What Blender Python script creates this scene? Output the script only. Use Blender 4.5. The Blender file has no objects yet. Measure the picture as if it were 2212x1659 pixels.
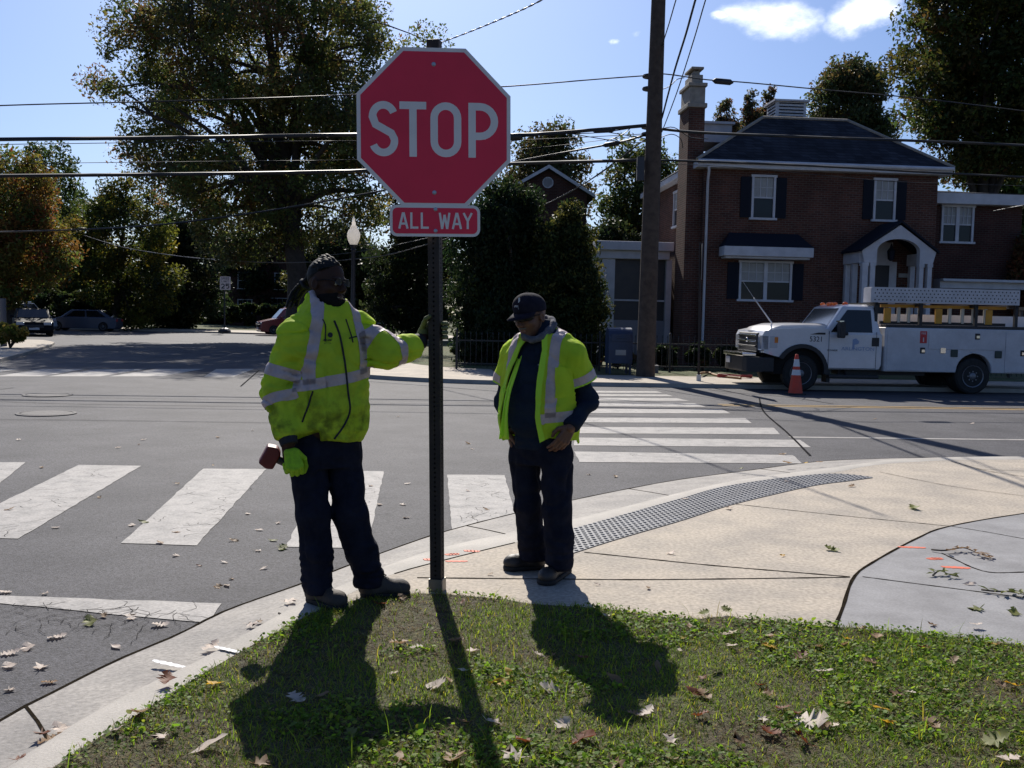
import bpy, bmesh, math, random
import numpy as np
from mathutils import Vector, Matrix, noise as mnoise
from mathutils.geometry import tessellate_polygon

# ------------------------------------------------------------------ camera, sky, sun, exposure
SC = bpy.context.scene
F_PX, CAM_H = 2125.0, 1.5
PITCH = math.atan(147 / 2125.0)
ROLL = math.radians(1.2)
cam_data = bpy.data.cameras.new('camera')
cam_data.sensor_width = 36.0
cam_data.lens = 36.0 * F_PX / 2212.0
cam_data.clip_start = 0.05
cam_data.clip_end = 4000.0
cam = bpy.data.objects.new('camera', cam_data)
SC.collection.objects.link(cam)
CAM_R = Matrix.Rotation(math.pi / 2 - PITCH, 3, 'X') @ Matrix.Rotation(ROLL, 3, 'Z')
cam.matrix_world = Matrix.Translation((0, 0, CAM_H)) @ CAM_R.to_4x4()
SC.camera = cam

SUN_EL, SUN_AZ = math.radians(38.0), math.radians(-10.0)      # azimuth from +Y towards +X
world = bpy.data.worlds.new('World')
SC.world = world
world.use_nodes = True
wn, wl = world.node_tree.nodes, world.node_tree.links
for n in list(wn):
    wn.remove(n)
w_out = wn.new('ShaderNodeOutputWorld')
w_bg = wn.new('ShaderNodeBackground')
w_sky = wn.new('ShaderNodeTexSky')
w_sky.sky_type = 'NISHITA'
w_sky.sun_disc = False
w_sky.sun_elevation = SUN_EL
w_sky.sun_rotation = SUN_AZ
w_sky.altitude = 100
w_sky.air_density = 1.0
w_sky.dust_density = 1.2
w_sky.ozone_density = 1.5
w_bg.inputs['Strength'].default_value = 0.060
w_tc = wn.new('ShaderNodeTexCoord')
# small fair-weather clouds: noise thresholded inside soft lobes around real directions in the sky
def cloud_lobe(direction, sx, sz, nscale, lo, hi, seed):
    d = Vector(direction).normalized()
    right = d.cross(Vector((0, 0, 1))).normalized()
    up = right.cross(d)
    def dotn(v, k):
        n = wn.new('ShaderNodeVectorMath'); n.operation = 'DOT_PRODUCT'
        wl.new(w_tc.outputs['Generated'], n.inputs[0]); n.inputs[1].default_value = v
        m = wn.new('ShaderNodeMath'); m.operation = 'MULTIPLY'
        wl.new(n.outputs['Value'], m.inputs[0]); m.inputs[1].default_value = 1.0 / k
        p = wn.new('ShaderNodeMath'); p.operation = 'POWER'
        a = wn.new('ShaderNodeMath'); a.operation = 'ABSOLUTE'
        wl.new(m.outputs[0], a.inputs[0]); wl.new(a.outputs[0], p.inputs[0]); p.inputs[1].default_value = 2.0
        return p.outputs[0]
    s = wn.new('ShaderNodeMath'); s.operation = 'ADD'
    wl.new(dotn(right, sx), s.inputs[0]); wl.new(dotn(up, sz), s.inputs[1])
    nz = wn.new('ShaderNodeTexNoise'); nz.noise_dimensions = '3D'
    mp = wn.new('ShaderNodeMapping'); mp.inputs['Location'].default_value = (seed, seed * .7, 0)
    mp.inputs['Scale'].default_value = (1, 1, 1.7)
    wl.new(w_tc.outputs['Generated'], mp.inputs[0]); wl.new(mp.outputs[0], nz.inputs['Vector'])
    nz.inputs['Scale'].default_value = nscale; nz.inputs['Detail'].default_value = 7; nz.inputs['Roughness'].default_value = .58
    q = wn.new('ShaderNodeMath'); q.operation = 'MULTIPLY_ADD'
    wl.new(s.outputs[0], q.inputs[0]); q.inputs[1].default_value = -0.30
    wl.new(nz.outputs['Fac'], q.inputs[2])
    r = wn.new('ShaderNodeMapRange'); r.interpolation_type = 'SMOOTHSTEP'
    wl.new(q.outputs[0], r.inputs['Value'])
    r.inputs['From Min'].default_value = lo; r.inputs['From Max'].default_value = hi
    h = wn.new('ShaderNodeVectorMath'); h.operation = 'DOT_PRODUCT'
    wl.new(w_tc.outputs['Generated'], h.inputs[0]); h.inputs[1].default_value = d
    g = wn.new('ShaderNodeMath'); g.operation = 'GREATER_THAN'; wl.new(h.outputs['Value'], g.inputs[0]); g.inputs[1].default_value = 0.0
    m = wn.new('ShaderNodeMath'); m.operation = 'MULTIPLY'; wl.new(r.outputs[0], m.inputs[0]); wl.new(g.outputs[0], m.inputs[1])
    return m.outputs[0]

# ------------------------------------------------------------------ view rays of this camera (used to survey positions off the photograph)
def ray(px, py):
    return CAM_R @ Vector(((px - 1106) / F_PX, -(py - 829.5) / F_PX, -1.0))
def W(px, py, d):
    """world point seen at that pixel of the 2212 px wide photograph, d metres in front"""
    r = ray(px, py); return Vector((0, 0, CAM_H)) + r * (d / r.y)
def G(px, py, z=0.0):
    """point on the level z seen at that pixel"""
    r = ray(px, py); return Vector((0, 0, CAM_H)) + r * ((z - CAM_H) / r.z)

prev = None
for cdir, sx, sz, ns, lo, hi, sd in ((ray(1672, 42), .060, .026, 11, .27, .66, 3.1), (ray(1850, 22), .042, .030, 12, .27, .66, 8.3),
                                     (ray(1560, 35), .018, .008, 14, .36, .62, 2.3),
                                     (ray(1385, 75), .022, .008, 24, .46, .80, 5.2), (ray(1325, 90), .012, .006, 26, .46, .8, 1.7)):
    c = cloud_lobe(cdir, sx, sz, ns, lo, hi, sd)
    if prev is None:
        prev = c
    else:
        m = wn.new('ShaderNodeMath'); m.operation = 'MAXIMUM'; wl.new(prev, m.inputs[0]); wl.new(c, m.inputs[1]); prev = m.outputs[0]
w_tint = wn.new('ShaderNodeMix'); w_tint.data_type = 'RGBA'; w_tint.blend_type = 'MULTIPLY'; w_tint.inputs['Factor'].default_value = 1.0
wl.new(w_sky.outputs[0], w_tint.inputs['A']); w_tint.inputs['B'].default_value = (0.77, 0.95, 1.32, 1)
w_mix = wn.new('ShaderNodeMix'); w_mix.data_type = 'RGBA'
wl.new(prev, w_mix.inputs['Factor'])
wl.new(w_tint.outputs['Result'], w_mix.inputs['A'])
w_mix.inputs['B'].default_value = (26, 26.5, 28, 1)
wl.new(w_mix.outputs['Result'], w_bg.inputs['Color'])
wl.new(w_bg.outputs[0], w_out.inputs['Surface'])

sun_data = bpy.data.lights.new('sun', 'SUN')
sun_data.energy = 5.0
sun_data.angle = math.radians(0.4)
sun_data.color = (1.0, 0.94, 0.85)
sun = bpy.data.objects.new('sun', sun_data)
SC.collection.objects.link(sun)
SUN_DIR = Vector((math.sin(SUN_AZ) * math.cos(SUN_EL), math.cos(SUN_AZ) * math.cos(SUN_EL), math.sin(SUN_EL)))
sun.rotation_euler = SUN_DIR.to_track_quat('Z', 'Y').to_euler()
sun.location = (0, 0, 60)

SC.view_settings.view_transform = 'Standard'
SC.view_settings.look = 'None'
SC.view_settings.exposure = 0.40
SC.view_settings.gamma = 1.0
SC.render.engine = 'CYCLES'
SC.cycles.max_bounces = 6
SC.cycles.diffuse_bounces = 3
SC.cycles.glossy_bounces = 3
SC.cycles.transmission_bounces = 4
SC.cycles.transparent_max_bounces = 6
SC.cycles.caustics_reflective = False
SC.cycles.caustics_refractive = False

# street grid: lateral and depth directions of the crossing
GA = math.radians(4.5)
U = Vector((math.cos(GA), math.sin(GA), 0)); V = Vector((-math.sin(GA), math.cos(GA), 0)); Z = Vector((0, 0, 1))
rnd = random.Random(7)

# ------------------------------------------------------------------ materials
MATS = {}
def mat(name, col, rough=.7, col2=None, scale=8.0, detail=4.0, bump=0.0, bscale=None, metal=0.0, spec=.5, lo=.35, hi=.65,
        coat=0.0, trans=None, emit=None, coords='Object', alpha=None, speck=None):
    """procedural principled material: two colours mixed by noise, optional bump, optional light through thin cloth or leaves"""
    if name in MATS:
        return MATS[name]
    m = bpy.data.materials.new(name); m.use_nodes = True
    nt = m.node_tree; N, L = nt.nodes, nt.links
    p = N['Principled BSDF']
    p.inputs['Roughness'].default_value = rough
    p.inputs['Metallic'].default_value = metal
    p.inputs['Specular IOR Level'].default_value = spec
    p.inputs['Coat Weight'].default_value = coat
    p.inputs['Coat Roughness'].default_value = .06
    p.inputs['Base Color'].default_value = (*col, 1)
    tc = N.new('ShaderNodeTexCoord')
    csock = None
    if col2 is not None:
        nz = N.new('ShaderNodeTexNoise'); nz.inputs['Scale'].default_value = scale; nz.inputs['Detail'].default_value = detail
        nz.inputs['Roughness'].default_value = .6
        L.new(tc.outputs[coords], nz.inputs['Vector'])
        r = N.new('ShaderNodeMapRange'); r.inputs['From Min'].default_value = lo; r.inputs['From Max'].default_value = hi
        L.new(nz.outputs['Fac'], r.inputs['Value'])
        mx = N.new('ShaderNodeMix'); mx.data_type = 'RGBA'
        L.new(r.outputs[0], mx.inputs['Factor'])
        mx.inputs['A'].default_value = (*col, 1); mx.inputs['B'].default_value = (*col2, 1)
        csock = mx.outputs['Result']
        if speck:
            n2 = N.new('ShaderNodeTexNoise'); n2.inputs['Scale'].default_value = speck[0]; n2.inputs['Detail'].default_value = 2
            L.new(tc.outputs[coords], n2.inputs['Vector'])
            r2 = N.new('ShaderNodeMapRange'); r2.inputs['From Min'].default_value = .3; r2.inputs['From Max'].default_value = .7
            r2.inputs['To Min'].default_value = 1 - speck[1]; r2.inputs['To Max'].default_value = 1 + speck[1]
            L.new(n2.outputs['Fac'], r2.inputs['Value'])
            m2 = N.new('ShaderNodeMix'); m2.data_type = 'RGBA'; m2.blend_type = 'MULTIPLY'; m2.inputs['Factor'].default_value = 1
            L.new(csock, m2.inputs['A']); L.new(r2.outputs[0], m2.inputs['B']); csock = m2.outputs['Result']
        L.new(csock, p.inputs['Base Color'])
    if bump:
        nb = N.new('ShaderNodeTexNoise'); nb.inputs['Scale'].default_value = bscale or scale * 4; nb.inputs['Detail'].default_value = 4
        L.new(tc.outputs[coords], nb.inputs['Vector'])
        b = N.new('ShaderNodeBump'); b.inputs['Strength'].default_value = 1.0; b.inputs['Distance'].default_value = bump
        L.new(nb.outputs['Fac'], b.inputs['Height']); L.new(b.outputs[0], p.inputs['Normal'])
    if emit:
        p.inputs['Emission Color'].default_value = (*emit[:3], 1); p.inputs['Emission Strength'].default_value = emit[3]
    if trans:
        t = N.new('ShaderNodeBsdfTranslucent'); t.inputs['Color'].default_value = (*trans[:3], 1)
        ms = N.new('ShaderNodeMixShader'); ms.inputs[0].default_value = trans[3]
        L.new(p.outputs[0], ms.inputs[1]); L.new(t.outputs[0], ms.inputs[2])
        L.new(ms.outputs[0], N['Material Output'].inputs['Surface'])
    MATS[name] = m
    return m

def leaf_mat(name, tfac=.45, rough=.55, tgain=1.5):
    """leaf colour comes from each leaf's own colour attribute; sunlight passes through the blade"""
    if name in MATS:
        return MATS[name]
    m = bpy.data.materials.new(name); m.use_nodes = True
    N, L = m.node_tree.nodes, m.node_tree.links
    p = N['Principled BSDF']; p.inputs['Roughness'].default_value = rough; p.inputs['Specular IOR Level'].default_value = .2
    a = N.new('ShaderNodeAttribute'); a.attribute_name = 'leaf_colour'
    L.new(a.outputs['Color'], p.inputs['Base Color'])
    g = N.new('ShaderNodeMix'); g.data_type = 'RGBA'; g.blend_type = 'MULTIPLY'; g.inputs['Factor'].default_value = 1
    L.new(a.outputs['Color'], g.inputs['A']); g.inputs['B'].default_value = (tgain, tgain, tgain * .8, 1)
    t = N.new('ShaderNodeBsdfTranslucent'); L.new(g.outputs['Result'], t.inputs['Color'])
    ms = N.new('ShaderNodeMixShader'); ms.inputs[0].default_value = tfac
    L.new(p.outputs[0], ms.inputs[1]); L.new(t.outputs[0], ms.inputs[2])
    L.new(ms.outputs[0], N['Material Output'].inputs['Surface'])
    MATS[name] = m
    return m

# ------------------------------------------------------------------ objects
def tag(o, label=None, cat=None, group=None, kind=None):
    if label: o['label'] = label
    if cat: o['category'] = cat
    if group: o['group'] = group
    if kind: o['kind'] = kind
    return o
WM = {}
def empty(name, loc, label=None, cat=None, group=None, rz=0.0):
    o = bpy.data.objects.new(name, None); SC.collection.objects.link(o)
    o.location = loc; o.rotation_euler = (0, 0, rz); o.empty_display_size = .2
    WM[o.name] = Matrix.Translation(loc) @ Matrix.Rotation(rz, 4, 'Z')
    return tag(o, label, cat, group)
def copy_tree(o, parent=None):
    c = o.copy(); SC.collection.objects.link(c)
    if parent is not None: c.parent = parent
    for ch in list(o.children): copy_tree(ch, c)
    return c

class MB:
    """collects shapes; build() links them as ONE mesh object"""
    def __init__(s): s.v = []; s.f = []; s.m = []; s.cur = 0
    def add(s, vs, fs):
        b = len(s.v); s.v += [Vector(v) for v in vs]
        for f in fs: s.f.append([b + i for i in f]); s.m.append(s.cur)
        return s
    def box(s, c, size, rz=0.0, rot=None):
        R = rot if rot is not None else Matrix.Rotation(rz, 3, 'Z')
        c = Vector(c); hx, hy, hz = [k / 2 for k in size]
        vs = [c + R @ Vector((x * hx, y * hy, z * hz)) for x in (-1, 1) for y in (-1, 1) for z in (-1, 1)]
        return s.add(vs, [(0, 1, 3, 2), (4, 6, 7, 5), (0, 4, 5, 1), (2, 3, 7, 6), (0, 2, 6, 4), (1, 5, 7, 3)])
    def bb(s, x0, x1, y0, y1, z0, z1):
        return s.box(((x0 + x1) / 2, (y0 + y1) / 2, (z0 + z1) / 2), (abs(x1 - x0), abs(y1 - y0), abs(z1 - z0)))
    def cyl(s, a, b, r0, r1=None, n=12, caps=True):
        return s.tube([a, b], [r0, r0 if r1 is None else r1], n, caps)
    def tube(s, pts, rad, n=8, caps=True, flat=None):
        pts = [Vector(p) for p in pts]
        if not hasattr(rad, '__len__'): rad = [rad] * len(pts)
        vs = []; prev = None
        for i, p in enumerate(pts):
            t = (pts[min(i + 1, len(pts) - 1)] - pts[max(i - 1, 0)])
            t = t.normalized() if t.length > 1e-9 else Vector((0, 0, 1))
            if prev is None:
                a = Vector((0, 0, 1)) if abs(t.z) < .9 else Vector((1, 0, 0))
                x = (a - t * a.dot(t)).normalized()
            else:
                x = prev - t * prev.dot(t)
                x = x.normalized() if x.length > 1e-6 else t.orthogonal().normalized()
            prev = x; y = t.cross(x)
            for k in range(n):
                a = 2 * math.pi * k / n
                vs.append(p + (x * math.cos(a) + y * math.sin(a)) * rad[i])
        fs = []
        for i in range(len(pts) - 1):
            for k in range(n):
                k2 = (k + 1) % n
                fs.append((i * n + k, i * n + k2, (i + 1) * n + k2, (i + 1) * n + k))
        if caps:
            fs.append(tuple(range(n - 1, -1, -1))); fs.append(tuple((len(pts) - 1) * n + k for k in range(n)))
        return s.add(vs, fs)
    def lathe(s, c, prof, n=20, axis=Z, xdir=None):
        """prof: (radius, height along axis)"""
        c = Vector(c); axis = Vector(axis).normalized()
        x = Vector(xdir) if xdir else axis.orthogonal().normalized(); y = axis.cross(x)
        vs = []
        for r, h in prof:
            for k in range(n):
                a = 2 * math.pi * k / n
                vs.append(c + axis * h + (x * math.cos(a) + y * math.sin(a)) * max(r, 1e-4))
        fs = []
        for i in range(len(prof) - 1):
            for k in range(n):
                k2 = (k + 1) % n
                fs.append((i * n + k, i * n + k2, (i + 1) * n + k2, (i + 1) * n + k))
        fs.append(tuple(range(n - 1, -1, -1))); fs.append(tuple((len(prof) - 1) * n + k for k in range(n)))
        return s.add(vs, fs)
    def prism(s, poly, o, x, y, h):
        """2D polygon in the plane (o; x, y) extruded by the vector h"""
        o, x, y, h = Vector(o), Vector(x), Vector(y), Vector(h)
        a = [o + x * p[0] + y * p[1] for p in poly]; n = len(a)
        tris = tessellate_polygon([[Vector((p[0], p[1], 0)) for p in poly]])
        fs = [tuple(t) for t in tris] + [tuple(i + n for i in reversed(t)) for t in tris]
        fs += [(i, (i + 1) % n, (i + 1) % n + n, i + n) for i in range(n)]
        return s.add(a + [p + h for p in a], fs)
    def sheet(s, poly, o=(0, 0, 0), x=(1, 0, 0), y=(0, 1, 0)):
        o, x, y = Vector(o), Vector(x), Vector(y)
        a = [o + x * p[0] + y * p[1] for p in poly]
        tris = tessellate_polygon([[Vector((p[0], p[1], 0)) for p in poly]])
        return s.add(a, [tuple(t) for t in tris])
    def ribbon(s, pts, w, z=None):
        """flat strip on the ground along pts"""
        pts = [Vector(p) for p in pts]; vs = []
        ws = w if hasattr(w, '__len__') else [w] * len(pts)
        for i, p in enumerate(pts):
            t = pts[min(i + 1, len(pts) - 1)] - pts[max(i - 1, 0)]
            n = Vector((-t.y, t.x, 0)).normalized() * ws[i] / 2
            q = p if z is None else Vector((p.x, p.y, z))
            vs += [q - n, q + n]
        return s.add(vs, [(2 * i, 2 * i + 2, 2 * i + 3, 2 * i + 1) for i in range(len(pts) - 1)])
    def sphere(s, c, r, n=12, m=8, R=None):
        c = Vector(c); r = Vector(r) if hasattr(r, '__len__') else Vector((r, r, r)); vs = []
        for i in range(m + 1):
            ph = math.pi * i / m
            for k in range(n):
                a = 2 * math.pi * k / n
                q = Vector((r.x * max(math.sin(ph), 1e-4) * math.cos(a), r.y * max(math.sin(ph), 1e-4) * math.sin(a), r.z * math.cos(ph)))
                vs.append(c + (R @ q if R is not None else q))
        fs = [(i * n + k, (i + 1) * n + k, (i + 1) * n + (k + 1) % n, i * n + (k + 1) % n) for i in range(m) for k in range(n)]
        return s.add(vs, fs)
    def build(s, name, mats, parent=None, world=False, smooth=None, bevel=0.0, fix=True, keep=False):
        me = bpy.data.meshes.new(name)
        vs = s.v; loc = None
        if parent is not None and world:
            q = parent; M = Matrix.Identity(4)
            while q is not None:
                M = (WM.get(q.name) or Matrix.Identity(4)) @ M; q = q.parent
            Mi = M.inverted(); vs = [Mi @ v for v in vs]
        if parent is None and vs and not keep:
            xs = [v.x for v in vs]; ys = [v.y for v in vs]; zs = [v.z for v in vs]
            loc = Vector(((min(xs) + max(xs)) / 2, (min(ys) + max(ys)) / 2, min(zs))); vs = [v - loc for v in vs]
        me.from_pydata([tuple(v) for v in vs], [], s.f)
        for m in (mats if isinstance(mats, (list, tuple)) else [mats]): me.materials.append(m)
        if any(s.m): me.polygons.foreach_set('material_index', s.m)
        o = bpy.data.objects.new(name, me); SC.collection.objects.link(o)
        if parent is not None: o.parent = parent
        if loc is not None: o.location = loc; WM[o.name] = Matrix.Translation(loc)
        if fix:
            bm = bmesh.new(); bm.from_mesh(me); bmesh.ops.recalc_face_normals(bm, faces=bm.faces)
            bm.to_mesh(me); bm.free()
        if smooth is not None: smooth_by_angle(me, smooth)
        if bevel:
            md = o.modifiers.new('bevel', 'BEVEL'); md.width = bevel; md.segments = 2; md.limit_method = 'ANGLE'; md.angle_limit = .6
        return o
def smooth_by_angle(me, deg=35):
    me.polygons.foreach_set('use_smooth', [True] * len(me.polygons))
    bm = bmesh.new(); bm.from_mesh(me); lim = math.radians(deg)
    for e in bm.edges:
        if len(e.link_faces) == 2 and e.calc_face_angle(0) > lim: e.smooth = False
    bm.to_mesh(me); bm.free()

def np_mesh(name, V_, Fq, mats, parent=None, smooth=True, cols=None, attr='leaf_colour', midx=None, per_face=True):
    """fast mesh from arrays: V_ (n,3), Fq (m,3|4); cols: colour of each face (m,3) or of each vertex"""
    me = bpy.data.meshes.new(name); V_ = np.asarray(V_, np.float32); Fq = np.asarray(Fq, np.int32); k = Fq.shape[1]
    me.vertices.add(len(V_)); me.vertices.foreach_set('co', V_.ravel())
    me.loops.add(Fq.size); me.loops.foreach_set('vertex_index', Fq.ravel())
    me.polygons.add(len(Fq)); me.polygons.foreach_set('loop_start', np.arange(0, Fq.size, k, dtype=np.int32))
    me.polygons.foreach_set('loop_total', np.full(len(Fq), k, np.int32))
    me.update(calc_edges=True)
    for m in (mats if isinstance(mats, (list, tuple)) else [mats]): me.materials.append(m)
    if midx is not None: me.polygons.foreach_set('material_index', np.asarray(midx, np.int32))
    if smooth: me.polygons.foreach_set('use_smooth', np.ones(len(Fq), bool))
    if cols is not None:
        dom = 'FACE' if per_face else 'POINT'
        a = me.attributes.new(attr, 'FLOAT_COLOR', dom)
        c4 = np.ones((len(cols), 4), np.float32); c4[:, :3] = cols
        a.data.foreach_set('color', c4.ravel())
    me.validate()
    o = bpy.data.objects.new(name, me); SC.collection.objects.link(o)
    if parent is not None: o.parent = parent
    return o

def spline(pts, n):
    """Catmull-Rom through pts, n samples"""
    P_ = [Vector(p) for p in pts]; out = []
    d = [0]
    for i in range(1, len(P_)): d.append(d[-1] + max((P_[i] - P_[i - 1]).length, 1e-6))
    for k in range(n):
        t = d[-1] * k / (n - 1); i = 0
        while i < len(d) - 2 and t > d[i + 1]: i += 1
        u = (t - d[i]) / (d[i + 1] - d[i])
        p0, p1, p2, p3 = P_[max(i - 1, 0)], P_[i], P_[i + 1], P_[min(i + 2, len(P_) - 1)]
        out.append(.5 * ((2 * p1) + (p2 - p0) * u + (2 * p0 - 5 * p1 + 4 * p2 - p3) * u * u + (3 * p1 - p0 - 3 * p2 + p3) * u ** 3))
    return out

def text_mesh(txt, size, width_scale=1.0, depth=.002, bold=0.0):
    """(verts, faces) of a line of lettering in its own plane, centred"""
    c = bpy.data.curves.new('lettering', 'FONT'); c.body = txt; c.size = size; c.extrude = depth / 2; c.offset = bold
    c.align_x = 'CENTER'; c.align_y = 'CENTER'; c.resolution_u = 3
    o = bpy.data.objects.new('lettering', c); SC.collection.objects.link(o)
    dg = bpy.context.evaluated_depsgraph_get(); e = o.evaluated_get(dg); me = e.to_mesh()
    vs = [Vector((v.co.x * width_scale, v.co.y, v.co.z)) for v in me.vertices]; fs = [tuple(p.vertices) for p in me.polygons]
    e.to_mesh_clear(); bpy.data.objects.remove(o); bpy.data.curves.remove(c)
    return vs, fs
def put_text(mb, txt, size, o, x, y, ws=1.0, depth=.002, bold=0.0):
    vs, fs = text_mesh(txt, size, ws, depth, bold); o, x, y = Vector(o), Vector(x).normalized(), Vector(y).normalized(); n = x.cross(y)
    mb.add([o + x * v.x + y * v.y + n * v.z for v in vs], fs)
# ------------------------------------------------------------------ ground, road, kerbs, pavements
RZ = -0.10
def asphalt_mat():
    m = mat('asphalt', (.046, .045, .051), .80, (.086, .083, .090), 1.1, 8, spec=.28, bump=.006, bscale=120, speck=(75, .55), lo=.3, hi=.7)
    return m
M_CONC = mat('pale_concrete', (.41, .35, .275), .85, (.235, .21, .18), 1.9, 12, lo=.40, hi=.78, bump=.0015, bscale=120, speck=(42, .24))
M_GREYCONC = mat('grey_concrete', (.27, .265, .265), .85, (.19, .185, .185), 3.2, 10, bump=.0015, bscale=120, speck=(80, .12))
M_GUTTER = mat('gutter_concrete', (.31, .285, .255), .82, (.21, .195, .18), 2.4, 10, bump=.003, bscale=70, speck=(45, .22))
M_KERB = mat('kerb_concrete', (.38, .35, .31), .8, (.29, .27, .24), 3.0, 8, bump=.002, bscale=100, speck=(80, .10))
M_JOINT = mat('joint_dirt', (.012, .010, .008), 1.0, (.03, .024, .016), 30, 4, spec=0.0)
M_ROADPAINT = mat('worn_road_paint', (.33, .31, .29), .8, (.17, .165, .16), 7, 10, lo=.42, hi=.80, speck=(55, .20), bump=.002, bscale=60)
M_YELLOW = mat('yellow_road_paint', (.42, .25, .05), .7, (.30, .19, .06), 5, 6)
M_LAWN = mat('lawn_soil', (.050, .040, .020), .95, (.058, .062, .018), 7, 8, bump=.02, bscale=40, speck=(60, .5))
M_FARLAWN = mat('far_lawn', (.045, .075, .014), .95, (.10, .085, .035), 1.2, 8, bump=.03, bscale=30, speck=(25, .4))

def px(pts, z): return [G(a, b, z) for a, b in pts]
def P2(pts): return [(p.x, p.y) for p in pts]
BIG = 1500
mb = MB(); mb.sheet([(-BIG, -BIG), (BIG, -BIG), (BIG, BIG), (-BIG, BIG)], (0, 0, RZ - .03))
tag(mb.build('ground', M_FARLAWN, keep=True), kind='structure')
mb = MB(); mb.sheet([(-75, -30), (75, -30), (75, 70), (-75, 95)], (0, 0, RZ))
tag(mb.build('road', asphalt_mat(), keep=True), kind='structure')

# three lines of the near corner's kerb: asphalt edge, gutter line, back of kerb
LA = px([(-420, 1900), (-160, 1680), (0, 1557), (128, 1489), (256, 1425), (384, 1371), (491, 1318), (649, 1262), (760, 1219), (860, 1182), (959, 1149), (1104, 1111),
         (1235, 1081), (1352, 1057), (1469, 1036), (1605, 1018), (1733, 1001), (1797, 995), (1900, 991), (2000, 989), (2212, 988)], RZ + .004)
LBp = [(-380, 2030, -.07), (-150, 1800, -.07), (13, 1659, -.07), (239, 1518, -.07), (427, 1433, -.07), (555, 1356, -.065), (649, 1303, -.06), (765, 1254, -.05), (850, 1216, -.04), (950, 1184, -.03),
       (1050, 1161, -.025), (1130, 1146, -.025), (1235, 1122, -.025), (1352, 1094, -.025), (1469, 1064, -.025), (1605, 1035, -.025), (1797, 1010, -.03), (1904, 996, -.04), (2000, 991.5, -.05), (2212, 990, -.06)]
LB = [G(a, b, c) for a, b, c in LBp]
LC = px([(-300, 2080), (-90, 1830), (73, 1689), (270, 1560), (427, 1462), (560, 1385), (649, 1338), (765, 1278), (850, 1240), (959, 1210), (1051, 1187), (1121, 1170), (1235, 1143), (1352, 1110),
         (1469, 1077), (1563, 1051), (1691, 1032), (1797, 1021), (1904, 1003), (2054, 994), (2212, 992.5)], 0.0)
def extend(L, d, n=40): return L + [L[-1] + (L[-1] - L[-2]).normalized() * 0 + d * n]
UE = (G(2212, 990, 0) - G(2100, 990.5, 0)); UE.z = 0; UE.normalize(); UE = U
LA = extend(spline(LA, 90), UE); LB = extend(spline(LB, 90), UE); LC = extend(spline(LC, 90), UE)
mb = MB()
vs = [v for p in zip(LA, LB) for v in p]
mb.add(vs, [(2 * i, 2 * i + 2, 2 * i + 3, 2 * i + 1) for i in range(len(LA) - 1)])
tag(mb.build('gutter_pavement', M_GUTTER, keep=True, smooth=50), kind='structure')
mb = MB()
vs = []
for b, c in zip(LB, LC):
    up = c.z - b.z
    m1 = b.lerp(c, .32); m1.z = b.z + up * .72 if up > .04 else b.z + up * .4
    m2 = b.lerp(c, .5); m2.z = c.z
    vs += [b, m1, m2, c]
mb.add(vs, [(4 * i + j, 4 * i + 4 + j, 4 * i + 5 + j, 4 * i + 1 + j) for i in range(len(LB) - 1) for j in range(3)])
tag(mb.build('kerb', M_KERB, keep=True, smooth=50), kind='structure')

GRASS_EDGE = px([(-300, 2080), (-90, 1835), (73, 1692), (214, 1596), (299, 1545), (427, 1466), (547, 1397), (649, 1340), (700, 1316), (760, 1300), (850, 1288), (893, 1284), (981, 1287),
                 (1086, 1297), (1156, 1307), (1315, 1318), (1402, 1332), (1512, 1339), (1563, 1335), (1802, 1356), (1990, 1371), (2212, 1397)], 0.0)
GE = spline(GRASS_EDGE, 120)
GE_far = GE[-1] + (GE[-1] - GE[-14]).normalized() * 25
i0 = min(range(len(LC)), key=lambda i: (LC[i] - G(649, 1338, 0)).length)
j0 = min(range(len(GE)), key=lambda i: (GE[i] - G(649, 1340, 0)).length)
side_poly = LC[i0:-1] + [LC[-1], GE_far + Vector((4, 0, 0))] + list(reversed(GE[j0:]))
for i, p in enumerate(side_poly): p = Vector(p)
mb = MB(); mb.sheet(P2(side_poly), (0, 0, -.0005))
tag(mb.build('pavement', M_CONC, keep=True), kind='structure')
lawn_poly = [p.copy() for p in GE] + [GE_far, Vector((28, -30, 0)), Vector((-2.4, -30, 0))]
mb = MB(); mb.sheet(P2(lawn_poly), (0, 0, .006))
tag(mb.build('lawn_ground', M_LAWN, keep=True), kind='structure')
# greyer slab beyond the curved joint
JD = spline(px([(1802, 1358), (1819, 1318), (1844, 1249), (1887, 1215), (1981, 1164), (2050, 1138), (2212, 1110), (2420, 1085)], 0), 40)
gp = JD + [Vector((16, 8.2, 0)), Vector((16, 5.6, 0)), GE_far] + [p for p in reversed(GE) if p.x > G(1802, 1356, 0).x + .01]
mb = MB(); mb.sheet(P2(gp), (0, 0, .003))
tag(mb.build('grey_pavement', M_GREYCONC, keep=True), kind='structure')
mb = MB()
for pts, w in (([(901, 1248), (1200, 1251), (1434, 1252), (1836, 1247)], .012), ([(1262, 1193), (1512, 1219), (1700, 1235), (1836, 1246)], .012),
               ([(1588, 1089), (1800, 1112), (2045, 1136)], .008), ([(1863, 1247), (2040, 1270), (2212, 1292), (2400, 1316)], .009),
               ([(2034, 1196), (2070, 1213), (2103, 1228), (2143, 1238), (2212, 1237), (2300, 1234)], .011), ([(2045, 1136), (2130, 1150), (2212, 1165)], .007),
               ([(1900, 1020), (2050, 1050), (2212, 1072)], .007), ([(2054, 997), (2130, 1017), (2212, 1030)], .009), ([(2120, 1014), (2212, 1018)], .007)):
    mb.ribbon(spline(px(pts, 0), 30), [1.35 * w * (1 + .25 * math.sin(i * 2.3) + .2 * math.sin(i * 5.1)) for i in range(30)], .0014 if max(a for a, b in pts) < 2050 and min(a for a, b in pts) < 1860 else .0046)
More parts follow.
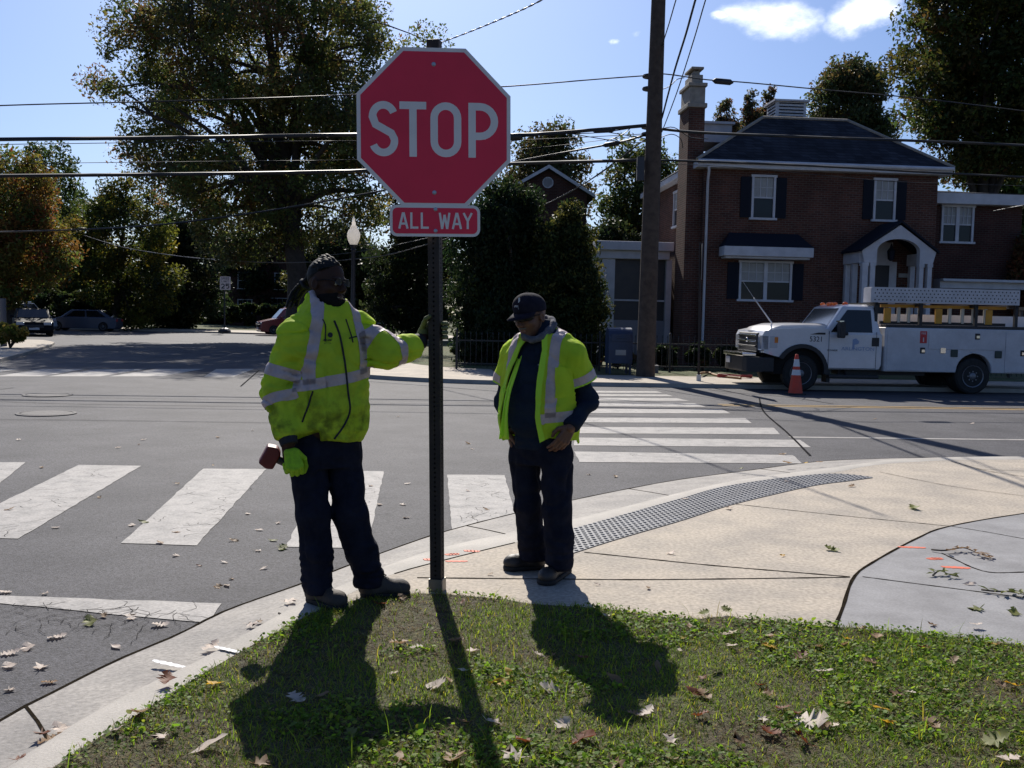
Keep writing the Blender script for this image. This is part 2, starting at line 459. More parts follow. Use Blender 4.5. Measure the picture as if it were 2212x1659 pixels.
mb.ribbon(JD, [.019 + .003 * math.sin(i * 1.9) for i in range(40)], .0048)
bl = [LC[i] for i in range(len(LC)) if G(850, 1240, 0).x - .02 < LC[i].x < G(1125, 1170, 0).x]
mb.ribbon(bl, .012, .0016)
tag(mb.build('pavement_joint_lines', M_JOINT, keep=True), kind='structure')
# radial joints of gutter and kerb, cracked edge of the asphalt
mb = MB()
ia = list(range(len(LA)))
for q in ((1000, 1137), (1352, 1057), (60, 1524), (1640, 1013)):
    t = G(q[0], q[1], RZ); k = min(ia, key=lambda i: (LA[i] - t).length)
    a, b = LA[k] + Vector((0, 0, .002)), LB[k] + Vector((0, 0, .002)); mb.ribbon([a, a.lerp(b, .5) + Vector((.004, .003, 0)), b], .014)
mb.ribbon([p + Vector((0, 0, .002)) for p in LA[:-1]], [.018 + .012 * mnoise.noise(Vector((i * .7, 0, 0))) for i in range(len(LA) - 1)])
tag(mb.build('gutter_joint_lines', M_JOINT, keep=True), kind='structure')

# tactile warning strip with truncated domes
TO = spline(px([(1121, 1171), (1235, 1143.5), (1352, 1111), (1469, 1078), (1563, 1052), (1691, 1033), (1797, 1024), (1883, 1031)], 0), 60)
TI = spline(px([(1150, 1226), (1250, 1192), (1352, 1160), (1469, 1126), (1588, 1089), (1751, 1051), (1830, 1040), (1886, 1032.5)], 0), 60)
M_TACT = mat('tactile_grey', (.115, .12, .135), .6, (.075, .078, .09), 3, 5, speck=(50, .2))
mb = MB()
mb.add([v + Vector((0, 0, .005)) for p in zip(TO, TI) for v in p], [(2 * i, 2 * i + 2, 2 * i + 3, 2 * i + 1) for i in range(59)])
Ltot = sum((TO[i + 1] - TO[i]).length for i in range(59)); ncol = int(Ltot / .06)
TOs, TIs = spline(TO, ncol), spline(TI, ncol)
for i in range(ncol):
    wd = (TOs[i] - TIs[i]).length; nr = int(wd / .06)
    for j in range(nr):
        c = TIs[i].lerp(TOs[i], (j + .5) / nr); n = 6
        ring = [(Vector((math.cos(6.283 * k / n), math.sin(6.283 * k / n), 0))) for k in range(n)]
        mb.add([c + r * .016 + Vector((0, 0, .005)) for r in ring] + [c + r * .010 + Vector((0, 0, .0115)) for r in ring],
               [(k, (k + 1) % n, (k + 1) % n + n, k + n) for k in range(n)] + [tuple(range(n, 2 * n))])
tag(mb.build('tactile_pavement', M_TACT, keep=True, fix=False), kind='structure')

# painted crossings
def stripe(mb, quad, z=RZ + .004, jag=.012):
    q = px(quad, z); pts = []
    for a in range(4):
        p0, p1 = q[a], q[(a + 1) % 4]; n = max(3, int((p1 - p0).length / .12))
        nn = Vector((-(p1 - p0).y, (p1 - p0).x, 0)).normalized()
        for k in range(n):
            p = p0.lerp(p1, k / n); pts.append(p + nn * jag * mnoise.noise(p * 9.0))
    mb.sheet(P2(pts), (0, 0, z))
def cracks(mb, quad, z, n, seed, w=.0035, ln=.55):
    r = random.Random(seed); q = px(quad, z)
    for _ in range(n):
        u, v = r.uniform(.06, .94), r.uniform(.06, .94)
        p = q[0].lerp(q[1], u).lerp(q[3].lerp(q[2], u), v); a = r.uniform(0, 6.28); pts = [p]
        for _k in range(r.randint(3, 7)):
            a += r.uniform(-.8, .8); p = p + Vector((math.cos(a), math.sin(a), 0)) * r.uniform(.03, .11) * ln; pts.append(p)
        mb.ribbon(pts, [w * r.uniform(.4, 1.1) for _ in pts], z + .0015)
near = [[(-160, 1000), (55, 998), (-140, 1160), (-480, 1165)], [(170, 1004), (305, 1006), (40, 1163), (-150, 1160)], [(440, 1012), (575, 1013), (425, 1178), (262, 1173)],
        [(700, 1016), (830, 1018), (792, 1184), (618, 1181)], [(966, 1025), (1090, 1026), (1113, 1112), (976, 1143)]]
mb = MB(); ck = MB()
for i, q in enumerate(near): stripe(mb, q); cracks(ck, q, RZ + .004, 34, i)
stop = [(-260, 1278), (0, 1286), (480, 1303), (445, 1345), (374, 1370), (-200, 1352)]
stripe(mb, stop)
cracks(ck, [(0, 1290), (460, 1305), (380, 1365), (0, 1358)], RZ + .004, 60, 91)
tag(mb.build('road_near_crossing', M_ROADPAINT, keep=True), kind='structure')
right = [[(1240, 975), (1712, 983), (1733, 1001), (1252, 998)], [(1240, 945), (1728, 950), (1752, 966), (1240, 962)], [(1232, 922), (1672, 924), (1685, 938), (1232, 936)], [(1228, 902), (1610, 903), (1624, 914), (1228, 912)],
         [(1225, 883), (1560, 884), (1578, 893), (1225, 892)], [(1225, 870), (1500, 871), (1525, 879), (1225, 877)], [(1225, 859), (1462, 860), (1490, 866), (1225, 865)],
         [(1225, 851), (1440, 852), (1455, 856), (1225, 855)], [(1225, 844), (1418, 845), (1432, 848.5), (1225, 848)]]
mb = MB()
for i, q in enumerate(right): stripe(mb, q); cracks(ck, q, RZ + .004, 22, 40 + i)
tag(mb.build('road_right_crossing', M_ROADPAINT, keep=True), kind='structure')
far = [[(-40 + 0, 798), (40, 797), (-60, 813), (-160, 813)], [(110 - 20, 797.5), (206 - 20, 797), (88, 813), (-12, 813)], [(206, 798), (315, 797), (216, 813), (103, 813)], [(338, 797), (442, 796.5), (350, 813), (236, 813)],
       [(467, 797), (550, 796.5), (505, 814), (368 + 72, 814)], [(600, 797), (690, 797), (670, 814), (560, 814)], [(740, 797), (830, 797), (830, 814), (720, 814)]]
mb = MB()
for q in far: stripe(mb, q)
tag(mb.build('road_far_crossing', M_ROADPAINT, keep=True), kind='structure')
tag(ck.build('road_paint_cracks', mat('crack_dark', (.03, .028, .03), 1.0, (.06, .055, .05), 20, spec=0.0), keep=True, fix=False), kind='structure')
# centre line, edge line, seams in the asphalt
mb = MB()
y0 = G(1560, 876, RZ + .004)
for o in (0, .28): mb.ribbon([y0 + V * o, y0 + V * o + U * 40], .11, RZ + .004)
tag(mb.build('road_centre_lines', M_YELLOW, keep=True), kind='structure')
mb = MB(); w0 = G(1705, 944, RZ + .004); mb.ribbon([w0, w0 + U * 40], .12, RZ + .004)
tag(mb.build('road_edge_line', M_ROADPAINT, keep=True), kind='structure')
mb = MB()
for pts, w in (([(1640, 860), (1650, 890), (1700, 935), (1750, 985)], .03), ([(0, 868), (200, 874), (620, 880)], .02), ([(0, 907), (300, 910), (640, 915)], .02), ([(560, 800), (520, 835)], .03),
               ([(0, 770 + 72), (30, 838)], .02), ([(1530, 842), (1600, 850), (1700, 858), (1800, 873)], .03), ([(1560, 850), (2212, 862)], .015)):
    mb.ribbon(spline(px(pts, RZ), 24), [w * (1 + .5 * mnoise.noise(Vector((i * .9, w * 99, 0)))) for i in range(24)], RZ + .0085)
tag(mb.build('road_seam_lines', mat('tar_seam', (.022, .022, .024), 1.0, (.04, .04, .04), 20, spec=0.0), keep=True), kind='structure')

# blocks across the junction: raised pavements with a kerb face, lawn behind
def block(name, poly, z1, m_top, m_side):
    mb = MB(); n = len(poly)
    tr = tessellate_polygon([[Vector((p[0], p[1], 0)) for p in poly]])
    mb.add([(p[0], p[1], z1) for p in poly], [tuple(t) for t in tr])
    mb.cur = 1
    mb.add([(p[0], p[1], RZ - .02) for p in poly] + [(p[0], p[1], z1) for p in poly], [(i, (i + 1) % n, (i + 1) % n + n, i + n) for i in range(n)])
    return tag(mb.build(name, [m_top, m_side], keep=True), kind='structure')
def arc(c, r, a0, a1, n=14): return [(c[0] + r * math.cos(math.radians(a0 + (a1 - a0) * i / n)), c[1] + r * math.sin(math.radians(a0 + (a1 - a0) * i / n))) for i in range(n + 1)]
kf = G(1500, 838, RZ)                                    # a point of the far kerb
R0 = 6.0
cc = kf - U * 3.8 + V * R0
ca = math.degrees(GA)
fr = [tuple((kf + U * 60).xy)] + [tuple((kf).xy)] + arc(cc, R0, 270 + ca, 180 + ca) + [tuple((Vector((cc.x, cc.y, 0)) - U * R0 + V * 28).xy), tuple((kf + V * 34 + U * 60).xy)]
block('far_pavement', fr, 0.0, M_CONC, M_KERB)
fl0 = kf + V * 2.9                                        # back of the far pavement
fr2 = [tuple((fl0 + U * 60).xy), tuple((fl0 - U * 4.5).xy)] + arc((cc + V * 2.2 + U * .5).xy, R0 - 2.4, 250 + ca, 180 + ca, 8) + [tuple((cc - U * (R0 - 2.4) + V * 28).xy), tuple((fl0 + V * 31 + U * 60).xy)]
mb = MB(); mb.sheet(fr2, (0, 0, .005)); tag(mb.build('far_lawn', M_FARLAWN, keep=True), kind='structure')
fl = P2(px([(-500, 800), (-160, 800), (0, 783), (60, 766), (112, 749), (118, 744), (95, 739), (30, 737), (-300, 742), (-700, 760)], RZ))
block('left_pavement', fl, 0.0, M_CONC, M_KERB)
fe_a = Vector((-75, 62, 0)); fe_b = Vector((30, 70, 0))
block('end_pavement', [(-45, 72), (-27, 69), (-18, 66.5), (-4, 63), (20, 62), (20, 100), (-60, 100), (-60, 80)], 0.0, M_CONC, M_KERB)
mb = MB(); mb.sheet([(-60, 84), (-45, 76.5), (-27, 75), (-18, 74), (-4, 71), (20, 70), (20, 160), (-60, 160)], (0, 0, .006))
tag(mb.build('end_lawn', M_FARLAWN, keep=True), kind='structure')
# ------------------------------------------------------------------ implicit bodies and cloth, meshed by surface nets
A3 = lambda p: np.array(p, float)
def f_cone(P, a, b, r0, r1, sc=None):
    a, b = A3(a), A3(b); ab = b - a; t = np.clip((P - a) @ ab / max(ab @ ab, 1e-9), 0, 1)[:, None]
    return np.linalg.norm(P - a - t * ab, axis=1) - (r0 + (r1 - r0) * t[:, 0])
def f_chain(P, pts, rs, k=.02):
    d = None
    for i in range(len(pts) - 1):
        e = f_cone(P, pts[i], pts[i + 1], rs[i], rs[i + 1]); d = e if d is None else smin(d, e, k)
    return d
def f_ell(P, c, r, M=None):
    q = (P - A3(c))
    if M is not None: q = q @ A3(M).T
    r = A3(r); k0 = np.linalg.norm(q / r, axis=1); k1 = np.linalg.norm(q / (r * r), axis=1)
    return k0 * (k0 - 1) / np.maximum(k1, 1e-9)
def f_box(P, c, h, rr=.0, M=None):
    q = (P - A3(c))
    if M is not None: q = q @ A3(M).T
    q = np.abs(q) - (A3(h) - rr)
    return np.linalg.norm(np.maximum(q, 0), axis=1) + np.minimum(q.max(axis=1), 0) - rr
def smin(a, b, k):
    h = np.clip(.5 + .5 * (b - a) / k, 0, 1); return b * (1 - h) + a * h - k * h * (1 - h)
def smax(a, b, k): return -smin(-a, -b, k)
def f_loft(P, rows, yaw, pw=2.3):
    """rows: (z, cx, cy, a, b) from low to high; elliptic sections with the lateral axis turned by yaw"""
    rows = np.array(sorted(rows)); z = np.clip(P[:, 2], rows[0, 0], rows[-1, 0])
    cx, cy, a, b = [np.interp(z, rows[:, 0], rows[:, i]) for i in (1, 2, 3, 4)]
    dx, dy = P[:, 0] - cx, P[:, 1] - cy; c, s = math.cos(yaw), math.sin(yaw)
    u, v = dx * c + dy * s, -dx * s + dy * c
    k = (np.abs(u / a) ** pw + np.abs(v / b) ** pw) ** (1 / pw)
    d = (k - 1) * np.minimum(a, b)
    zo = np.maximum(np.maximum(rows[0, 0] - P[:, 2], P[:, 2] - rows[-1, 0]), 0)
    return np.where(zo > 0, np.hypot(np.maximum(d, 0), zo) + np.minimum(d, 0) * 0, d)
_rs = np.random.RandomState(5); _tab = _rs.rand(32, 32, 32)
def vnoise(P):
    i = np.floor(P).astype(int); f = P - i; f = f * f * (3 - 2 * f); o = 0
    for dx in (0, 1):
        for dy in (0, 1):
            for dz in (0, 1):
                w = (f[:, 0] if dx else 1 - f[:, 0]) * (f[:, 1] if dy else 1 - f[:, 1]) * (f[:, 2] if dz else 1 - f[:, 2])
                o = o + w * _tab[(i[:, 0] + dx) & 31, (i[:, 1] + dy) & 31, (i[:, 2] + dz) & 31]
    return o * 2 - 1
def folds(P, sx, sy, sz, seed=0.0):
    """cloth creases: ridged noise, about -1..1"""
    Q = P * A3((sx, sy, sz)) + seed
    w = vnoise(Q * .7 + 11.3)[:, None] * .6
    n = vnoise(Q + w); return (1 - 2 * np.abs(n)) * .6 + .4 * vnoise(Q * 2.1 + 3.7)
def surf(F, lo, hi, h):
    lo, hi = A3(lo), A3(hi); n = np.ceil((hi - lo) / h).astype(int) + 1
    ax = [lo[i] + h * np.arange(n[i]) for i in range(3)]
    g = np.stack(np.meshgrid(*ax, indexing='ij'), -1).reshape(-1, 3)
    v = np.concatenate([F(g[i:i + 400000]) for i in range(0, len(g), 400000)]).reshape(n)
    nx, ny, nz = n - 1
    s = v < 0
    acc = np.zeros((nx, ny, nz, 3)); cnt = np.zeros((nx, ny, nz))
    cor = [(a, b, c) for a in (0, 1) for b in (0, 1) for c in (0, 1)]
    def sl(c): return (slice(c[0], nx + c[0]), slice(c[1], ny + c[1]), slice(c[2], nz + c[2]))
    for a in range(3):
        for c in cor:
            if c[a]: continue
            e = list(c); e[a] = 1
            v0, v1 = v[sl(c)], v[sl(e)]; m = (v0 < 0) != (v1 < 0)
            t = np.where(m, v0 / np.where(m, v0 - v1, 1), 0)
            for k in range(3):
                acc[..., k] += np.where(m, (t if k == a else c[k]), 0)
            cnt += m
    act = cnt > 0; idx = -np.ones((nx, ny, nz), int); ii = np.argwhere(act); idx[act] = np.arange(len(ii))
    pts = (ii + acc[act] / cnt[act][:, None]) * h + lo
    fs = []
    for a in range(3):
        b, c = (a + 1) % 3, (a + 2) % 3
        sh = [slice(1, k) for k in (nx, ny, nz)]; sh[a] = slice(0, (nx, ny, nz)[a])
        s0 = s[tuple(sh)]; sh2 = list(sh); sh2[a] = slice(1, (nx, ny, nz)[a] + 1); s1 = s[tuple(sh2)]
        w = np.argwhere(s0 != s1)
        if not len(w): continue
        o = w.copy(); o[:, b] += 1; o[:, c] += 1
        flip = s0[tuple(w.T)]
        def at(db, dc):
            q = o.copy(); q[:, b] -= db; q[:, c] -= dc; return idx[tuple(q.T)]
        q = np.stack([at(1, 1), at(0, 1), at(0, 0), at(1, 0)], 1)
        q[~flip] = q[~flip][:, ::-1]; fs.append(q)
    fs = np.concatenate(fs)
    return pts, fs
def normals(Vv, Fq):
    n = np.cross(Vv[Fq[:, 2]] - Vv[Fq[:, 0]], Vv[Fq[:, 3 if Fq.shape[1] > 3 else 1]] - Vv[Fq[:, 1 if Fq.shape[1] > 3 else 0]])
    if Fq.shape[1] == 3: n = np.cross(Vv[Fq[:, 1]] - Vv[Fq[:, 0]], Vv[Fq[:, 2]] - Vv[Fq[:, 0]])
    o = np.zeros_like(Vv)
    for k in range(Fq.shape[1]): np.add.at(o, Fq[:, k], n)
    return o / np.maximum(np.linalg.norm(o, axis=1), 1e-12)[:, None]
def clip_attr(Vv, Fq, s):
    """triangles of the part of a quad mesh where the vertex value s > 0, cut cleanly along s = 0"""
    T = np.concatenate([Fq[:, [0, 1, 2]], Fq[:, [0, 2, 3]]]) if Fq.shape[1] == 4 else Fq
    k = (s[T] > 0).sum(1); out = [T[k == 3]]; nv = [v for v in Vv]; ns = None; cache = {}; extra = []
    def mid(i, j):
        key = (min(i, j), max(i, j))
        if key not in cache:
            t = s[i] / (s[i] - s[j]); cache[key] = len(nv); nv.append(Vv[i] + (Vv[j] - Vv[i]) * t)
        return cache[key]
    for t in T[(k == 1) | (k == 2)]:
        poly = []
        for a in range(3):
            i, j = int(t[a]), int(t[(a + 1) % 3])
            if s[i] > 0: poly.append(i)
            if (s[i] > 0) != (s[j] > 0): poly.append(mid(i, j))
        for a in range(1, len(poly) - 1): extra.append((poly[0], poly[a], poly[a + 1]))
    Tn = np.concatenate([out[0], np.array(extra, int).reshape(-1, 3)])
    nv = np.array(nv); used = np.unique(Tn); mp = -np.ones(len(nv), int); mp[used] = np.arange(len(used))
    return nv[used], mp[Tn]
def part_np(name, V_, F_, m, parent, **kw):
    base = A3(parent.location) if parent.parent is None else A3(parent.parent.location)
    return np_mesh(name, V_ - base, F_, m, parent, **kw)
def hand_sdf(wrist, dirv, back, side, curls, spread=.0, sc=1.0, thumb=(.5, .5), pad=0.0):
    """list of (a, b, r0, r1): palm and five fingers. dirv: wrist to knuckles, back: out of the back of the hand, side: towards the thumb"""
    w, d, n, s = A3(wrist), A3(dirv), A3(back), A3(side)
    d = d / np.linalg.norm(d); s = s - d * (s @ d); s /= np.linalg.norm(s); n = n - d * (n @ d) - s * (n @ s); n /= np.linalg.norm(n)
    out = []
    for i, (off, ln) in enumerate(((.030, .092), (.010, .098), (-.011, .098), (-.031, .088))):
        k = w + (s * off + d * ln) * sc
        out.append((w + s * off * .55 * sc + d * .015 * sc, k, .017 * sc + pad, .013 * sc + pad))
        seg = ((.046, .028, .022), (.050, .032, .024), (.047, .029, .023), (.037, .022, .020))[i]
        ang = 0.0; p = k
        for j, L in enumerate(seg):
            ang += curls[i] * (1.0, 1.1, .7)[j]
            q = p + (d * math.cos(ang) - n * math.sin(ang) + s * spread * (1.5 - i) * .12) * L * sc
            out.append((p, q, (.0105 - .001 * j) * sc + pad, (.0098 - .001 * j) * sc + pad)); p = q
    b = w + (s * .026 + d * .022) * sc
    t1 = b + (s * .030 + d * .028 - n * thumb[0] * .03) * sc
    t2 = t1 + (d * .030 + s * .006 - n * thumb[1] * .03) * sc
    t3 = t2 + (d * .022 - s * .006 - n * thumb[1] * .02) * sc
    out += [(b, t1, .016 * sc + pad, .0125 * sc + pad), (t1, t2, .0125 * sc + pad, .011 * sc + pad), (t2, t3, .011 * sc + pad, .009 * sc + pad)]
    return out
def hand_mesh(caps, h=.004, k=.006):
    pts = np.array([c[0] for c in caps] + [c[1] for c in caps])
    def F(P):
        d = None
        for c in caps:
            e = f_cone(P, *c); d = e if d is None else smin(d, e, k)
        return d
    return surf(F, pts.min(0) - .04, pts.max(0) + .04, h)
# ------------------------------------------------------------------ stop sign on its perforated post
M_RED = mat('sign_red', (.86, .016, .060), .5, (.78, .014, .052), 3, 3, spec=.5)
M_SIGNW = mat('sign_white', (.86, .76, .70), .45, (.80, .70, .65), 6, 3)
M_ALU = mat('bare_aluminium', (.5, .5, .5), .45, metal=.8)
M_POST = mat('post_brown_steel', (.022, .018, .017), .6, (.045, .032, .026), 9, 6, spec=.25)
M_BOLT = mat('bolt_steel', (.35, .36, .40), .4, metal=.7)
STD = 5.27
sp = G(945, 1275, 0)
sign_root = empty('stop_sign', (sp.x, sp.y, 0), 'red octagonal STOP sign with an ALL WAY plate on a dark perforated post', 'sign')
ptop = W(937, 88, STD)
pax = (Vector((ptop.x, sp.y + .0, ptop.z)) - Vector((sp.x, sp.y, -.05)))
pdir = pax.normalized()
# the post: square tube, holes as recessed dark discs framed by the wall of the tube
prot = Matrix.Rotation(math.radians(-13), 3, 'Z')
ex, ey = prot @ Vector((1, 0, 0)), prot @ Vector((0, 1, 0))
ex = (ex - pdir * ex.dot(pdir)).normalized(); ey = pdir.cross(ex).normalized()
hw = .031; n_h = int(pax.length / .0254); base = Vector((sp.x, sp.y, -.05))
mb = MB()
def tube_face(o, dx, nrm):
    """one wall of the tube with a round hole every inch"""
    step = pax.length / n_h; r = .0058
    for k in range(n_h):
        z0, z1 = step * k, step * (k + 1); zc = (z0 + z1) / 2
        out = [o - dx * hw + pdir * z0, o + dx * hw + pdir * z0, o + dx * hw + pdir * z1, o - dx * hw + pdir * z1]
        ring = [o + pdir * zc + dx * (r * math.cos(a)) + pdir * (r * math.sin(a)) for a in [math.radians(-135 + 45 * i) for i in range(8)]]
        ring2 = [q - nrm * .004 for q in ring]
        fs = [(0, 1, 6, 5, 4), (1, 2, 8, 7, 6), (2, 3, 10, 9, 8), (3, 0, 4, 11, 10)] + [(4 + i, 4 + (i + 1) % 8, 12 + (i + 1) % 8, 12 + i) for i in range(8)]
        mb.add(out + ring + ring2, fs)
for dx, nr in ((ex, -ey), (ey, ex), (-ex, ey), (-ey, -ex)): tube_face(base + nr * hw, dx, nr)
mb.add([base + pdir * pax.length + ex * hw * a + ey * hw * b for a, b in ((-1, -1), (1, -1), (1, 1), (-1, 1))], [(0, 1, 2, 3)])
mb.build('post', M_POST, sign_root, world=True, fix=False)
mb = MB(); sb = base + pdir * .05
for q in (-1, 1):
    mb.box(sb + pdir * .03 - ey * (hw + .006) , (.074, .006, .075), rot=Matrix((ex, ey, pdir)).transposed()); mb.box(sb + pdir * .03 + ex * (q * (hw + .006)), (.006, .066, .075), rot=Matrix((ex, ey, pdir)).transposed())
mb.build('post_sleeve', mat('galvanised_sleeve', (.42, .37, .28), .5, (.30, .27, .22), 20, metal=.4), sign_root, world=True)
mb = MB(); mb.box(W(938, 100, STD) + Vector((0, .0, .0)), (.068, .060, .062), rz=math.radians(-13)); mb.build('post_cap', M_POST, sign_root, world=True, bevel=.006)
# octagon
def sign_frame(cx, cy):
    c = W(cx, cy, STD - .052); n = (Vector((0.10, -1, 0))).normalized()
    r = (CAM_R @ Vector((1, 0, 0))); x = (r - n * r.dot(n)).normalized(); y = n.cross(x).normalized()
    return c, x, y, n
c, x, y, n = sign_frame(938, 276); k = STD / F_PX
def octa(ap, ay=None):
    ay = ay or ap; t = math.tan(math.radians(22.5)); return [(ap, -ay * t), (ap, ay * t), (ap * t, ay), (-ap * t, ay), (-ap, ay * t), (-ap, -ay * t), (-ap * t, -ay), (ap * t, -ay)]
AP = 161.5 * k; AY = 165 * k
mb = MB(); mb.prism(octa(AP, AY), c, x, y, -n * .003); mb.build('sign_border', M_SIGNW, sign_root, world=True)
mb = MB(); mb.prism(octa(AP - 8.2 * k, AY - 8.2 * k), c + n * .0005, x, y, n * .0008); mb.build('sign_face', M_RED, sign_root, world=True)
def stroke(mb, pts, w, o, x, y, n, h=.0012):
    """a ribbon of constant width along 2D pts, lying on the sign"""
    vs = []
    for i, p in enumerate(pts):
        shut = len(pts) > 4 and (Vector(pts[0]) - Vector(pts[-1])).length < 1e-6
        a, b = pts[i - 1 if i else (-2 if shut else 0)], pts[i + 1 if i < len(pts) - 1 else (1 if shut else i)]
        t = Vector((b[0] - a[0], b[1] - a[1])).normalized(); nn = Vector((-t.y, t.x)) * w / 2
        if shut or 0 < i < len(pts) - 1:                       # mitre
            t0 = Vector((p[0] - a[0], p[1] - a[1])).normalized(); nn = nn / max(.5, t0.dot(t))
        vs += [o + x * (p[0] + nn.x) + y * (p[1] + nn.y), o + x * (p[0] - nn.x) + y * (p[1] - nn.y)]
    fs = [(2 * i, 2 * i + 1, 2 * i + 3, 2 * i + 2) for i in range(len(pts) - 1)]
    m = len(vs); base_i = len(mb.v)
    mb.add([v + n * h for v in vs], fs); mb.add(vs, [tuple(reversed(f)) for f in fs])
    side = []
    for i in range(len(pts) - 1):
        for q in (0, 1): side.append((2 * i + q, 2 * i + 2 + q, m + 2 * i + 2 + q, m + 2 * i + q))
    for s_ in side: mb.f.append([base_i + j for j in s_]); mb.m.append(0)
def ell_pts(cx, cy, rx, ry, a0, a1, nn=14): return [(cx + rx * math.cos(math.radians(a0 + (a1 - a0) * i / nn)), cy + ry * math.sin(math.radians(a0 + (a1 - a0) * i / nn))) for i in range(nn + 1)]
def glyph(ch, w, h, t):
    """strokes (2D point lists) of a road-sign letter in a box w by h centred on 0, stroke thickness t"""
    a, b = w / 2 - t / 2, h / 2 - t / 2; H2, W2 = h / 2, w / 2; rc = min(a, b)
    if ch == 'S':
        q = b / 2; return [ell_pts(0, q, a, q, 22, 200, 16)[:-2] + [(-a * .72, q * .36), (0, 0), (a * .72, -q * .36)] + ell_pts(0, -q, a, q, 20, -158, 16)[1:]]
    if ch == 'T': return [[(-W2, b), (W2, b)], [(0, b - t / 2), (0, -H2)]]
    if ch == 'O': e = ell_pts(0, b - a, a, a, 0, 180, 12) + ell_pts(0, -b + a, a, a, 180, 360, 12); return [e + [e[0]]]
    if ch == 'P': r = h * .27; return [[(-a, -H2), (-a, H2)], [(-a + t / 2, b), (a - r, b)] + ell_pts(a - r, b - r, r, r, 88, -88, 12) + [(a - r, b - 2 * r), (-a + t / 2, b - 2 * r)]]
    if ch == 'A': return [[(-a, -H2), (-t * .12, H2)], [(a, -H2), (t * .12, H2)], [(-a * .62, -h * .19), (a * .62, -h * .19)]]
    if ch == 'L': return [[(-a, H2), (-a, -H2)], [(-a + t / 2, -b), (W2, -b)]]
    if ch == 'W': return [[(-a, H2), (-a * .52, -H2)], [(-a * .52, -H2), (0, H2 * .75)], [(0, H2 * .75), (a * .52, -H2)], [(a * .52, -H2), (a, H2)]]
    if ch == 'Y': return [[(-a, H2), (0, 0)], [(a, H2), (0, 0)], [(0, t * .3), (0, -H2)]]
    if ch == '2': r = a; return [ell_pts(0, b - r, r, r, 165, -25, 12) + [(-a, -b)], [(-W2, -b), (W2, -b)]]
    if ch == '5': r = h * .29; return [[(W2, b), (-a, b)], [(-a, H2), (-a * .95, h * .02)], [(-a, h * .03)] + ell_pts(a - r, -b + r, r, r, 100, -130, 12)]
    if ch == 'E': return [[(-a, -H2), (-a, H2)], [(-a + t / 2, b), (W2, b)], [(-a + t / 2, 0), (W2 * .8, 0)], [(-a + t / 2, -b), (W2, -b)]]
    if ch == 'D': return [[(-a, -H2), (-a, H2)], [(-a + t / 2, b), (0, b)] + ell_pts(0, b - a, a, a, 80, 0, 6) + ell_pts(0, -b + a, a, a, 0, -80, 6) + [(0, -b), (-a + t / 2, -b)]]
    if ch == 'I': return [[(0, -H2), (0, H2)]]
    if ch == 'M': return [[(-a, -H2), (-a, H2)], [(-a, H2), (0, -H2 * .4)], [(0, -H2 * .4), (a, H2)], [(a, H2), (a, -H2)]]
    return []
def letters(mb, spec, h, t, o, x, y, n, hh=.0012):
    for i, (ch, cx, w) in enumerate(spec):
        for j, s_ in enumerate(glyph(ch, w, h, t)): stroke(mb, s_, t, o + x * cx + n * (.00015 * j), x, y, n, hh)
mb = MB()
letters(mb, [('S', -106 * k, 61 * k), ('T', -44.5 * k, 56 * k), ('O', 24.5 * k, 65 * k), ('P', 103.5 * k, 63 * k)], 114 * k, 15.6 * k, c + n * .0014 - y * 4 * k, x, y, n)
mb.build('lettering', M_SIGNW, sign_root, world=True, fix=True)
mb = MB()
for dy in (131 * k, -135 * k): mb = MB(); mb.lathe(c + n * .0012 + y * dy - x * .001, [(.0115, 0), (.0115, .002), (.0075, .003), (.007, .0075), (.001, .008)], 10, n); mb.build('bolt', M_BOLT, sign_root, world=True)
# ALL WAY plate
def rrect(w, h, r, m=5):
    out = []
    for cx, cy, a0 in ((w / 2 - r, h / 2 - r, 0), (-w / 2 + r, h / 2 - r, 90), (-w / 2 + r, -h / 2 + r, 180), (w / 2 - r, -h / 2 + r, 270)):
        out += ell_pts(cx, cy, r, r, a0, a0 + 90, m)
    return out
c2, x, y, n = sign_frame(940, 477)
plate = mb = MB(); mb.prism(rrect(191 * k, 66 * k, 15 * k), c2, x, y, -n * .003); pl = mb.build('plate_border', M_SIGNW, sign_root, world=True)
mb = MB(); mb.prism(rrect(179 * k, 54 * k, 10 * k), c2 + n * .0005, x, y, n * .0008); mb.build('plate_face', M_RED, sign_root, world=True)
mb = MB()
letters(mb, [('A', -67 * k, 22 * k), ('L', -44 * k, 17 * k), ('L', -22 * k, 17 * k)], 34 * k, 4.6 * k, c2 + n * .0014, x, y, n)
mb.build('plate_lettering', M_SIGNW, sign_root, world=True)
mb = MB()
letters(mb, [('W', 20 * k, 25 * k), ('A', 46 * k, 22 * k), ('Y', 69 * k, 22 * k)], 34 * k, 4.6 * k, c2 + n * .0014, x, y, n)
mb.build('plate_lettering', M_SIGNW, sign_root, world=True)
mb = MB()
for dy in (24 * k, -21 * k): mb = MB(); mb.lathe(c2 + n * .0012 + y * dy + x * .002, [(.0105, 0), (.0105, .002), (.007, .003), (.0065, .007), (.001, .0075)], 10, n); mb.build('bolt', M_BOLT, sign_root, world=True)
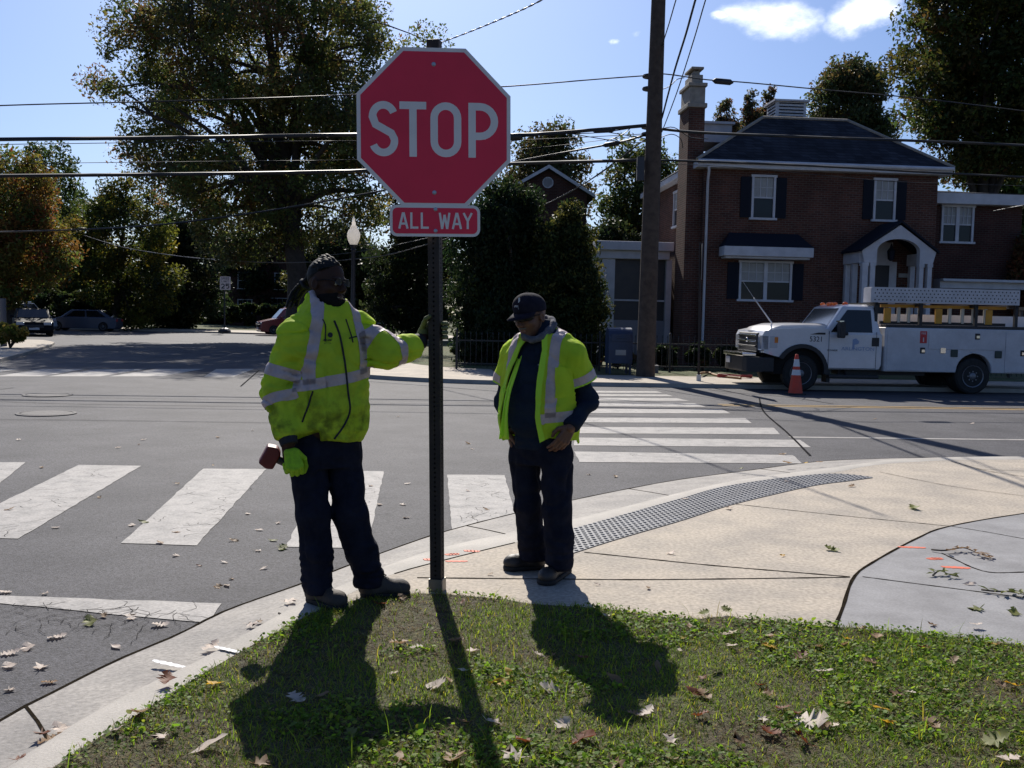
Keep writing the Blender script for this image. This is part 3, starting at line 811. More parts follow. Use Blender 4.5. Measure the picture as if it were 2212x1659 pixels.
# ------------------------------------------------------------------ the two workers
def hivis_mat(name, zd0, zd1, dirt):
    """fluorescent cloth, grimy between the heights zd0 and zd1 above the ground"""
    m = mat(name, (.66, .82, .055), .75, (.52, .68, .042), 9, 5, bump=.030, bscale=9, spec=.15, trans=(.62, .92, .03, .30))
    N, L = m.node_tree.nodes, m.node_tree.links
    p = N['Principled BSDF']; src = p.inputs['Base Color'].links[0].from_socket
    tc = N.new('ShaderNodeTexCoord'); sx = N.new('ShaderNodeSeparateXYZ'); L.new(tc.outputs['Object'], sx.inputs[0])
    a = N.new('ShaderNodeMapRange'); a.interpolation_type = 'SMOOTHSTEP'; a.inputs['From Min'].default_value = zd0; a.inputs['From Max'].default_value = (zd0 + zd1) / 2; L.new(sx.outputs['Z'], a.inputs['Value'])
    b = N.new('ShaderNodeMapRange'); b.interpolation_type = 'SMOOTHSTEP'; b.inputs['From Min'].default_value = zd1; b.inputs['From Max'].default_value = (zd0 + zd1) / 2; L.new(sx.outputs['Z'], b.inputs['Value'])
    ml = N.new('ShaderNodeMath'); ml.operation = 'MULTIPLY'; L.new(a.outputs[0], ml.inputs[0]); L.new(b.outputs[0], ml.inputs[1])
    nz = N.new('ShaderNodeTexNoise'); nz.inputs['Scale'].default_value = 11; nz.inputs['Detail'].default_value = 8; nz.inputs['Roughness'].default_value = .7; L.new(tc.outputs['Object'], nz.inputs['Vector'])
    r = N.new('ShaderNodeMapRange'); r.inputs['From Min'].default_value = .44; r.inputs['From Max'].default_value = .64; L.new(nz.outputs['Fac'], r.inputs['Value'])
    m2 = N.new('ShaderNodeMath'); m2.operation = 'MULTIPLY'; L.new(ml.outputs[0], m2.inputs[0]); L.new(r.outputs[0], m2.inputs[1])
    m3 = N.new('ShaderNodeMath'); m3.operation = 'MULTIPLY'; L.new(m2.outputs[0], m3.inputs[0]); m3.inputs[1].default_value = dirt
    mx = N.new('ShaderNodeMix'); mx.data_type = 'RGBA'; L.new(m3.outputs[0], mx.inputs['Factor']); L.new(src, mx.inputs['A']); mx.inputs['B'].default_value = (.05, .055, .02, 1)
    L.new(mx.outputs['Result'], p.inputs['Base Color'])
    return m
M_JACKET = hivis_mat('hivis_jacket_cloth', .62, 1.22, .85)
M_VEST = mat('hivis_vest_mesh', (.70, .85, .055), .75, (.58, .74, .045), 9, 4, spec=.15, bump=.022, bscale=9, trans=(.66, .96, .04, .38))
M_VESTLINE = mat('vest_binding', (.60, .95, .06), .7, trans=(.6, 1, .1, .3))
M_TAPE = mat('reflective_tape', (.52, .40, .38), .5, (.40, .31, .30), 14, 4, spec=.5, bump=.02, bscale=9)
M_TROUS = mat('dark_work_trousers', (.009, .010, .018), .9, (.017, .018, .030), 12, 6, spec=.08, bump=.03, bscale=9)
M_SHIRT = mat('dark_work_shirt', (.012, .018, .032), .9, (.018, .026, .044), 10, 5, spec=.08, bump=.03, bscale=9)
M_BLACK = mat('black_cloth', (.010, .010, .013), .8, (.016, .016, .02), 20)
M_HOOD = mat('grey_fleece', (.07, .07, .085), .95, (.12, .12, .14), 40, 4, bump=.002, bscale=120)
M_SKIN_D = mat('dark_brown_skin', (.048, .021, .012), .6, (.038, .016, .009), 20, spec=.22)
M_SKIN_B = mat('brown_skin', (.155, .070, .042), .55, (.125, .055, .033), 20, spec=.4)
M_HAIR = mat('black_hair', (.006, .0055, .005), .7, (.016, .014, .012), 60, spec=.22)
M_BEARD2 = mat('grizzled_beard', (.10, .085, .075), .9, (.20, .18, .16), 90, bump=.003, bscale=160)
M_LENS = mat('dark_lens', (.005, .005, .007), .28, spec=.22)
M_BOOTD = mat('dark_leather_boot', (.016, .013, .012), .55, (.035, .028, .024), 14, 5, bump=.0015, bscale=90)
M_BOOTT = mat('worn_brown_boot', (.026, .020, .017), .75, (.060, .047, .038), 9, 6, bump=.0015, bscale=90)
M_SOLE = mat('black_sole', (.010, .009, .009), .8)
M_GLOVE = mat('lime_glove_knit', (.40, .66, .02), .8, (.28, .48, .02), 60, trans=(.5, .9, .03, .2))
M_GLOVED = mat('olive_glove', (.07, .085, .018), .8, (.12, .13, .05), 40, bump=.001, bscale=150)
M_CAP = mat('navy_cap_cloth', (.011, .011, .020), .9, (.018, .017, .028), 40, spec=.1, bump=.0008, bscale=250)
M_EYE = mat('eye_white', (.5, .47, .43), .3)
M_TEETH = mat('teeth', (.62, .56, .46), .35)
M_LIP1 = mat('dark_lip', (.060, .024, .020), .45)
M_LIP2 = mat('brown_lip', (.17, .065, .05), .45)
M_INK = mat('dark_print', (.012, .018, .025), .8)
M_LOGO = mat('pale_embroidery', (.55, .55, .60), .8)

def frame(fwd, tilt=0.0, lean=0.0):
    """head frame: columns side (the figure's left), forward, up"""
    f = Vector(fwd).normalized(); s = Vector((0, 0, 1)).cross(f).normalized(); u = f.cross(s) * -1
    u = s.cross(f) * -1 if False else Vector((0, 0, 1))
    R = Matrix.Rotation(tilt, 3, s)           # nod
    f2, u2 = R @ f, R @ u
    R2 = Matrix.Rotation(lean, 3, f2); return R2 @ s, f2, R2 @ u2
def head_sdf(c, s, f, u, k=1.0):
    """skull, face and neck root as one implicit; c is the middle of the head"""
    c, s, f, u = A3(c), A3(s), A3(f), A3(u); M = np.stack([s, f, u])
    w = lambda a, b, d: c + (s * a + f * b + u * d) * k
    def F(P):
        d = f_ell(P, w(0, -.008, .028), A3((.077, .098, .098)) * k, M)
        d = smin(d, f_ell(P, w(0, .030, -.045), A3((.062, .062, .078)) * k, M), .03 * k)          # face
        d = smin(d, f_ell(P, w(0, .066, -.102), A3((.028, .024, .022)) * k, M), .025 * k)         # chin
        for q in (-1, 1):
            d = smin(d, f_ell(P, w(q * .044, .058, -.030), A3((.022, .022, .020)) * k, M), .018 * k)   # cheek
            d = smin(d, f_ell(P, w(q * .030, .082, .018), A3((.027, .012, .009)) * k, M), .012 * k)    # brow
            d = smax(d, -f_ell(P, w(q * .030, .097, -.002), A3((.019, .016, .012)) * k, M), .008 * k)  # eye socket
            d = smin(d, f_ell(P, w(q * .030, .079, -.002), A3((.0145, .0135, .011)) * k, M), .004 * k) # lid and eyeball
            e = f_ell(P, w(q * .080, -.008, -.012), A3((.010, .020, .032)) * k, M)
            e = smax(e, -f_ell(P, w(q * .089, -.003, -.010), A3((.007, .011, .020)) * k, M), .004 * k)
            d = smin(d, e, .008 * k)                                                                 # ear
            d = smin(d, f_ell(P, w(q * .012, .100, -.038), A3((.010, .010, .008)) * k, M), .008 * k)   # nostril wing
        d = smin(d, f_cone(P, w(0, .088, .008), w(0, .112, -.030), .009 * k, .0135 * k), .012 * k)        # nose
        d = smin(d, f_ell(P, w(0, .083, -.062), A3((.026, .014, .0075)) * k, M), .008 * k)                # upper lip
        d = smin(d, f_ell(P, w(0, .080, -.077), A3((.022, .013, .0075)) * k, M), .007 * k)                # lower lip
        d = smax(d, -f_ell(P, w(0, .098, -.0695), A3((.024, .012, .0018)) * k, M), .003 * k)              # mouth line
        return d
    return F, w, M
def face_parts(w, M, root, k, m_lip, smile, name):
    s, f, u = [Vector(M[i]) for i in range(3)]
    for q in (-1, 1):
        mb = MB(); mb.sphere(Vector(w(q * .030, .0815, -.002)), .0122 * k, 12, 8); mb.build('eyeball', M_EYE, root, world=True, smooth=60)
        mb = MB(); mb.sphere(Vector(w(q * .030, .0885, -.002)), .0055 * k, 10, 6); mb.build('iris', M_LENS, root, world=True, smooth=60)
    mb = MB(); mb.tube([Vector(w(a, .0935 - a * a * 9, -.067 + a * a * 8)) for a in np.linspace(-.024, .024, 9)], [.003, .0042, .005, .0052, .005, .0052, .005, .0042, .003], 6)
    mb.tube([Vector(w(a, .0900 - a * a * 9, -.0775 + a * a * 10)) for a in np.linspace(-.021, .021, 9)], [.003, .005, .006, .0065, .0066, .0065, .006, .005, .003], 6)
    mb.build('lips', m_lip, root, world=True, smooth=60)
    if smile:
        mb = MB(); mb.tube([Vector(w(a, .0905 - a * a * 9, -.0715 + a * a * 9)) for a in np.linspace(-.019, .019, 7)], .0034, 6); mb.build('teeth', M_TEETH, root, world=True, smooth=60)
def add_body(root, mat_skin, F_low, lo, hi, F_head, hlo, hhi):
    V1, Q1 = surf(F_low, lo, hi, .011); V2, Q2 = surf(F_head, hlo, hhi, .0045)
    return part_np('body', np.concatenate([V1, V2]), np.concatenate([Q1, Q2 + len(V1)]), mat_skin, root)
def boot(root, heel, toe, ankle, m_up, rs=1.0, lace=True):
    heel, toe, ankle = A3(heel), A3(toe), A3(ankle); d = toe - heel; d[2] = 0; L_ = np.linalg.norm(d); d /= L_; sd = np.cross(d, (0, 0, 1)); M = np.stack([sd, d, A3((0, 0, 1))])
    mid = heel + d * L_ * .55
    def F(P):
        e = f_ell(P, heel + d * .045 + A3((0, 0, .055)), (.043 * rs, .058, .052), M)
        e = smin(e, f_cone(P, heel + d * .05 + A3((0, 0, .045)), toe - d * .062 + A3((0, 0, .042)), .042 * rs, .040 * rs), .03)
        e = smin(e, f_ell(P, toe - d * .060 + A3((0, 0, .046)), (.050 * rs, .062, .044), M), .025)
        e = smin(e, f_cone(P, heel + d * .055 + A3((0, 0, .06)), ankle + A3((0, 0, .02)), .048 * rs, .052 * rs), .03)
        e = smin(e, f_cone(P, heel + d * .07 + A3((0, 0, .10)), mid + A3((0, 0, .066)), .036 * rs, .030 * rs), .02)
        e = smax(e, heel[2] + .020 - P[:, 2], .006)
        return e - .0016 * folds(P, 26, 26, 34, 4)
    lo = np.minimum(np.minimum(heel, toe), ankle) - .09; hi = np.maximum(np.maximum(heel, toe), ankle) + .09
    b = part_np('boot', *surf(F, lo, hi, .0065), m_up, root)
    def S(P):
        Q = P.copy(); e = f_cone(np.c_[Q[:, :2], 0 * Q[:, 0]], np.r_[(heel + d * .045)[:2], 0], np.r_[(toe - d * .055)[:2], 0], .048 * rs, .057 * rs)
        e = np.minimum(e, 9); return smax(e, np.abs(Q[:, 2] - heel[2] - .014) - .014, .006)
    part_np('sole', *surf(S, lo, hi, .006), M_SOLE, b)
    if lace:
        mb = MB()
        for j in range(5):
            p = Vector(mid + (heel + d * .07 - mid) * (.1 + j * .17)) + Vector((0, 0, .098 + .016 * j)); mb.tube([p - Vector(sd) * .022, p + Vector(d) * .010, p + Vector(sd) * .022], .0035, 5)
        mb.build('lace', mat('boot_lace', (.05, .045, .04), .8), b, world=True)
    return b
def tape(root, Vv, Qv, s, name='reflective_tape', m=None, off=.0022):
    n = normals(Vv, Qv); v, t = clip_attr(Vv + n * off, Qv, s)
    if len(t): return part_np(name, v, t, m or M_TAPE, root)
def seg_t(P, a, b):
    a, b = A3(a), A3(b); return ((P - a) @ (b - a)) / ((b - a) @ (b - a)), np.linalg.norm(P - a - np.clip(((P - a) @ (b - a)) / ((b - a) @ (b - a)), 0, 1)[:, None] * (b - a), axis=1)

# ---- worker holding the post: jacket, trousers, boots, pulled-back locks, drill in the other hand
D1 = 5.10
w1 = G(735, 1298, 0); p1 = empty('person', (w1.x, w1.y, 0), 'worker in a grimy lime hooded jacket with long tied-back locks, gripping the sign post', 'person')
YAW1 = math.radians(30)
def Lr(rows, Y): return [(W(704, r[0], Y).z, W(r[1], r[0], Y).x, Y + (r[4] if len(r) > 4 else 0), r[2], r[3]) for r in rows]
rows1 = Lr([(958, 703, .196, .150), (948, 703, .205, .158), (925, 704, .222, .176), (885, 706, .226, .182), (830, 709, .218, .172), (780, 711, .214, .162), (735, 713, .206, .150), (705, 714, .185, .132), (680, 713, .140, .108), (660, 711, .098, .09), (644, 709, .085, .083)], D1)
sR, eR, wR = W(632, 728, 5.00), W(598, 850, 4.98), W(622, 948, 4.90)
sL, eL, wL = W(774, 712, 5.20), W(842, 764, 5.13), W(899, 742, 5.27)
hemz = W(700, 950, D1).z
def torso1(P): return f_loft(P, rows1, YAW1)
def arms1(P):
    a = f_chain(P, [sR, eR, wR], [.086, .082, .062], .05); b = f_chain(P, [sL, W(806, 738, 5.16), eL, W(880, 752, 5.21), wL], [.084, .074, .068, .066, .062], .07); b = smin(b, f_cone(P, W(818, 778, 5.12), W(896, 764, 5.22), .052, .045), .05)
    return np.minimum(a, b)
def jacket_raw(P):
    d = torso1(P); d = smin(d, arms1(P), .045)
    nk = W(711, 668, D1)
    d = smin(d, np.minimum(f_cone(P, nk, sR, .075, .088), f_cone(P, nk, sL, .075, .086)), .05)
    d = smin(d, f_ell(P, W(676, 676, 5.20), (.085, .075, .065)), .035)                        # hood lying on the back
    d = smin(d, f_cone(P, W(655, 690, 5.06), W(676, 640, 5.10), .040, .034), .03)              # collar, image left
    d = smin(d, f_cone(P, W(672, 642, 5.22), W(745, 652, 5.26), .034, .03), .03)
    d = smin(d, f_cone(P, W(745, 652, 5.22), W(752, 678, 5.10), .028, .026), .025)
    return d
def grooves(P, arm):
    """narrow creases: bunched across the sleeves, slanting over the body"""
    q = P @ A3(((.8, .1, .6), (.0, 1, .0), (-.6, .0, .8)))
    g1 = np.exp(-(vnoise(q * A3((3.5, 5, 9)) + 3.1) / .10) ** 2); g2 = np.exp(-(vnoise(P * A3((9, 6, 3.2)) + 8.7) / .09) ** 2); g3 = np.exp(-(vnoise(P * A3((6, 6, 15)) + 1.7) / .12) ** 2)
    return .011 * g1 * (1 - .5 * arm) + .007 * g2 * (1 - arm) + .012 * g3 * arm
def jacket(P):
    d = jacket_raw(P)
    arm = np.clip(1 - arms1(P) / .05, 0, 1)
    low = np.clip((1.0 - P[:, 2]) / .25, 0, 1)
    d = d + folds(P, 5, 5, 13, 1.0) * (.008 + .010 * arm + .006 * low) + folds(P, 12, 12, 8, 7.0) * .006 + folds(P, 27, 27, 20, 2) * .0026 + grooves(P, arm)
    d = smax(d, hemz - .012 * np.sin(P[:, 0] * 16 + 1) - P[:, 2], .02)
    for a, q in ((wR, eR), (wL, eL)):
        a, q = A3(a), A3(q); n = (a - q) / np.linalg.norm(a - q)
        near = np.linalg.norm(P - a, axis=1) < .16
        d = np.where(near, smax(d, (P - a) @ n, .02), d)
    hole = f_cone(P, W(716, 676, D1 - .01), W(716, 620, D1 - .02), .062, .085)
    return smax(d, -hole, .012)
jlo, jhi = A3((min(eR.x, wR.x) - .16, 4.70, hemz - .05)), A3((wL.x + .1, 5.46, W(700, 625, D1).z))
JV, JQ = surf(jacket, jlo, jhi, .0075)
jk = part_np('jacket', JV, JQ, M_JACKET, p1)
# reflective bands, cut out of the cloth along their own edges
n1 = A3((math.sin(YAW1), -math.cos(YAW1), 0)); l1 = A3((math.cos(YAW1), math.sin(YAW1), 0))
ctr = A3(W(712, 800, D1)); lat = (JV - ctr) @ l1; dep = (JV - ctr) @ n1
armR = f_chain(JV, [sR, eR, wR], [.092, .086, .062], .05); armL = f_chain(JV, [sL, W(806, 738, 5.16), eL, W(880, 752, 5.21), wL], [.084, .074, .068, .066, .062], .07); tor = torso1(JV)
ontor = np.minimum(armR, armL) - tor                                      # > 0 on the torso
zb = A3(W(700, 820, 4.93))[2] + .035 * (lat - 0.0) / .2
tape(jk, JV, JQ, np.minimum(.028 - np.abs(JV[:, 2] - zb), ontor + .004))
topz = A3(W(700, 700, D1))[2]
latc = np.where(lat < 0, -.105 + .03 * np.clip((JV[:, 2] - topz) / .15, -1.5, 1), .120 - .02 * np.clip((JV[:, 2] - topz) / .15, -1, 1))
sv = np.minimum(.027 - np.abs(lat - latc), JV[:, 2] - zb + .0); tape(jk, JV, JQ, np.minimum(np.minimum(sv, dep + .06), np.where(lat < 0, .02 + ontor, .03 + ontor)))
for a, b, t0, wd, arm in ((sR, eR, .62, .030, armR), (eR, wR, .18, .026, armR), (sL, eL, .46, .032, armL), (eL, wL, .22, .026, armL)):
    t, dist = seg_t(JV, a, b); Ls = (b - a).length
    tape(jk, JV, JQ, np.minimum(wd - np.abs(t - t0) * Ls, np.minimum(.125 - dist, tor - arm + .045)))
# zip, pocket zips, drawcords, dark cuffs, print
jbv = lambda px_, py_, out=.006: None
from mathutils.bvhtree import BVHTree
def bvh_of(Vv, Qv): return BVHTree.FromPolygons([tuple(v) for v in Vv], [tuple(int(i) for i in q) for q in Qv])
JB = bvh_of(JV, JQ)
CAMP = Vector((0, 0, CAM_H))
def on(B, a, b, out=.004):
    """point of a surface met by the line of sight through a pixel, lifted off it"""
    r = ray(a, b).normalized(); h = B.ray_cast(CAMP, r)
    return (h[0] + h[1].normalized() * (out if h[1].dot(r) < 0 else -out)) if h[0] is not None else None
def surf_tube(B, pts, r, name, m, parent, n=40, out=.002, flat=None):
    q = [on(B, p.x, p.y, out) for p in spline([Vector((a, b, 0)) for a, b in pts], n)]; q = [v for v in q if v is not None]
    mb = MB(); mb.tube(q, r, 6); return mb.build(name, m, parent, world=True, smooth=60)
surf_tube(JB, [(722, 693), (733, 722), (741, 760), (747, 800), (752, 850), (756, 885), (745, 915), (722, 948)], .0055, 'zip', M_BLACK, jk)
surf_tube(JB, [(676, 845), (668, 870), (653, 912)], .0045, 'pocket_zip', M_BLACK, jk, 16)
surf_tube(JB, [(697, 690), (703, 705), (702, 738)], .0035, 'drawcord', M_BLACK, jk, 16)
surf_tube(JB, [(747, 690), (752, 705), (760, 730), (762, 740)], .0035, 'drawcord', M_BLACK, jk, 16)
surf_tube(JB, [(754, 731), (770, 727)], .0035, 'pen_clip', M_BLACK, jk, 8)
def knit_cuff(a, q, r, ln, root, m):
    a, q = Vector(a), Vector(q); d = (a - q).normalized(); mb = MB()
    mb.lathe(a - d * .03, [(r * .7, 0), (r, .01), (r * 1.02, ln * .5), (r * .92, ln), (r * .5, ln + .003)], 20, d); return mb.build('cuff', m, root, world=True, smooth=50)
knit_cuff(wR, eR, .047, .060, jk, M_BLACK); knit_cuff(W(902, 740, 5.275), eL, .047, .062, jk, M_BLACK)
mb = MB()
q = on(JB, 703, 733, .004)
for txt, dy, sz in (('ARLINGTON', -.004, .016), ('DEPARTMENT OF', -.022, .010), ('ENVIRONMENTAL', -.035, .010), ('SERVICES', -.048, .010)):
    put_text(mb, txt, sz, q + Vector((.026, .008, dy)), l1, (0, 0, 1), .9)
mb.lathe(q + Vector((.022, .004, .022)), [(.011, 0), (.013, .0), (.013, .002), (.011, .002)], 16, (n1[0], n1[1], 0))
mb.build('chest_print', M_INK, jk, world=True)
# trousers
hipR, knR, anR = W(663, 980, 5.06), W(677, 1112, 5.00), W(687, 1272, 4.98)
hipL, knL, anL = W(738, 980, 5.16), W(756, 1108, 5.09), W(797, 1250, 5.12)
def trousers(P):
    d = f_loft(P, Lr([(1005, 702, .185, .135), (975, 702, .190, .138), (930, 703, .185, .135)], D1 + .005), YAW1)
    a = f_chain(P, [hipR, knR, W(683, 1200, 4.98), anR], [.104, .090, .084, .088], .03); b = f_chain(P, [hipL, knL, W(782, 1195, 5.10), anL], [.104, .092, .086, .088], .03)
    d = smin(d, smin(a, b, .012), .03)
    low = np.clip((.42 - P[:, 2]) / .25, 0, 1); kn = np.exp(-((P[:, 2] - .53) / .1) ** 2)
    d = d + folds(P, 7, 7, 9, 3.3) * (.007 + .006 * kn) + folds(P, 8, 8, 26, 5.5) * .013 * low + .008 * np.exp(-(vnoise(P * A3((8, 8, 5)) + 2.2) / .10) ** 2) + folds(P, 24, 24, 18, 9) * .0015
    d = smax(d, .058 - P[:, 2], .01)
    return smax(d, P[:, 2] - (hemz + .06), .01)
tr = part_np('trousers', *surf(trousers, (min(hipR.x, anR.x) - .16, 4.78, .03), (anL.x + .16, 5.38, hemz + .08), .008), M_TROUS, p1)
def pocket(root, a, b, Y, w, h, nrm):
    pass
hl, tl = G(668, 1296, 0), G(742, 1312, 0)
boot(p1, (hl.x, hl.y, .0), (tl.x + .015, tl.y - .055, .0), (anR.x, anR.y + .01, .12), M_BOOTT)
hr_, tr_ = G(778, 1290, 0), G(884, 1286, 0)
boot(p1, (hr_.x, hr_.y + .01, .0), (tr_.x + .005, tr_.y - .01, .0), (anL.x - .01, anL.y, .13), M_BOOTT)
# head
S1, F1, U1 = frame((math.sin(math.radians(60)), -math.cos(math.radians(60)), 0), 0.0, math.radians(-4))
hc1 = W(706, 612, 5.12); K1 = 1.04
HF, hw1, HM1 = head_sdf(hc1, S1, F1, U1, K1)
def low1(P):
    d = f_loft(P, [(r[0], r[1], r[2], r[3] * .78, r[4] * .78) for r in rows1[:-2]], YAW1)
    d = smin(d, f_chain(P, [sR, eR, wR, W(622, 985, 4.90)], [.055, .048, .034, .028], .03), .03); d = smin(d, f_chain(P, [sL, eL, wL, W(915, 730, 5.29)], [.055, .046, .034, .028], .03), .03)
    d = smin(d, f_chain(P, [hipR, knR, anR], [.078, .060, .045], .03), .03); d = smin(d, f_chain(P, [hipL, knL, anL], [.078, .060, .045], .03), .03)
    d = smin(d, f_cone(P, W(711, 690, D1 + .02), hw1(0, -.02, -.05), .066, .060), .03)
    return d
hc = A3(hc1)
add_body(p1, M_SKIN_D, low1, (wR.x - .15, 4.7, .1), (wL.x + .12, 5.5, hc1.z), HF, hc - .19, hc + .19)
face_parts(hw1, HM1, p1, K1, M_LIP1, True, 'a')
def beard1(P):
    c = hw1(0, .035, -.085); d = f_ell(P, c, A3((.070, .070, .066)) * K1, HM1)
    d = smin(d, f_ell(P, hw1(0, .060, -.125), A3((.048, .045, .058)) * K1, HM1), .03)
    d = smax(d, -f_ell(P, hw1(0, .115, -.068), A3((.030, .034, .017)) * K1, HM1), .01)
    up = (P - A3(hc1)) @ HM1[2]; fw = (P - A3(hc1)) @ HM1[1]
    d = smax(d, up + .035 + .55 * np.maximum(fw - .03, 0) * 0, .02)
    return d + folds(P, 60, 60, 40, 3) * .003
part_np('beard', *surf(beard1, hc - .26, hc + .16, .006), mat('black_beard', (.008, .007, .006), .9, (.014, .012, .011), 60, spec=.1), p1)
mb = MB()                                                                  # glasses
for q in (-1, 1):
    e = [Vector(hw1(q * .031 + .025 * math.cos(a) , .108 - abs(.025 * math.cos(a)) * .18, .004 + .017 * math.sin(a))) for a in np.linspace(0, 2 * math.pi, 15)[:-1]]
    mb.add(e, [tuple(range(14))]); mb.tube(e + [e[0]], .0022, 5)
    mb.tube([Vector(hw1(q * .057, .100, .008)), Vector(hw1(q * .078, .05, .010)), Vector(hw1(q * .083, -.01, .004))], .0028, 5)
mb.tube([Vector(hw1(-.010, .110, .006)), Vector(hw1(0, .115, .008)), Vector(hw1(.010, .110, .006))], .0022, 5)
mb.build('glasses', M_LENS, p1, world=True, fix=False)
# locks: ropes from the hairline over the skull to the tie, then hanging down the back
r_ = random.Random(3)
def scalp(P):
    d = f_ell(P, hw1(0, -.012, .036), A3((.080, .100, .096)) * K1, HM1); up = (P - A3(hc1)) @ HM1[2]; fw = (P - A3(hc1)) @ HM1[1]
    return smax(d, .048 + .62 * (fw - .02) - up, .02) + folds(P, 50, 50, 50, 2) * .003
hair = part_np('hair', *surf(scalp, hc - .2, hc + .2, .006), M_HAIR, p1)
tie = Vector(hw1(0, -.128, .005))
for i in range(13):
    a = math.radians(-80 + 160 * i / 12)
    st = Vector(hw1(.070 * math.sin(a), .062 * math.cos(a) + .004, .088 - .03 * abs(math.sin(a))))
    md = Vector(hw1(.064 * math.sin(a), -.03, .128 - .05 * abs(math.sin(a)) + r_.uniform(-.003, .006)))
    pts = [st, st.lerp(md, .5) + Vector(U1) * .013, md, md.lerp(tie, .55) + Vector(U1) * .018, tie + Vector(S1) * r_.uniform(-.02, .02)]
    sp_ = spline(pts, 22); mb = MB(); mb.tube(sp_, [.0135 * (1 + .22 * math.sin(j * 2.2 + i)) for j in range(22)], 7); mb.build('braid', M_HAIR, hair, world=True, smooth=60)
for i in range(12):
    o = Vector(S1) * r_.uniform(-.026, .026) + Vector((r_.uniform(-.012, .012), 0, r_.uniform(-.01, .01)))
    pts = [tie + o, tie + o + Vector((-.026, .01, -.02)), W(650, 622, 5.22) + o, W(637, 640, 5.21) + o + Vector((0, 0, r_.uniform(-.03, .01))), W(628, 652, 5.17) + o * 1.3 + Vector((0, 0, r_.uniform(-.04, .02)))]
    sp_ = spline(pts, 20); mb = MB(); mb.tube(sp_, [.010 * (1 + .2 * math.sin(j * 2.4 + i)) * (1 - .4 * (j / 19) ** 4) for j in range(20)], 7); mb.build('lock', M_HAIR, hair, world=True, smooth=60)
mb = MB(); mb.lathe(tie + Vector((-.012, .004, -.012)), [(.030, -.008), (.036, -.004), (.036, .004), (.030, .008)], 16, Vector((-.026, .01, -.02)).normalized()); mb.build('hair_tie', M_BLACK, hair, world=True, smooth=50)
# right hand, gloved, closed round the drill's grip
gd = (wR - eR).normalized()
gx = Vector((-.86, .05, .5)).normalized()                                   # axis of the grip, towards the battery
hb = wR + gd * .055
caps = hand_sdf(hb, gd, (0.25, -.92, -.25), Vector((.75, .1, -.35)), [1.15, 1.25, 1.3, 1.35], .6, 1.06, (.9, 1.2), .0015)
HV, HQ = hand_mesh(caps, .0040, .0035); part_np('glove', HV, HQ, M_GLOVE, p1)
hcen = Vector(np.mean([c[0] for c in caps], axis=0)); 
# drill: a thing of its own, held in that hand
M_DRED = mat('tool_red', (.14, .012, .012), .5, (.11, .01, .01), 20); M_DBLK = mat('tool_black', (.012, .012, .013), .55)
g0 = W(626, 994, 4.955)
dr = empty('cordless_drill', tuple(g0), 'red and black cordless drill held low in the lime glove', 'drill')
bx = W(583, 985, 4.93); ch = W(648, 1012, 4.97)
ax = (ch - bx).normalized(); sd_ = ax.cross(Vector((0, 1, 0))).normalized(); yv = sd_.cross(ax)
mb = MB(); mb.prism([(-.040, -.048), (.005, -.062), (.040, -.050), (.044, .036), (.016, .060), (-.034, .050)], bx - yv * .036, ax, sd_, yv * .072); mb.build('battery', M_DRED, dr, world=True, bevel=.008)
mb = MB(); mb.cyl(bx + ax * .03, ch, .021, .024, 14); mb.build('grip', M_DBLK, dr, world=True, smooth=50)
tip = W(642, 1044, 4.985); bk = W(664, 990, 4.985); da = (tip - bk).normalized()
mb = MB(); mb.lathe(bk, [(.022, 0), (.034, .010), (.037, .05), (.036, .085), (.026, .10)], 16, da); mb.build('motor_housing', M_DRED, dr, world=True, smooth=40)
mb = MB(); mb.lathe(bk + da * .10, [(.024, 0), (.024, .018), (.015, .034), (.008, .037), (.0075, .06)], 12, da); mb.build('chuck', M_DBLK, dr, world=True, smooth=40)
# left hand behind the post, fingers round its far edge
pc = Vector((sp.x, sp.y, 0)) + pdir * ((W(945, 716, STD).z + .0) / pdir.z)
pz = pdir
hb2 = W(908, 733, 5.30)
caps = hand_sdf(hb2, Vector((.62, .36, .34)), Vector((-.35, .85, .10)), Vector((-.12, -.08, 1)), [.25, .35, .40, .45], .3, 1.06, (1.0, .6), .0035)
# fingers bent round the tube: placed knuckle by knuckle on circles round the post
caps = []
wrist = A3(hb2); PX_, PY_, PZ_ = A3(ex), A3(ey), A3(pdir)
pcn = A3(pc)
for i, dz in enumerate((.044, .019, -.006, -.031)):
    o = pcn + PZ_ * dz
    k0 = o - PX_ * .050 + PY_ * .052                                       # knuckle at the back left of the tube
    k1 = o - PX_ * .004 + PY_ * .060
    k2 = o + PX_ * .046 + PY_ * .042
    k3 = o + PX_ * (.051 - .002 * i) - PY_ * (.004 - .003 * i)
    k4 = o + PX_ * .046 - PY_ * (.030 - .006 * i)
    caps += [(wrist * .7 + (o - PX_ * .085 + PY_ * .03) * .3 + PZ_ * dz * .25, k0, .016, .0125), (k0, k1, .0122, .0115), (k1, k2, .0115, .0108), (k2, k3, .0108, .0102), (k3, k4, .0102, .0090)]
caps += [(wrist, pcn - PX_ * .075 + PY_ * .02, .030, .030), (pcn - PX_ * .08 + PY_ * .015 + PZ_ * .01, pcn - PX_ * .058 - PY_ * .018 + PZ_ * .046, .018, .0145), (pcn - PX_ * .058 - PY_ * .018 + PZ_ * .046, pcn - PX_ * .040 - PY_ * .043 + PZ_ * .068, .0140, .0125), (pcn - PX_ * .040 - PY_ * .043 + PZ_ * .068, pcn - PX_ * .020 - PY_ * .047 + PZ_ * .080, .0125, .011)]
HV, HQ = hand_mesh(caps, .0038, .0035); part_np('glove', HV, HQ, M_GLOVED, p1)
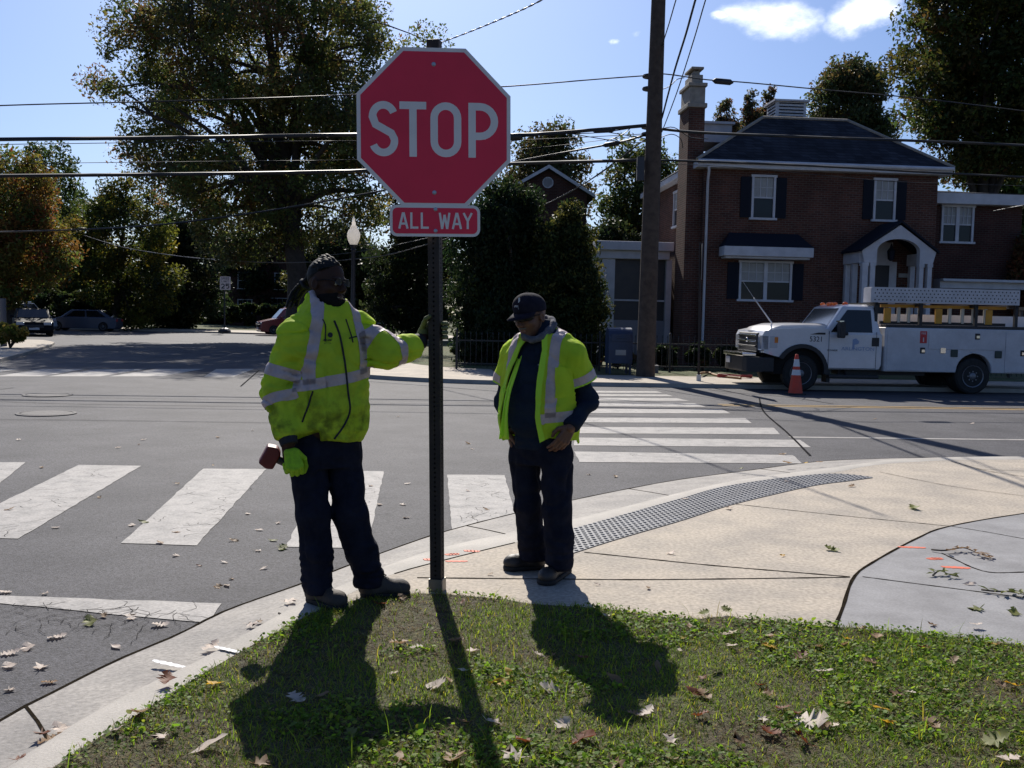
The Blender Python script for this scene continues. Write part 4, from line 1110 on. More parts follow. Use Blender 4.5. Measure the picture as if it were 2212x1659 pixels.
# the stick between his lips
mb = MB(); a = Vector(hw1(.004, .088, -.0715)); b = W(757, 651, 4.99); b = a + (b - a).normalized() * .075
mb.cyl(a, b, .0035, .003, 8); st_ = mb.build('stick', mat('pale_stick', (.50, .33, .20), .7), None, world=True); tag(st_, 'thin pale stick held between the lips of the bearded worker', 'stick')

# ---- second worker: cap, open vest over a dark shirt, looking down
D2 = 5.66
w2 = G(1172, 1243, 0); p2 = empty('person', (w2.x, w2.y, 0), 'man in a navy cap and open lime vest looking down, hand at his pocket', 'person')
YAW2 = math.radians(-24)
def Lr2(rows): return [(W(1170, r[0], D2).z, W(r[1], r[0], D2).x, D2 + (r[4] if len(r) > 4 else 0), r[2], r[3]) for r in rows]
rows2 = Lr2([(985, 1170, .178, .135), (955, 1168, .184, .148), (915, 1164, .190, .160, -.01), (860, 1163, .192, .162, -.015), (805, 1166, .195, .150, -.01), (765, 1170, .192, .132), (742, 1173, .172, .112), (722, 1175, .125, .095), (705, 1172, .085, .08), (692, 1168, .07, .07)])
s2R, e2R, w2R = W(1108, 768, 5.74), W(1088, 862, 5.80), W(1098, 930, 5.70)
s2L, e2L, w2L = W(1234, 766, 5.57), W(1268, 862, 5.62), W(1232, 924, 5.46)
def torso2(P): return f_loft(P, rows2, YAW2)
def arms2(P, g=0.0): return np.minimum(f_chain(P, [s2R, e2R, w2R], [.062 + g, .058 + g, .046 + g], .03), f_chain(P, [s2L, e2L, w2L], [.064 + g, .064 + g, .048 + g], .03))
def shirt(P):
    d = smin(torso2(P), arms2(P), .04); nk = W(1174, 722, D2)
    d = smin(d, np.minimum(f_cone(P, nk, s2R, .068, .062), f_cone(P, nk, s2L, .068, .064)), .04)
    arm = np.clip(1 - arms2(P) / .04, 0, 1)
    d = d + folds(P, 6, 6, 11, 2.2) * (.006 + .008 * arm) + folds(P, 16, 16, 14, 6) * .003 + .008 * np.exp(-(vnoise(P * A3((6, 6, 10)) + 4.2) / .10) ** 2)
    for a, q in ((w2L, e2L), (w2R, e2R)):
        a, q = A3(a), A3(q); nn = (a - q) / np.linalg.norm(a - q); near = np.linalg.norm(P - a, axis=1) < .12
        d = np.where(near, smax(d, (P - a) @ nn, .015), d)
    return smax(d, W(1170, 968, D2).z - P[:, 2], .02)
SV, SQ = surf(shirt, (s2R.x - .2, 5.3, W(1170, 985, D2).z), (e2L.x + .15, 6.0, W(1170, 690, D2).z), .008)
sh = part_np('shirt', SV, SQ, M_SHIRT, p2)
SB = bvh_of(SV, SQ)
mb = MB()
for q in (-1, 1):                                                           # shirt collar points
    pass
n2 = A3((math.sin(YAW2), -math.cos(YAW2), 0)); l2 = A3((math.cos(YAW2), math.sin(YAW2), 0))
q = [on(SB, a, b, .006) for a, b in ((1152, 738), (1160, 772), (1190, 736), (1172, 726))]
mb = MB(); mb.add(q + [v + Vector((0, .006, 0)) for v in q], [(0, 1, 2, 3), (7, 6, 5, 4), (0, 4, 5, 1), (1, 5, 6, 2)]); mb.build('collar', M_SHIRT, sh, world=True)
mb = MB(); q = on(SB, 1178, 782, .004)
put_text(mb, 'ARLINGTON', .012, q + Vector((-.010, -.004, -.016)), l2, (0, 0, 1)); put_text(mb, 'VIRGINIA', .008, q + Vector((-.010, -.004, -.030)), l2, (0, 0, 1))
mb.add([q + Vector((.0, -.004, 0)), q + Vector((.014, -.004, 0)), q + Vector((.014, -.004, .02)), q + Vector((.002, -.004, .02))], [(0, 1, 2, 3)]); mb.build('chest_print', M_LOGO, sh, world=True)
# vest: a layer off the torso and upper arms, open at the front
vhem = W(1170, 952, D2).z
sl_t = .62
def vest_f(P):
    d = f_loft(P, [(r[0], r[1], r[2], r[3] + .032 + .02 * max(0, min(1, (1.25 - r[0]) / .3)), r[4] + .026) for r in rows2[1:-2]], YAW2)
    a = f_chain(P, [s2R, e2R], [.078, .098], .03); b = f_chain(P, [s2L, e2L], [.080, .108], .03); nk = W(1174, 722, D2)
    d = smin(d, np.minimum(a, b), .035); d = smin(d, np.minimum(f_cone(P, nk, s2R, .082, .078), f_cone(P, nk, s2L, .082, .080)), .04)
    return d + folds(P, 6, 6, 7, 4.1) * .010 + folds(P, 14, 14, 7, 8) * .005 + folds(P, 30, 30, 18, 3) * .0016 + grooves(P, np.zeros(len(P))) * .7
VV, VQ = surf(vest_f, (s2R.x - .25, 5.25, vhem - .12), (e2L.x + .2, 6.05, W(1170, 690, D2).z), .0085)
c2_ = A3(W(1170, 800, D2)); lat2 = (VV - c2_) @ l2; dep2 = (VV - c2_) @ n2; zz = VV[:, 2]
tR, dR = seg_t(VV, s2R, e2R); tL, dL = seg_t(VV, s2L, e2L)
arm_near = np.minimum(dR, dL); tor2 = torso2(VV)
is_arm = (arm_near < .125) & (arm_near - .075 < tor2)
tt = np.where(dR < dL, tR, tL)
ztop, zbot = W(1170, 725, D2).z, vhem
fr_ = np.clip((ztop - zz) / (ztop - zbot), 0, 1)
# open edge positions across the chest, in the picture's own left and right of the wearer
eLft = np.interp(fr_, [0, .12, .4, .75, 1], [-.030, -.075, -.135, -.185, -.205]); eRgt = np.interp(fr_, [0, .12, .4, .75, 1], [.045, .058, .050, .045, .070])
openf = np.minimum(np.minimum(lat2 - eLft, eRgt - lat2), dep2 + .02)          # > 0 inside the opening
neck = .088 - np.hypot(VV[:, 0] - W(1172, 715, D2).x, VV[:, 1] - D2) ; neck = np.where(zz > W(1170, 735, D2).z, neck, -1)
hem_loc = vhem + .02 * np.sin(lat2 * 14) + np.where((dep2 > 0) & (lat2 > 0), .02 - .10 * np.clip((.12 - lat2) / .1, 0, 1) * .5, 0)
keep = np.minimum(np.minimum(-openf, -neck), np.where(is_arm, (sl_t - tt) * .32, zz - hem_loc))
v_, t_ = clip_attr(VV, VQ, keep)
vs_ = part_np('vest', v_, t_, M_VEST, p2); so = vs_.modifiers.new('thickness', 'SOLIDIFY'); so.thickness = .004; so.offset = 0
base2 = A3(p2.location)
def vband(s, name='reflective_tape', m=None, off=.004):
    n = normals(VV, VQ); v, t = clip_attr(VV + n * off, VQ, np.minimum(s, keep + .0))
    if len(t): return part_np(name, v, t, m or M_TAPE, vs_)
zh = A3(W(1200, 892, D2))[2] + .10 * lat2 * np.where(lat2 > .1, 1, .2) - .02
vband(np.where(is_arm, -1, .029 - np.abs(zz - zh)))
lc = np.where(lat2 > 0, .128 + .0 * fr_, -.128)
vband(np.minimum(np.where(is_arm & (tt > .25), -1, .027 - np.abs(lat2 - lc)), np.minimum(zz - zh, .13 + dep2)))
for sd__ in (dR < dL, dR >= dL): vband(np.where(is_arm & sd__, np.minimum(tt - (sl_t - .20), (sl_t - .035) - tt) * .32, -1))
vband(np.where(is_arm, np.minimum(tt - (sl_t - .03), 1) * .32, -1), 'vest_binding', M_VESTLINE)
vband(np.where(is_arm, -1, np.minimum(.016 - np.abs(openf + .016), dep2)), 'vest_binding', M_VESTLINE, .005)
VB = bvh_of(v_, t_)
# chest pocket and its edge
for poly, nm in (([(1205, 795), (1243, 793), (1246, 858), (1204, 860)], 'pocket'),):
    g = []
    for j in range(7):
        for i in range(5):
            a = Vector((*poly[0], 0)).lerp(Vector((*poly[1], 0)), i / 4).lerp(Vector((*poly[3], 0)).lerp(Vector((*poly[2], 0)), i / 4), j / 6); g.append(on(VB, a.x - 6, a.y, .010 - .004 * (j == 6)))
    if all(v is not None for v in g):
        mb = MB(); mb.add(g, [(j * 5 + i, j * 5 + i + 1, j * 5 + i + 6, j * 5 + i + 5) for j in range(6) for i in range(4)]); o = mb.build(nm, M_VEST, vs_, world=True, smooth=60)
# loose front panel edge hanging at the left of the picture
M4 = [(1124, 752, 5.62), (1108, 800, 5.56), (1092, 850, 5.53), (1084, 900, 5.52), (1078, 948, 5.55)]
N4 = [(1132, 752, 5.60), (1118, 800, 5.53), (1103, 850, 5.49), (1097, 900, 5.48), (1100, 950, 5.50)]
va = spline([W(*p) for p in M4], 16); vb_ = spline([W(*p) for p in N4], 16)
mb = MB(); vv = []
for i in range(16):
    for j in range(6):
        f_ = j / 5; vv.append(va[i].lerp(vb_[i], f_) + Vector((0, -.012 * math.sin(f_ * 9 + i * .1) * (i / 15), .0)))
mb.add(vv, [(i * 6 + j, i * 6 + j + 1, i * 6 + j + 7, i * 6 + j + 6) for i in range(15) for j in range(5)])
o = mb.build('vest_edge', M_VESTLINE, vs_, world=True, smooth=60); so = o.modifiers.new('thickness', 'SOLIDIFY'); so.thickness = .003
# trousers and boots
h2R, k2R, a2R = W(1133, 985, 5.70), W(1140, 1095, 5.68), W(1152, 1196, 5.74)
h2L, k2L, a2L = W(1203, 985, 5.58), W(1203, 1100, 5.54), W(1210, 1212, 5.52)
def trous2(P):
    d = f_loft(P, Lr2([(1000, 1169, .172, .128), (975, 1169, .178, .135), (945, 1168, .178, .138)]), YAW2)
    a = f_chain(P, [h2R, k2R, W(1148, 1160, 5.72), a2R], [.094, .082, .086, .088], .03); b = f_chain(P, [h2L, k2L, W(1208, 1160, 5.53), a2L], [.096, .084, .084, .086], .03)
    d = smin(d, smin(a, b, .010), .03); low = np.clip((.36 - P[:, 2]) / .22, 0, 1); kn = np.exp(-((P[:, 2] - .46) / .1) ** 2)
    d = d + folds(P, 7, 7, 9, 1.3) * (.007 + .006 * kn) + folds(P, 8, 8, 24, 2.5) * .014 * low + .008 * np.exp(-(vnoise(P * A3((8, 8, 5)) + 6.2) / .10) ** 2) + folds(P, 24, 24, 18, 5) * .0015
    d = smax(d, .060 - P[:, 2], .01); return smax(d, P[:, 2] - W(1170, 940, D2).z, .01)
part_np('trousers', *surf(trous2, (h2R.x - .18, 5.34, .03), (a2L.x + .18, 5.95, W(1170, 935, D2).z), .008), M_TROUS, p2)
a_, b_ = G(1182, 1226, 0), G(1088, 1230, 0)
boot(p2, (a_.x - .02, a_.y - .01, 0), (b_.x, b_.y - .02, 0), (a2R.x + .02, a2R.y, .13), M_BOOTD)
a_, b_ = G(1224, 1236, 0), G(1178, 1257, 0)
boot(p2, (a_.x, a_.y + .03, 0), (b_.x - .015, b_.y - .085, 0), (a2L.x, a2L.y + .02, .13), M_BOOTD)
# head bent down to the left
S2, F2, U2 = frame((-math.sin(math.radians(42)), -math.cos(math.radians(42)), 0), math.radians(14), math.radians(3))
hc2 = W(1146, 682, 5.60); K2 = .98
HF2, hw2, HM2 = head_sdf(hc2, S2, F2, U2, K2)
def low2(P):
    d = f_loft(P, [(r[0], r[1], r[2], r[3] * .8, r[4] * .8) for r in rows2[1:-3]], YAW2)
    d = smin(d, f_chain(P, [s2R, e2R, w2R], [.05, .042, .03], .03), .03); d = smin(d, f_chain(P, [s2L, e2L, w2L], [.05, .042, .03], .03), .03)
    d = smin(d, f_chain(P, [h2R, k2R, a2R], [.07, .055, .042], .03), .03); d = smin(d, f_chain(P, [h2L, k2L, a2L], [.07, .055, .042], .03), .03)
    return smin(d, f_cone(P, W(1174, 730, D2), hw2(0, -.03, -.05), .060, .056), .03)
h2 = A3(hc2)
add_body(p2, M_SKIN_B, low2, (s2R.x - .15, 5.3, .1), (e2L.x + .12, 6.0, hc2.z), HF2, h2 - .19, h2 + .19)
face_parts(hw2, HM2, p2, K2, M_LIP2, True, 'b')
def beard2(P):
    d = f_ell(P, hw2(0, .068, -.108), A3((.034, .030, .030)) * K2, HM2); d = smin(d, f_ell(P, hw2(0, .088, -.056), A3((.032, .012, .006)) * K2, HM2), .006)
    return smax(d, -f_ell(P, hw2(0, .112, -.073), A3((.026, .030, .013)) * K2, HM2), .006) + folds(P, 70, 70, 70, 3) * .002
part_np('beard', *surf(beard2, h2 - .2, h2 + .16, .005), M_BEARD2, p2)
mb = MB()                                                                  # wraparound sunglasses
g = []
for i in range(13):
    a = math.radians(-78 + 156 * i / 12); x_ = .076 * math.sin(a); y_ = .034 + .078 * math.cos(a); hh = .017 * (1 - .45 * (abs(a) / 1.36) ** 3) * (1 - .35 * math.exp(-(x_ / .012) ** 2))
    g += [Vector(hw2(x_, y_, .006 + hh)), Vector(hw2(x_, y_ + .001, .004 - hh))]
mb.add(g, [(2 * i, 2 * i + 1, 2 * i + 3, 2 * i + 2) for i in range(12)])
for q in (-1, 1): mb.tube([Vector(hw2(q * .075, .05, .008)), Vector(hw2(q * .082, -.02, .004))], .003, 5)
o = mb.build('sunglasses', M_LENS, p2, world=True, smooth=60, fix=False); so = o.modifiers.new('thickness', 'SOLIDIFY'); so.thickness = .002
# cap
def capf(P):
    d = f_ell(P, hw2(0, -.006, .040), A3((.087, .107, .092)) * K2, HM2); up = (P - A3(hc2)) @ HM2[2]; fw = (P - A3(hc2)) @ HM2[1]
    d = smin(d, f_ell(P, hw2(0, .035, .075), A3((.066, .062, .058)) * K2, HM2), .03)
    return smax(d, .022 + .10 * fw - up, .004) + folds(P, 20, 20, 20, 2) * .0012
CV, CQ = surf(capf, h2 - .2, h2 + .22, .005); cp = part_np('cap', CV, CQ, M_CAP, p2); CB = bvh_of(CV, CQ)
mb = MB(); top, bot = [], []
for i in range(15):
    a = math.radians(-82 + 164 * i / 14); inn = Vector(hw2(.080 * math.sin(a), .012 + .086 * math.cos(a), .036)); out = Vector(hw2(.078 * math.sin(a), .030 + .150 * math.cos(a) ** .8 * 1.0, .030 - .016 * math.cos(a) + .012 * math.cos(2 * a) * 0 - .022 * abs(math.sin(a)) ** 3)); top += [inn, out]
n_ = len(top)
mb.add(top, [(2 * i, 2 * i + 1, 2 * i + 3, 2 * i + 2) for i in range(14)])
o = mb.build('brim', M_CAP, cp, world=True, smooth=60); so = o.modifiers.new('thickness', 'SOLIDIFY'); so.thickness = .005
mb = MB(); mb.sphere(Vector(hw2(0, -.006, .134)), (.008, .008, .005), 10, 6); mb.build('cap_button', M_CAP, cp, world=True, smooth=60)
lg = on(CB, 1120, 654, .003); lt = on(CB, 1117, 662, .003)
mb = MB(); xl = Vector((.93, .25, 0)); xl.normalize(); up_ = Vector((0, -.15, 1)).normalized()
if lg is not None: mb.add([lg, lg + xl * .022, lg + xl * .010 + up_ * .012, lg + xl * .008 + up_ * .030, lg + xl * .001 + up_ * .026], [(0, 1, 2, 3, 4)])
if lt is not None: put_text(mb, 'ARLINGTON', .017, lt + xl * .028 - Vector((0, .006, 0)), xl, up_, .85); put_text(mb, 'VIRGINIA', .009, lt + xl * .024 - Vector((0, .006, .013)), xl, up_, .9)
mb.build('cap_logo', M_LOGO, cp, world=True)
# grey hood lining round the neck
mb = MB(); hp = [W(1128, 722, 5.56), W(1146, 734, 5.53), W(1172, 727, 5.54), W(1193, 705, 5.60), W(1190, 690, 5.68), W(1172, 686, 5.74)]
spn = spline(hp, 26); mb.tube(spn, [.014 + .010 * math.sin(math.pi * i / 25) + .003 * math.sin(i * 1.7) for i in range(26)], 10); mb.build('hood', M_HOOD, p2, world=True, smooth=70)
# visible hand at the pocket
caps = hand_sdf(w2L - (w2L - e2L).normalized() * .01, Vector((-.45, -.15, -.75)), Vector((.35, -.85, .1)), Vector((-.75, -.25, .55)), [.35, .4, .45, .5], .3, .98, (.3, .3))
HV, HQ = hand_mesh(caps, .004, .006); part_np('hand', HV, HQ, M_SKIN_B, p2)
caps = hand_sdf(w2R, Vector((.25, -.1, -.9)), Vector((-.9, -.3, 0)), Vector((.1, -1, 0)), [.4, .4, .45, .5], .3, .98, (.3, .3))
HV, HQ = hand_mesh(caps, .005, .006); part_np('hand', HV, HQ, M_SKIN_B, p2)
# ------------------------------------------------------------------ utility truck parked at the far kerb
M_WHITE = mat('white_vehicle_paint', (.60, .60, .62), .28, (.54, .54, .56), 3, 5, coat=.6, speck=(30, .04))
M_BODYW = mat('white_box_paint', (.52, .52, .54), .45, (.43, .43, .45), 2.5, 6, speck=(20, .06))
M_GLASS = mat('dark_window_glass', (.008, .010, .013), .10, spec=.4)
M_WSCREEN = mat('windscreen_glass', (.035, .050, .055), .08, spec=.5, coat=.4)
M_BLKPL = mat('black_plastic', (.012, .012, .014), .6, (.02, .02, .022), 20)
M_TYRE = mat('tyre_rubber', (.012, .012, .012), .85, (.022, .022, .022), 12)
M_RIM = mat('steel_rim', (.16, .165, .18), .45, metal=.5)
M_CHROME = mat('chrome', (.75, .75, .77), .12, metal=1.0)
M_AMBER = mat('amber_lens', (.75, .20, .015), .25, coat=1, trans=(.9, .25, .02, .3))
M_HLAMP = mat('headlight_lens', (.42, .44, .48), .1, coat=1)
M_REDST = mat('red_sticker', (.45, .02, .025), .5)
M_YELW = mat('yellow_fibreglass', (.62, .30, .015), .5, (.50, .24, .02), 5)
M_CREAM = mat('pale_aluminium_rung', (.50, .47, .40), .5, metal=.3)
M_GREENB = mat('dark_green_latch', (.010, .030, .028), .5)
class Plane:
    """a vertical plane along the street; hit() gives (along, height) of the point seen at a pixel"""
    def __init__(s, origin, x=U, y=V): s.o, s.x, s.y = Vector(origin), x, y
    def hit(s, a, b, off=0.0):
        r = ray(a, b); C_ = Vector((0, 0, CAM_H)); t = ((s.o + s.y * off - C_).dot(s.y)) / r.dot(s.y); p = C_ + r * t - s.o
        return p.dot(s.x), p.z
tq = G(1728, 846, RZ); tq = Plane(tq); x0 = tq.hit(1646, 760)[0]
troot = Vector(tq.o) + U * x0
truck = empty('utility_truck', (troot.x, troot.y, RZ), 'white utility service truck with ladder rack parked at the far kerb by the brick house', 'truck', rz=GA)
TP = Plane((troot.x, troot.y, RZ))
def t2(a, b): p = TP.hit(a, b); return (p[0], p[1])
def tz(a, b): return TP.hit(a, b)[1]
TW = 1.98
X_, Y_ = Vector((1, 0, 0)), Vector((0, 1, 0))
fwx, fwr = t2(1731, 800)[0], .42
rwx = t2(2101, 800)[0]
zb = tz(1800, 798)                                        # sill
def side_prism(name, poly, m, y0=0, y1=TW, bevel=.03, parent=truck):
    mb = MB(); mb.prism(poly, (0, y0, 0), X_, Z, (0, y1 - y0, 0)); return mb.build(name, m, parent, bevel=bevel, smooth=30)
def arch_pts(cx, cz, r, a0, a1, n=12): return [(cx + r * math.cos(math.radians(a0 + (a1 - a0) * i / n)), cz + r * math.sin(math.radians(a0 + (a1 - a0) * i / n))) for i in range(n + 1)]
cz = fwr + .02
xd = t2(1787, 740)[0]; xb = t2(1904, 740)[0]
belt = tz(1790, 720)
# hood and wings with the wheel arch cut out
hoodp = [(.02, tz(1650, 745)), (.0, tz(1649, 722)), (.03, tz(1651, 716)), (.10, tz(1655, 712)), (.30, tz(1675, 709)), (xd * .6, tz(1720, 707)), (xd + .02, tz(1784, 710)), (xd + .02, zb)] + [(fwx + .62, zb)] + arch_pts(fwx, cz + .02, .60, -4, 184)[0:] + [(.10, zb + .28)]
hoodp = [(xd + .02, tz(1784, 711)), (xd + .02, zb)] + arch_pts(fwx, cz + .04, .585, -8, 150, 14) + [(.05, tz(1650, 762)), (.0, tz(1648, 724)), (.05, tz(1651, 715)), (.30, tz(1675, 710)), (xd * .6, tz(1720, 708))]
side_prism('wing', hoodp, M_WHITE, 0, TW, .025)
hz = tz(1690, 701)
mb = MB()                                                  # domed bonnet between the wings
st = [(.02, tz(1648, 716) + .02), (.12, tz(1650, 711) + .06), (.5, hz + .03), (1.0, hz + .05), (xd + .05, hz + .05)]
vs = []
for x_, z_ in st:
    for j in range(9):
        f_ = j / 8; vs.append((x_ + .10 * abs(f_ - .5) * 2 * (1 if x_ < .3 else 0), .16 + (TW - .32) * f_, z_ + .045 * (1 - (2 * f_ - 1) ** 4) - .05))
mb.add(vs, [(i * 9 + j, i * 9 + j + 1, i * 9 + j + 10, i * 9 + j + 9) for i in range(4) for j in range(8)])
n0 = len(mb.v); mb.add([(x_, y_, tz(1660, 722)) for x_ in (.03, xd) for y_ in (.16, TW - .16)] , [])
edge = [i * 9 for i in range(5)]; mb.add([vs[i] for i in edge] + [(vs[i][0], vs[i][1], tz(1700, 735)) for i in edge], [(k, k + 1, k + 6, k + 5) for k in range(4)])
edge = [i * 9 + 8 for i in range(5)]; mb.add([vs[i] for i in edge] + [(vs[i][0], vs[i][1], tz(1700, 735)) for i in edge], [(k, k + 1, k + 6, k + 5) for k in range(4)])
mb.add([vs[j] for j in range(9)] + [(vs[j][0] - .015, vs[j][1], vs[j][2] - .10) for j in range(9)], [(k, k + 1, k + 10, k + 9) for k in range(8)])
mb.build('bonnet', M_WHITE, truck, smooth=40)
# cab: lower box with doors, tapering greenhouse
roofz = tz(1850, 659); rx0, rx1 = t2(1826, 664)[0], t2(1893, 664)[0]
sidep = [(xd, belt), (xd, zb), (xb - .02, zb), (xb + .03, zb + .12), (xb + .03, belt)]
side_prism('cab', sidep, M_WHITE, 0, TW, .03)
ins = .13
A0, A1 = t2(1781, 709)[0], xb + .02
low = [(A0, .03, belt - .02), (A1, .03, belt - .02), (A1, TW - .03, belt - .02), (A0, TW - .03, belt - .02)]
wsx = rx0 - .02
top = [(wsx, ins, roofz - .05), (rx1, ins, roofz - .05), (rx1, TW - ins, roofz - .05), (wsx, TW - ins, roofz - .05)]
crown = [(wsx + .12, ins + .12, roofz + .015), (rx1 - .10, ins + .12, roofz + .02), (rx1 - .10, TW - ins - .12, roofz + .02), (wsx + .12, TW - ins - .12, roofz + .015)]
mb = MB(); mb.add(low + top + crown, [(0, 1, 5, 4), (1, 2, 6, 5), (2, 3, 7, 6), (3, 0, 4, 7), (4, 5, 9, 8), (5, 6, 10, 9), (6, 7, 11, 10), (7, 4, 8, 11), (8, 9, 10, 11)]); mb.build('roof', M_WHITE, truck, bevel=.03, smooth=40)
def on_quad(q, uv, n_off):
    a, b, c, d = [Vector(v) for v in q]; nrm = (b - a).cross(d - a).normalized()
    return [a.lerp(b, u).lerp(d.lerp(c, u), v) + nrm * n_off for u, v in uv]
# windscreen (front quad seen from ahead) and side windows
fq = [low[3], low[0], top[0], top[3]]
w = on_quad(fq, [(.06, .04), (.94, .04), (.93, .95), (.07, .95)], .008); mb = MB(); mb.add(w, [(0, 1, 2, 3)]); mb.build('windscreen', M_WSCREEN, truck)
mb = MB(); a, b = on_quad(fq, [(.45, .03), (.62, .06)], .03); mb.tube([a, b], .010, 5); a, b = on_quad(fq, [(.80, .03), (.97, .08)], .03); mb.tube([a, b], .010, 5); mb.build('wiper', M_BLKPL, truck)
for sgn, q in ((1, [low[0], low[1], top[1], top[0]]), (-1, [low[2], low[3], top[3], top[2]])):
    uv = [(.10, .08), (.84, .08), (.88, .90), (.20, .90)] if sgn > 0 else [(.16, .08), (.90, .08), (.80, .90), (.12, .90)]
    w = on_quad(q, uv, .010); mb = MB(); mb.add(w, [(0, 1, 2, 3)]); mb.build('side_window', M_GLASS, truck)
mb = MB(); dz0, dz1 = zb + .03, belt - .02                   # door shut lines, handle
for x_ in (xd + .04, xb - .12): mb.bb(x_ - .005, x_ + .005, -.004, .01, dz0, belt + .05)
mb.bb(xd + .04, xb - .12, -.004, .01, dz0 - .005, dz0 + .005)
door = mb.build('door', mat('shut_line', (.05, .05, .06), .8), truck)
hx, hz_ = t2(1891, 739); mb = MB(); mb.bb(hx - .085, hx + .085, -.010, .01, hz_ - .10, hz_ + .10); mb.bb(hx - .07, hx + .07, -.03, -.010, hz_ + .01, hz_ + .045); mb.build('handle', M_BLKPL, door)
# mirror
mx, mz = t2(1812, 712); mb = MB(); mb.box((mx - .02, -.20, mz), (.13, .22, .38)); mb.bb(mx - .02, mx + .22, -.06, .05, mz - .13, mz - .05); mb.build('mirror', M_BLKPL, truck, bevel=.03)
mb = MB(); mb.box((mx - .06, -.20, mz + .19), (.10, .20, .03)); mb.build('mirror_cap', M_CHROME, truck)
mb = MB(); mb.box((mx - .02, TW + .20, mz), (.13, .22, .38)); mb.build('mirror', M_BLKPL, truck, bevel=.03)
# face of the truck
gz0, gz1 = tz(1648, 762), tz(1648, 719)
mb = MB(); mb.bb(-.03, .10, .30, TW - .30, gz0, gz1); mb.build('grille', M_BLKPL, truck, bevel=.03)
for i in range(3):
    z_ = gz0 + (gz1 - gz0) * (.30 + .28 * i)
    mb = MB(); mb.bb(-.06, -.03, .34, TW - .34, z_ - .02, z_ + .02); mb.build('grille_bar', M_CHROME if i else M_BLKPL, truck, bevel=.01)
mb = MB(); mb.sphere((-.05, TW / 2, gz0 + (gz1 - gz0) * .62), (.02, .11, .055), 14, 8); mb.build('badge', M_CHROME, truck, smooth=60)
for y_ in (.02, TW - .29):
    mb = MB(); mb.bb(-.015, .16, y_ - .02 if y_ < 1 else y_, y_ + .27 if y_ < 1 else y_ + .29, tz(1660, 757), tz(1660, 724)); hl_ = mb.build('headlight', M_HLAMP, truck, bevel=.02)
    mb = MB(); yy = (-.006, .05) if y_ < 1 else (TW - .05, TW + .006); mb.bb(.17, .36, *yy, tz(1680, 752), tz(1680, 726)); mb.build('side_lamp', M_HLAMP, truck, bevel=.01)
    mb = MB(); yy = (-.010, .05) if y_ < 1 else (TW - .05, TW + .010); mb.bb(.28, .37, *yy, tz(1680, 741), tz(1680, 728)); mb.build('indicator', M_AMBER, truck, bevel=.01)
bz0, bz1 = tz(1640, 806), tz(1640, 764)
mb = MB(); mb.prism([(-.30, 0.14), (-.34, .34), (-.34, TW - .34), (-.30, TW - .14), (.05, TW - .02), (.30, TW), (.30, 0), (.05, 0.02)], (0, 0, bz0 + .02), X_, Y_, (0, 0, bz1 - bz0 - .10)); mb.build('bumper', M_BLKPL, truck, bevel=.03)
mb = MB(); mb.bb(-.38, -.05, .22, TW - .22, bz1 - .075, bz1 + .01); mb.build('bumper_bar', M_CHROME, truck, bevel=.02)
mb = MB(); mb.bb(-.365, -.35, TW - .72, TW - .42, bz0 + .18, bz0 + .33); mb.build('number_plate', M_BODYW, truck)
mb = MB(); mb.prism([(.22, zb + .30)] + [(p[0], p[1]) for p in arch_pts(fwx, cz + .04, .62, 150, -8, 14)] + [(p[0], p[1]) for p in arch_pts(fwx, cz + .04, .52, -8, 150, 14)], (0, -.05, 0), X_, Z, (0, .12, 0)); mb.build('wheel_arch', M_BLKPL, truck, bevel=.015)
mb = MB(); mb.bb(fwx - .62, fwx + .62, .10, TW - .10, cz - .05, cz + .62); mb.build('wheel_well', mat('deep_black', (.004, .004, .004), .95), truck)
def wheel(parent, x_, y_, r, wd, out, z_=None, rim=None):
    c_ = Vector((x_, y_, r if z_ is None else z_)); mb = MB()
    prof = [(r * .60, -wd / 2), (r * .90, -wd / 2), (r, -wd * .36), (r, wd * .36), (r * .90, wd / 2), (r * .60, wd / 2)]
    mb.lathe(c_, prof, 28, (0, 1, 0)); t_ = mb.build('wheel', M_TYRE, parent, smooth=35)
    mb = MB(); s = -1 if out < 0 else 1
    mb.lathe(c_ + Vector((0, s * wd * .30, 0)), [(r * .62, -.01), (r * .62, s * .06), (r * .55, s * .045), (r * .34, s * -.01), (r * .20, s * .05), (r * .12, s * .07), (.001, s * .07)], 24, (0, 1, 0))
    for k in range(8): a = k * math.pi / 4; mb.lathe(c_ + Vector((r * .27 * math.cos(a), s * wd * .30 + s * .02, r * .27 * math.sin(a))), [(.018, 0), (.018, s * .03)], 6, (0, 1, 0))
    mb.build('rim', rim or M_RIM, t_, smooth=35); return t_
wheel(truck, fwx, .16, fwr, .26, -1); wheel(truck, fwx, TW - .16, fwr, .26, 1)
for y_ in (.02, .30, TW - .30, TW - .02): wheel(truck, rwx, y_ + .08 * (1 if y_ < 1 else -1), fwr, .24, -1 if y_ < 1 else 1)
mb = MB(); mb.cyl((rwx, .1, fwr), (rwx, TW - .1, fwr), .09); mb.sphere((rwx, TW / 2, fwr), .2); mb.cyl((fwx, .1, fwr), (fwx, TW - .1, fwr), .07); mb.bb(.2, rwx + 2.6, .55, .65, .62, .80); mb.bb(.2, rwx + 2.6, TW - .65, TW - .55, .62, .80); mb.bb(xb - .9, xb + 1.2, .25, .62, .40, .72); mb.build('chassis', M_BLKPL, truck)
mb = MB(); mb.bb(xd + .05, xb - .05, -.06, .12, zb - .20, zb - .12); mb.cyl((xd + .5, .05, zb - .15), (xd + .5, .3, zb + .02), .03); mb.build('running_board', M_BLKPL, truck, bevel=.02)
mb = MB(); mb.bb(fwx + .62, fwx + .70, .05, .35, .22, .62); mb.build('mud_flap', M_BLKPL, truck)
for a, b in ((1779.5, 657), (1790, 656.5), (1799, 656), (1808, 656), (1826, 658.5)):
    pass
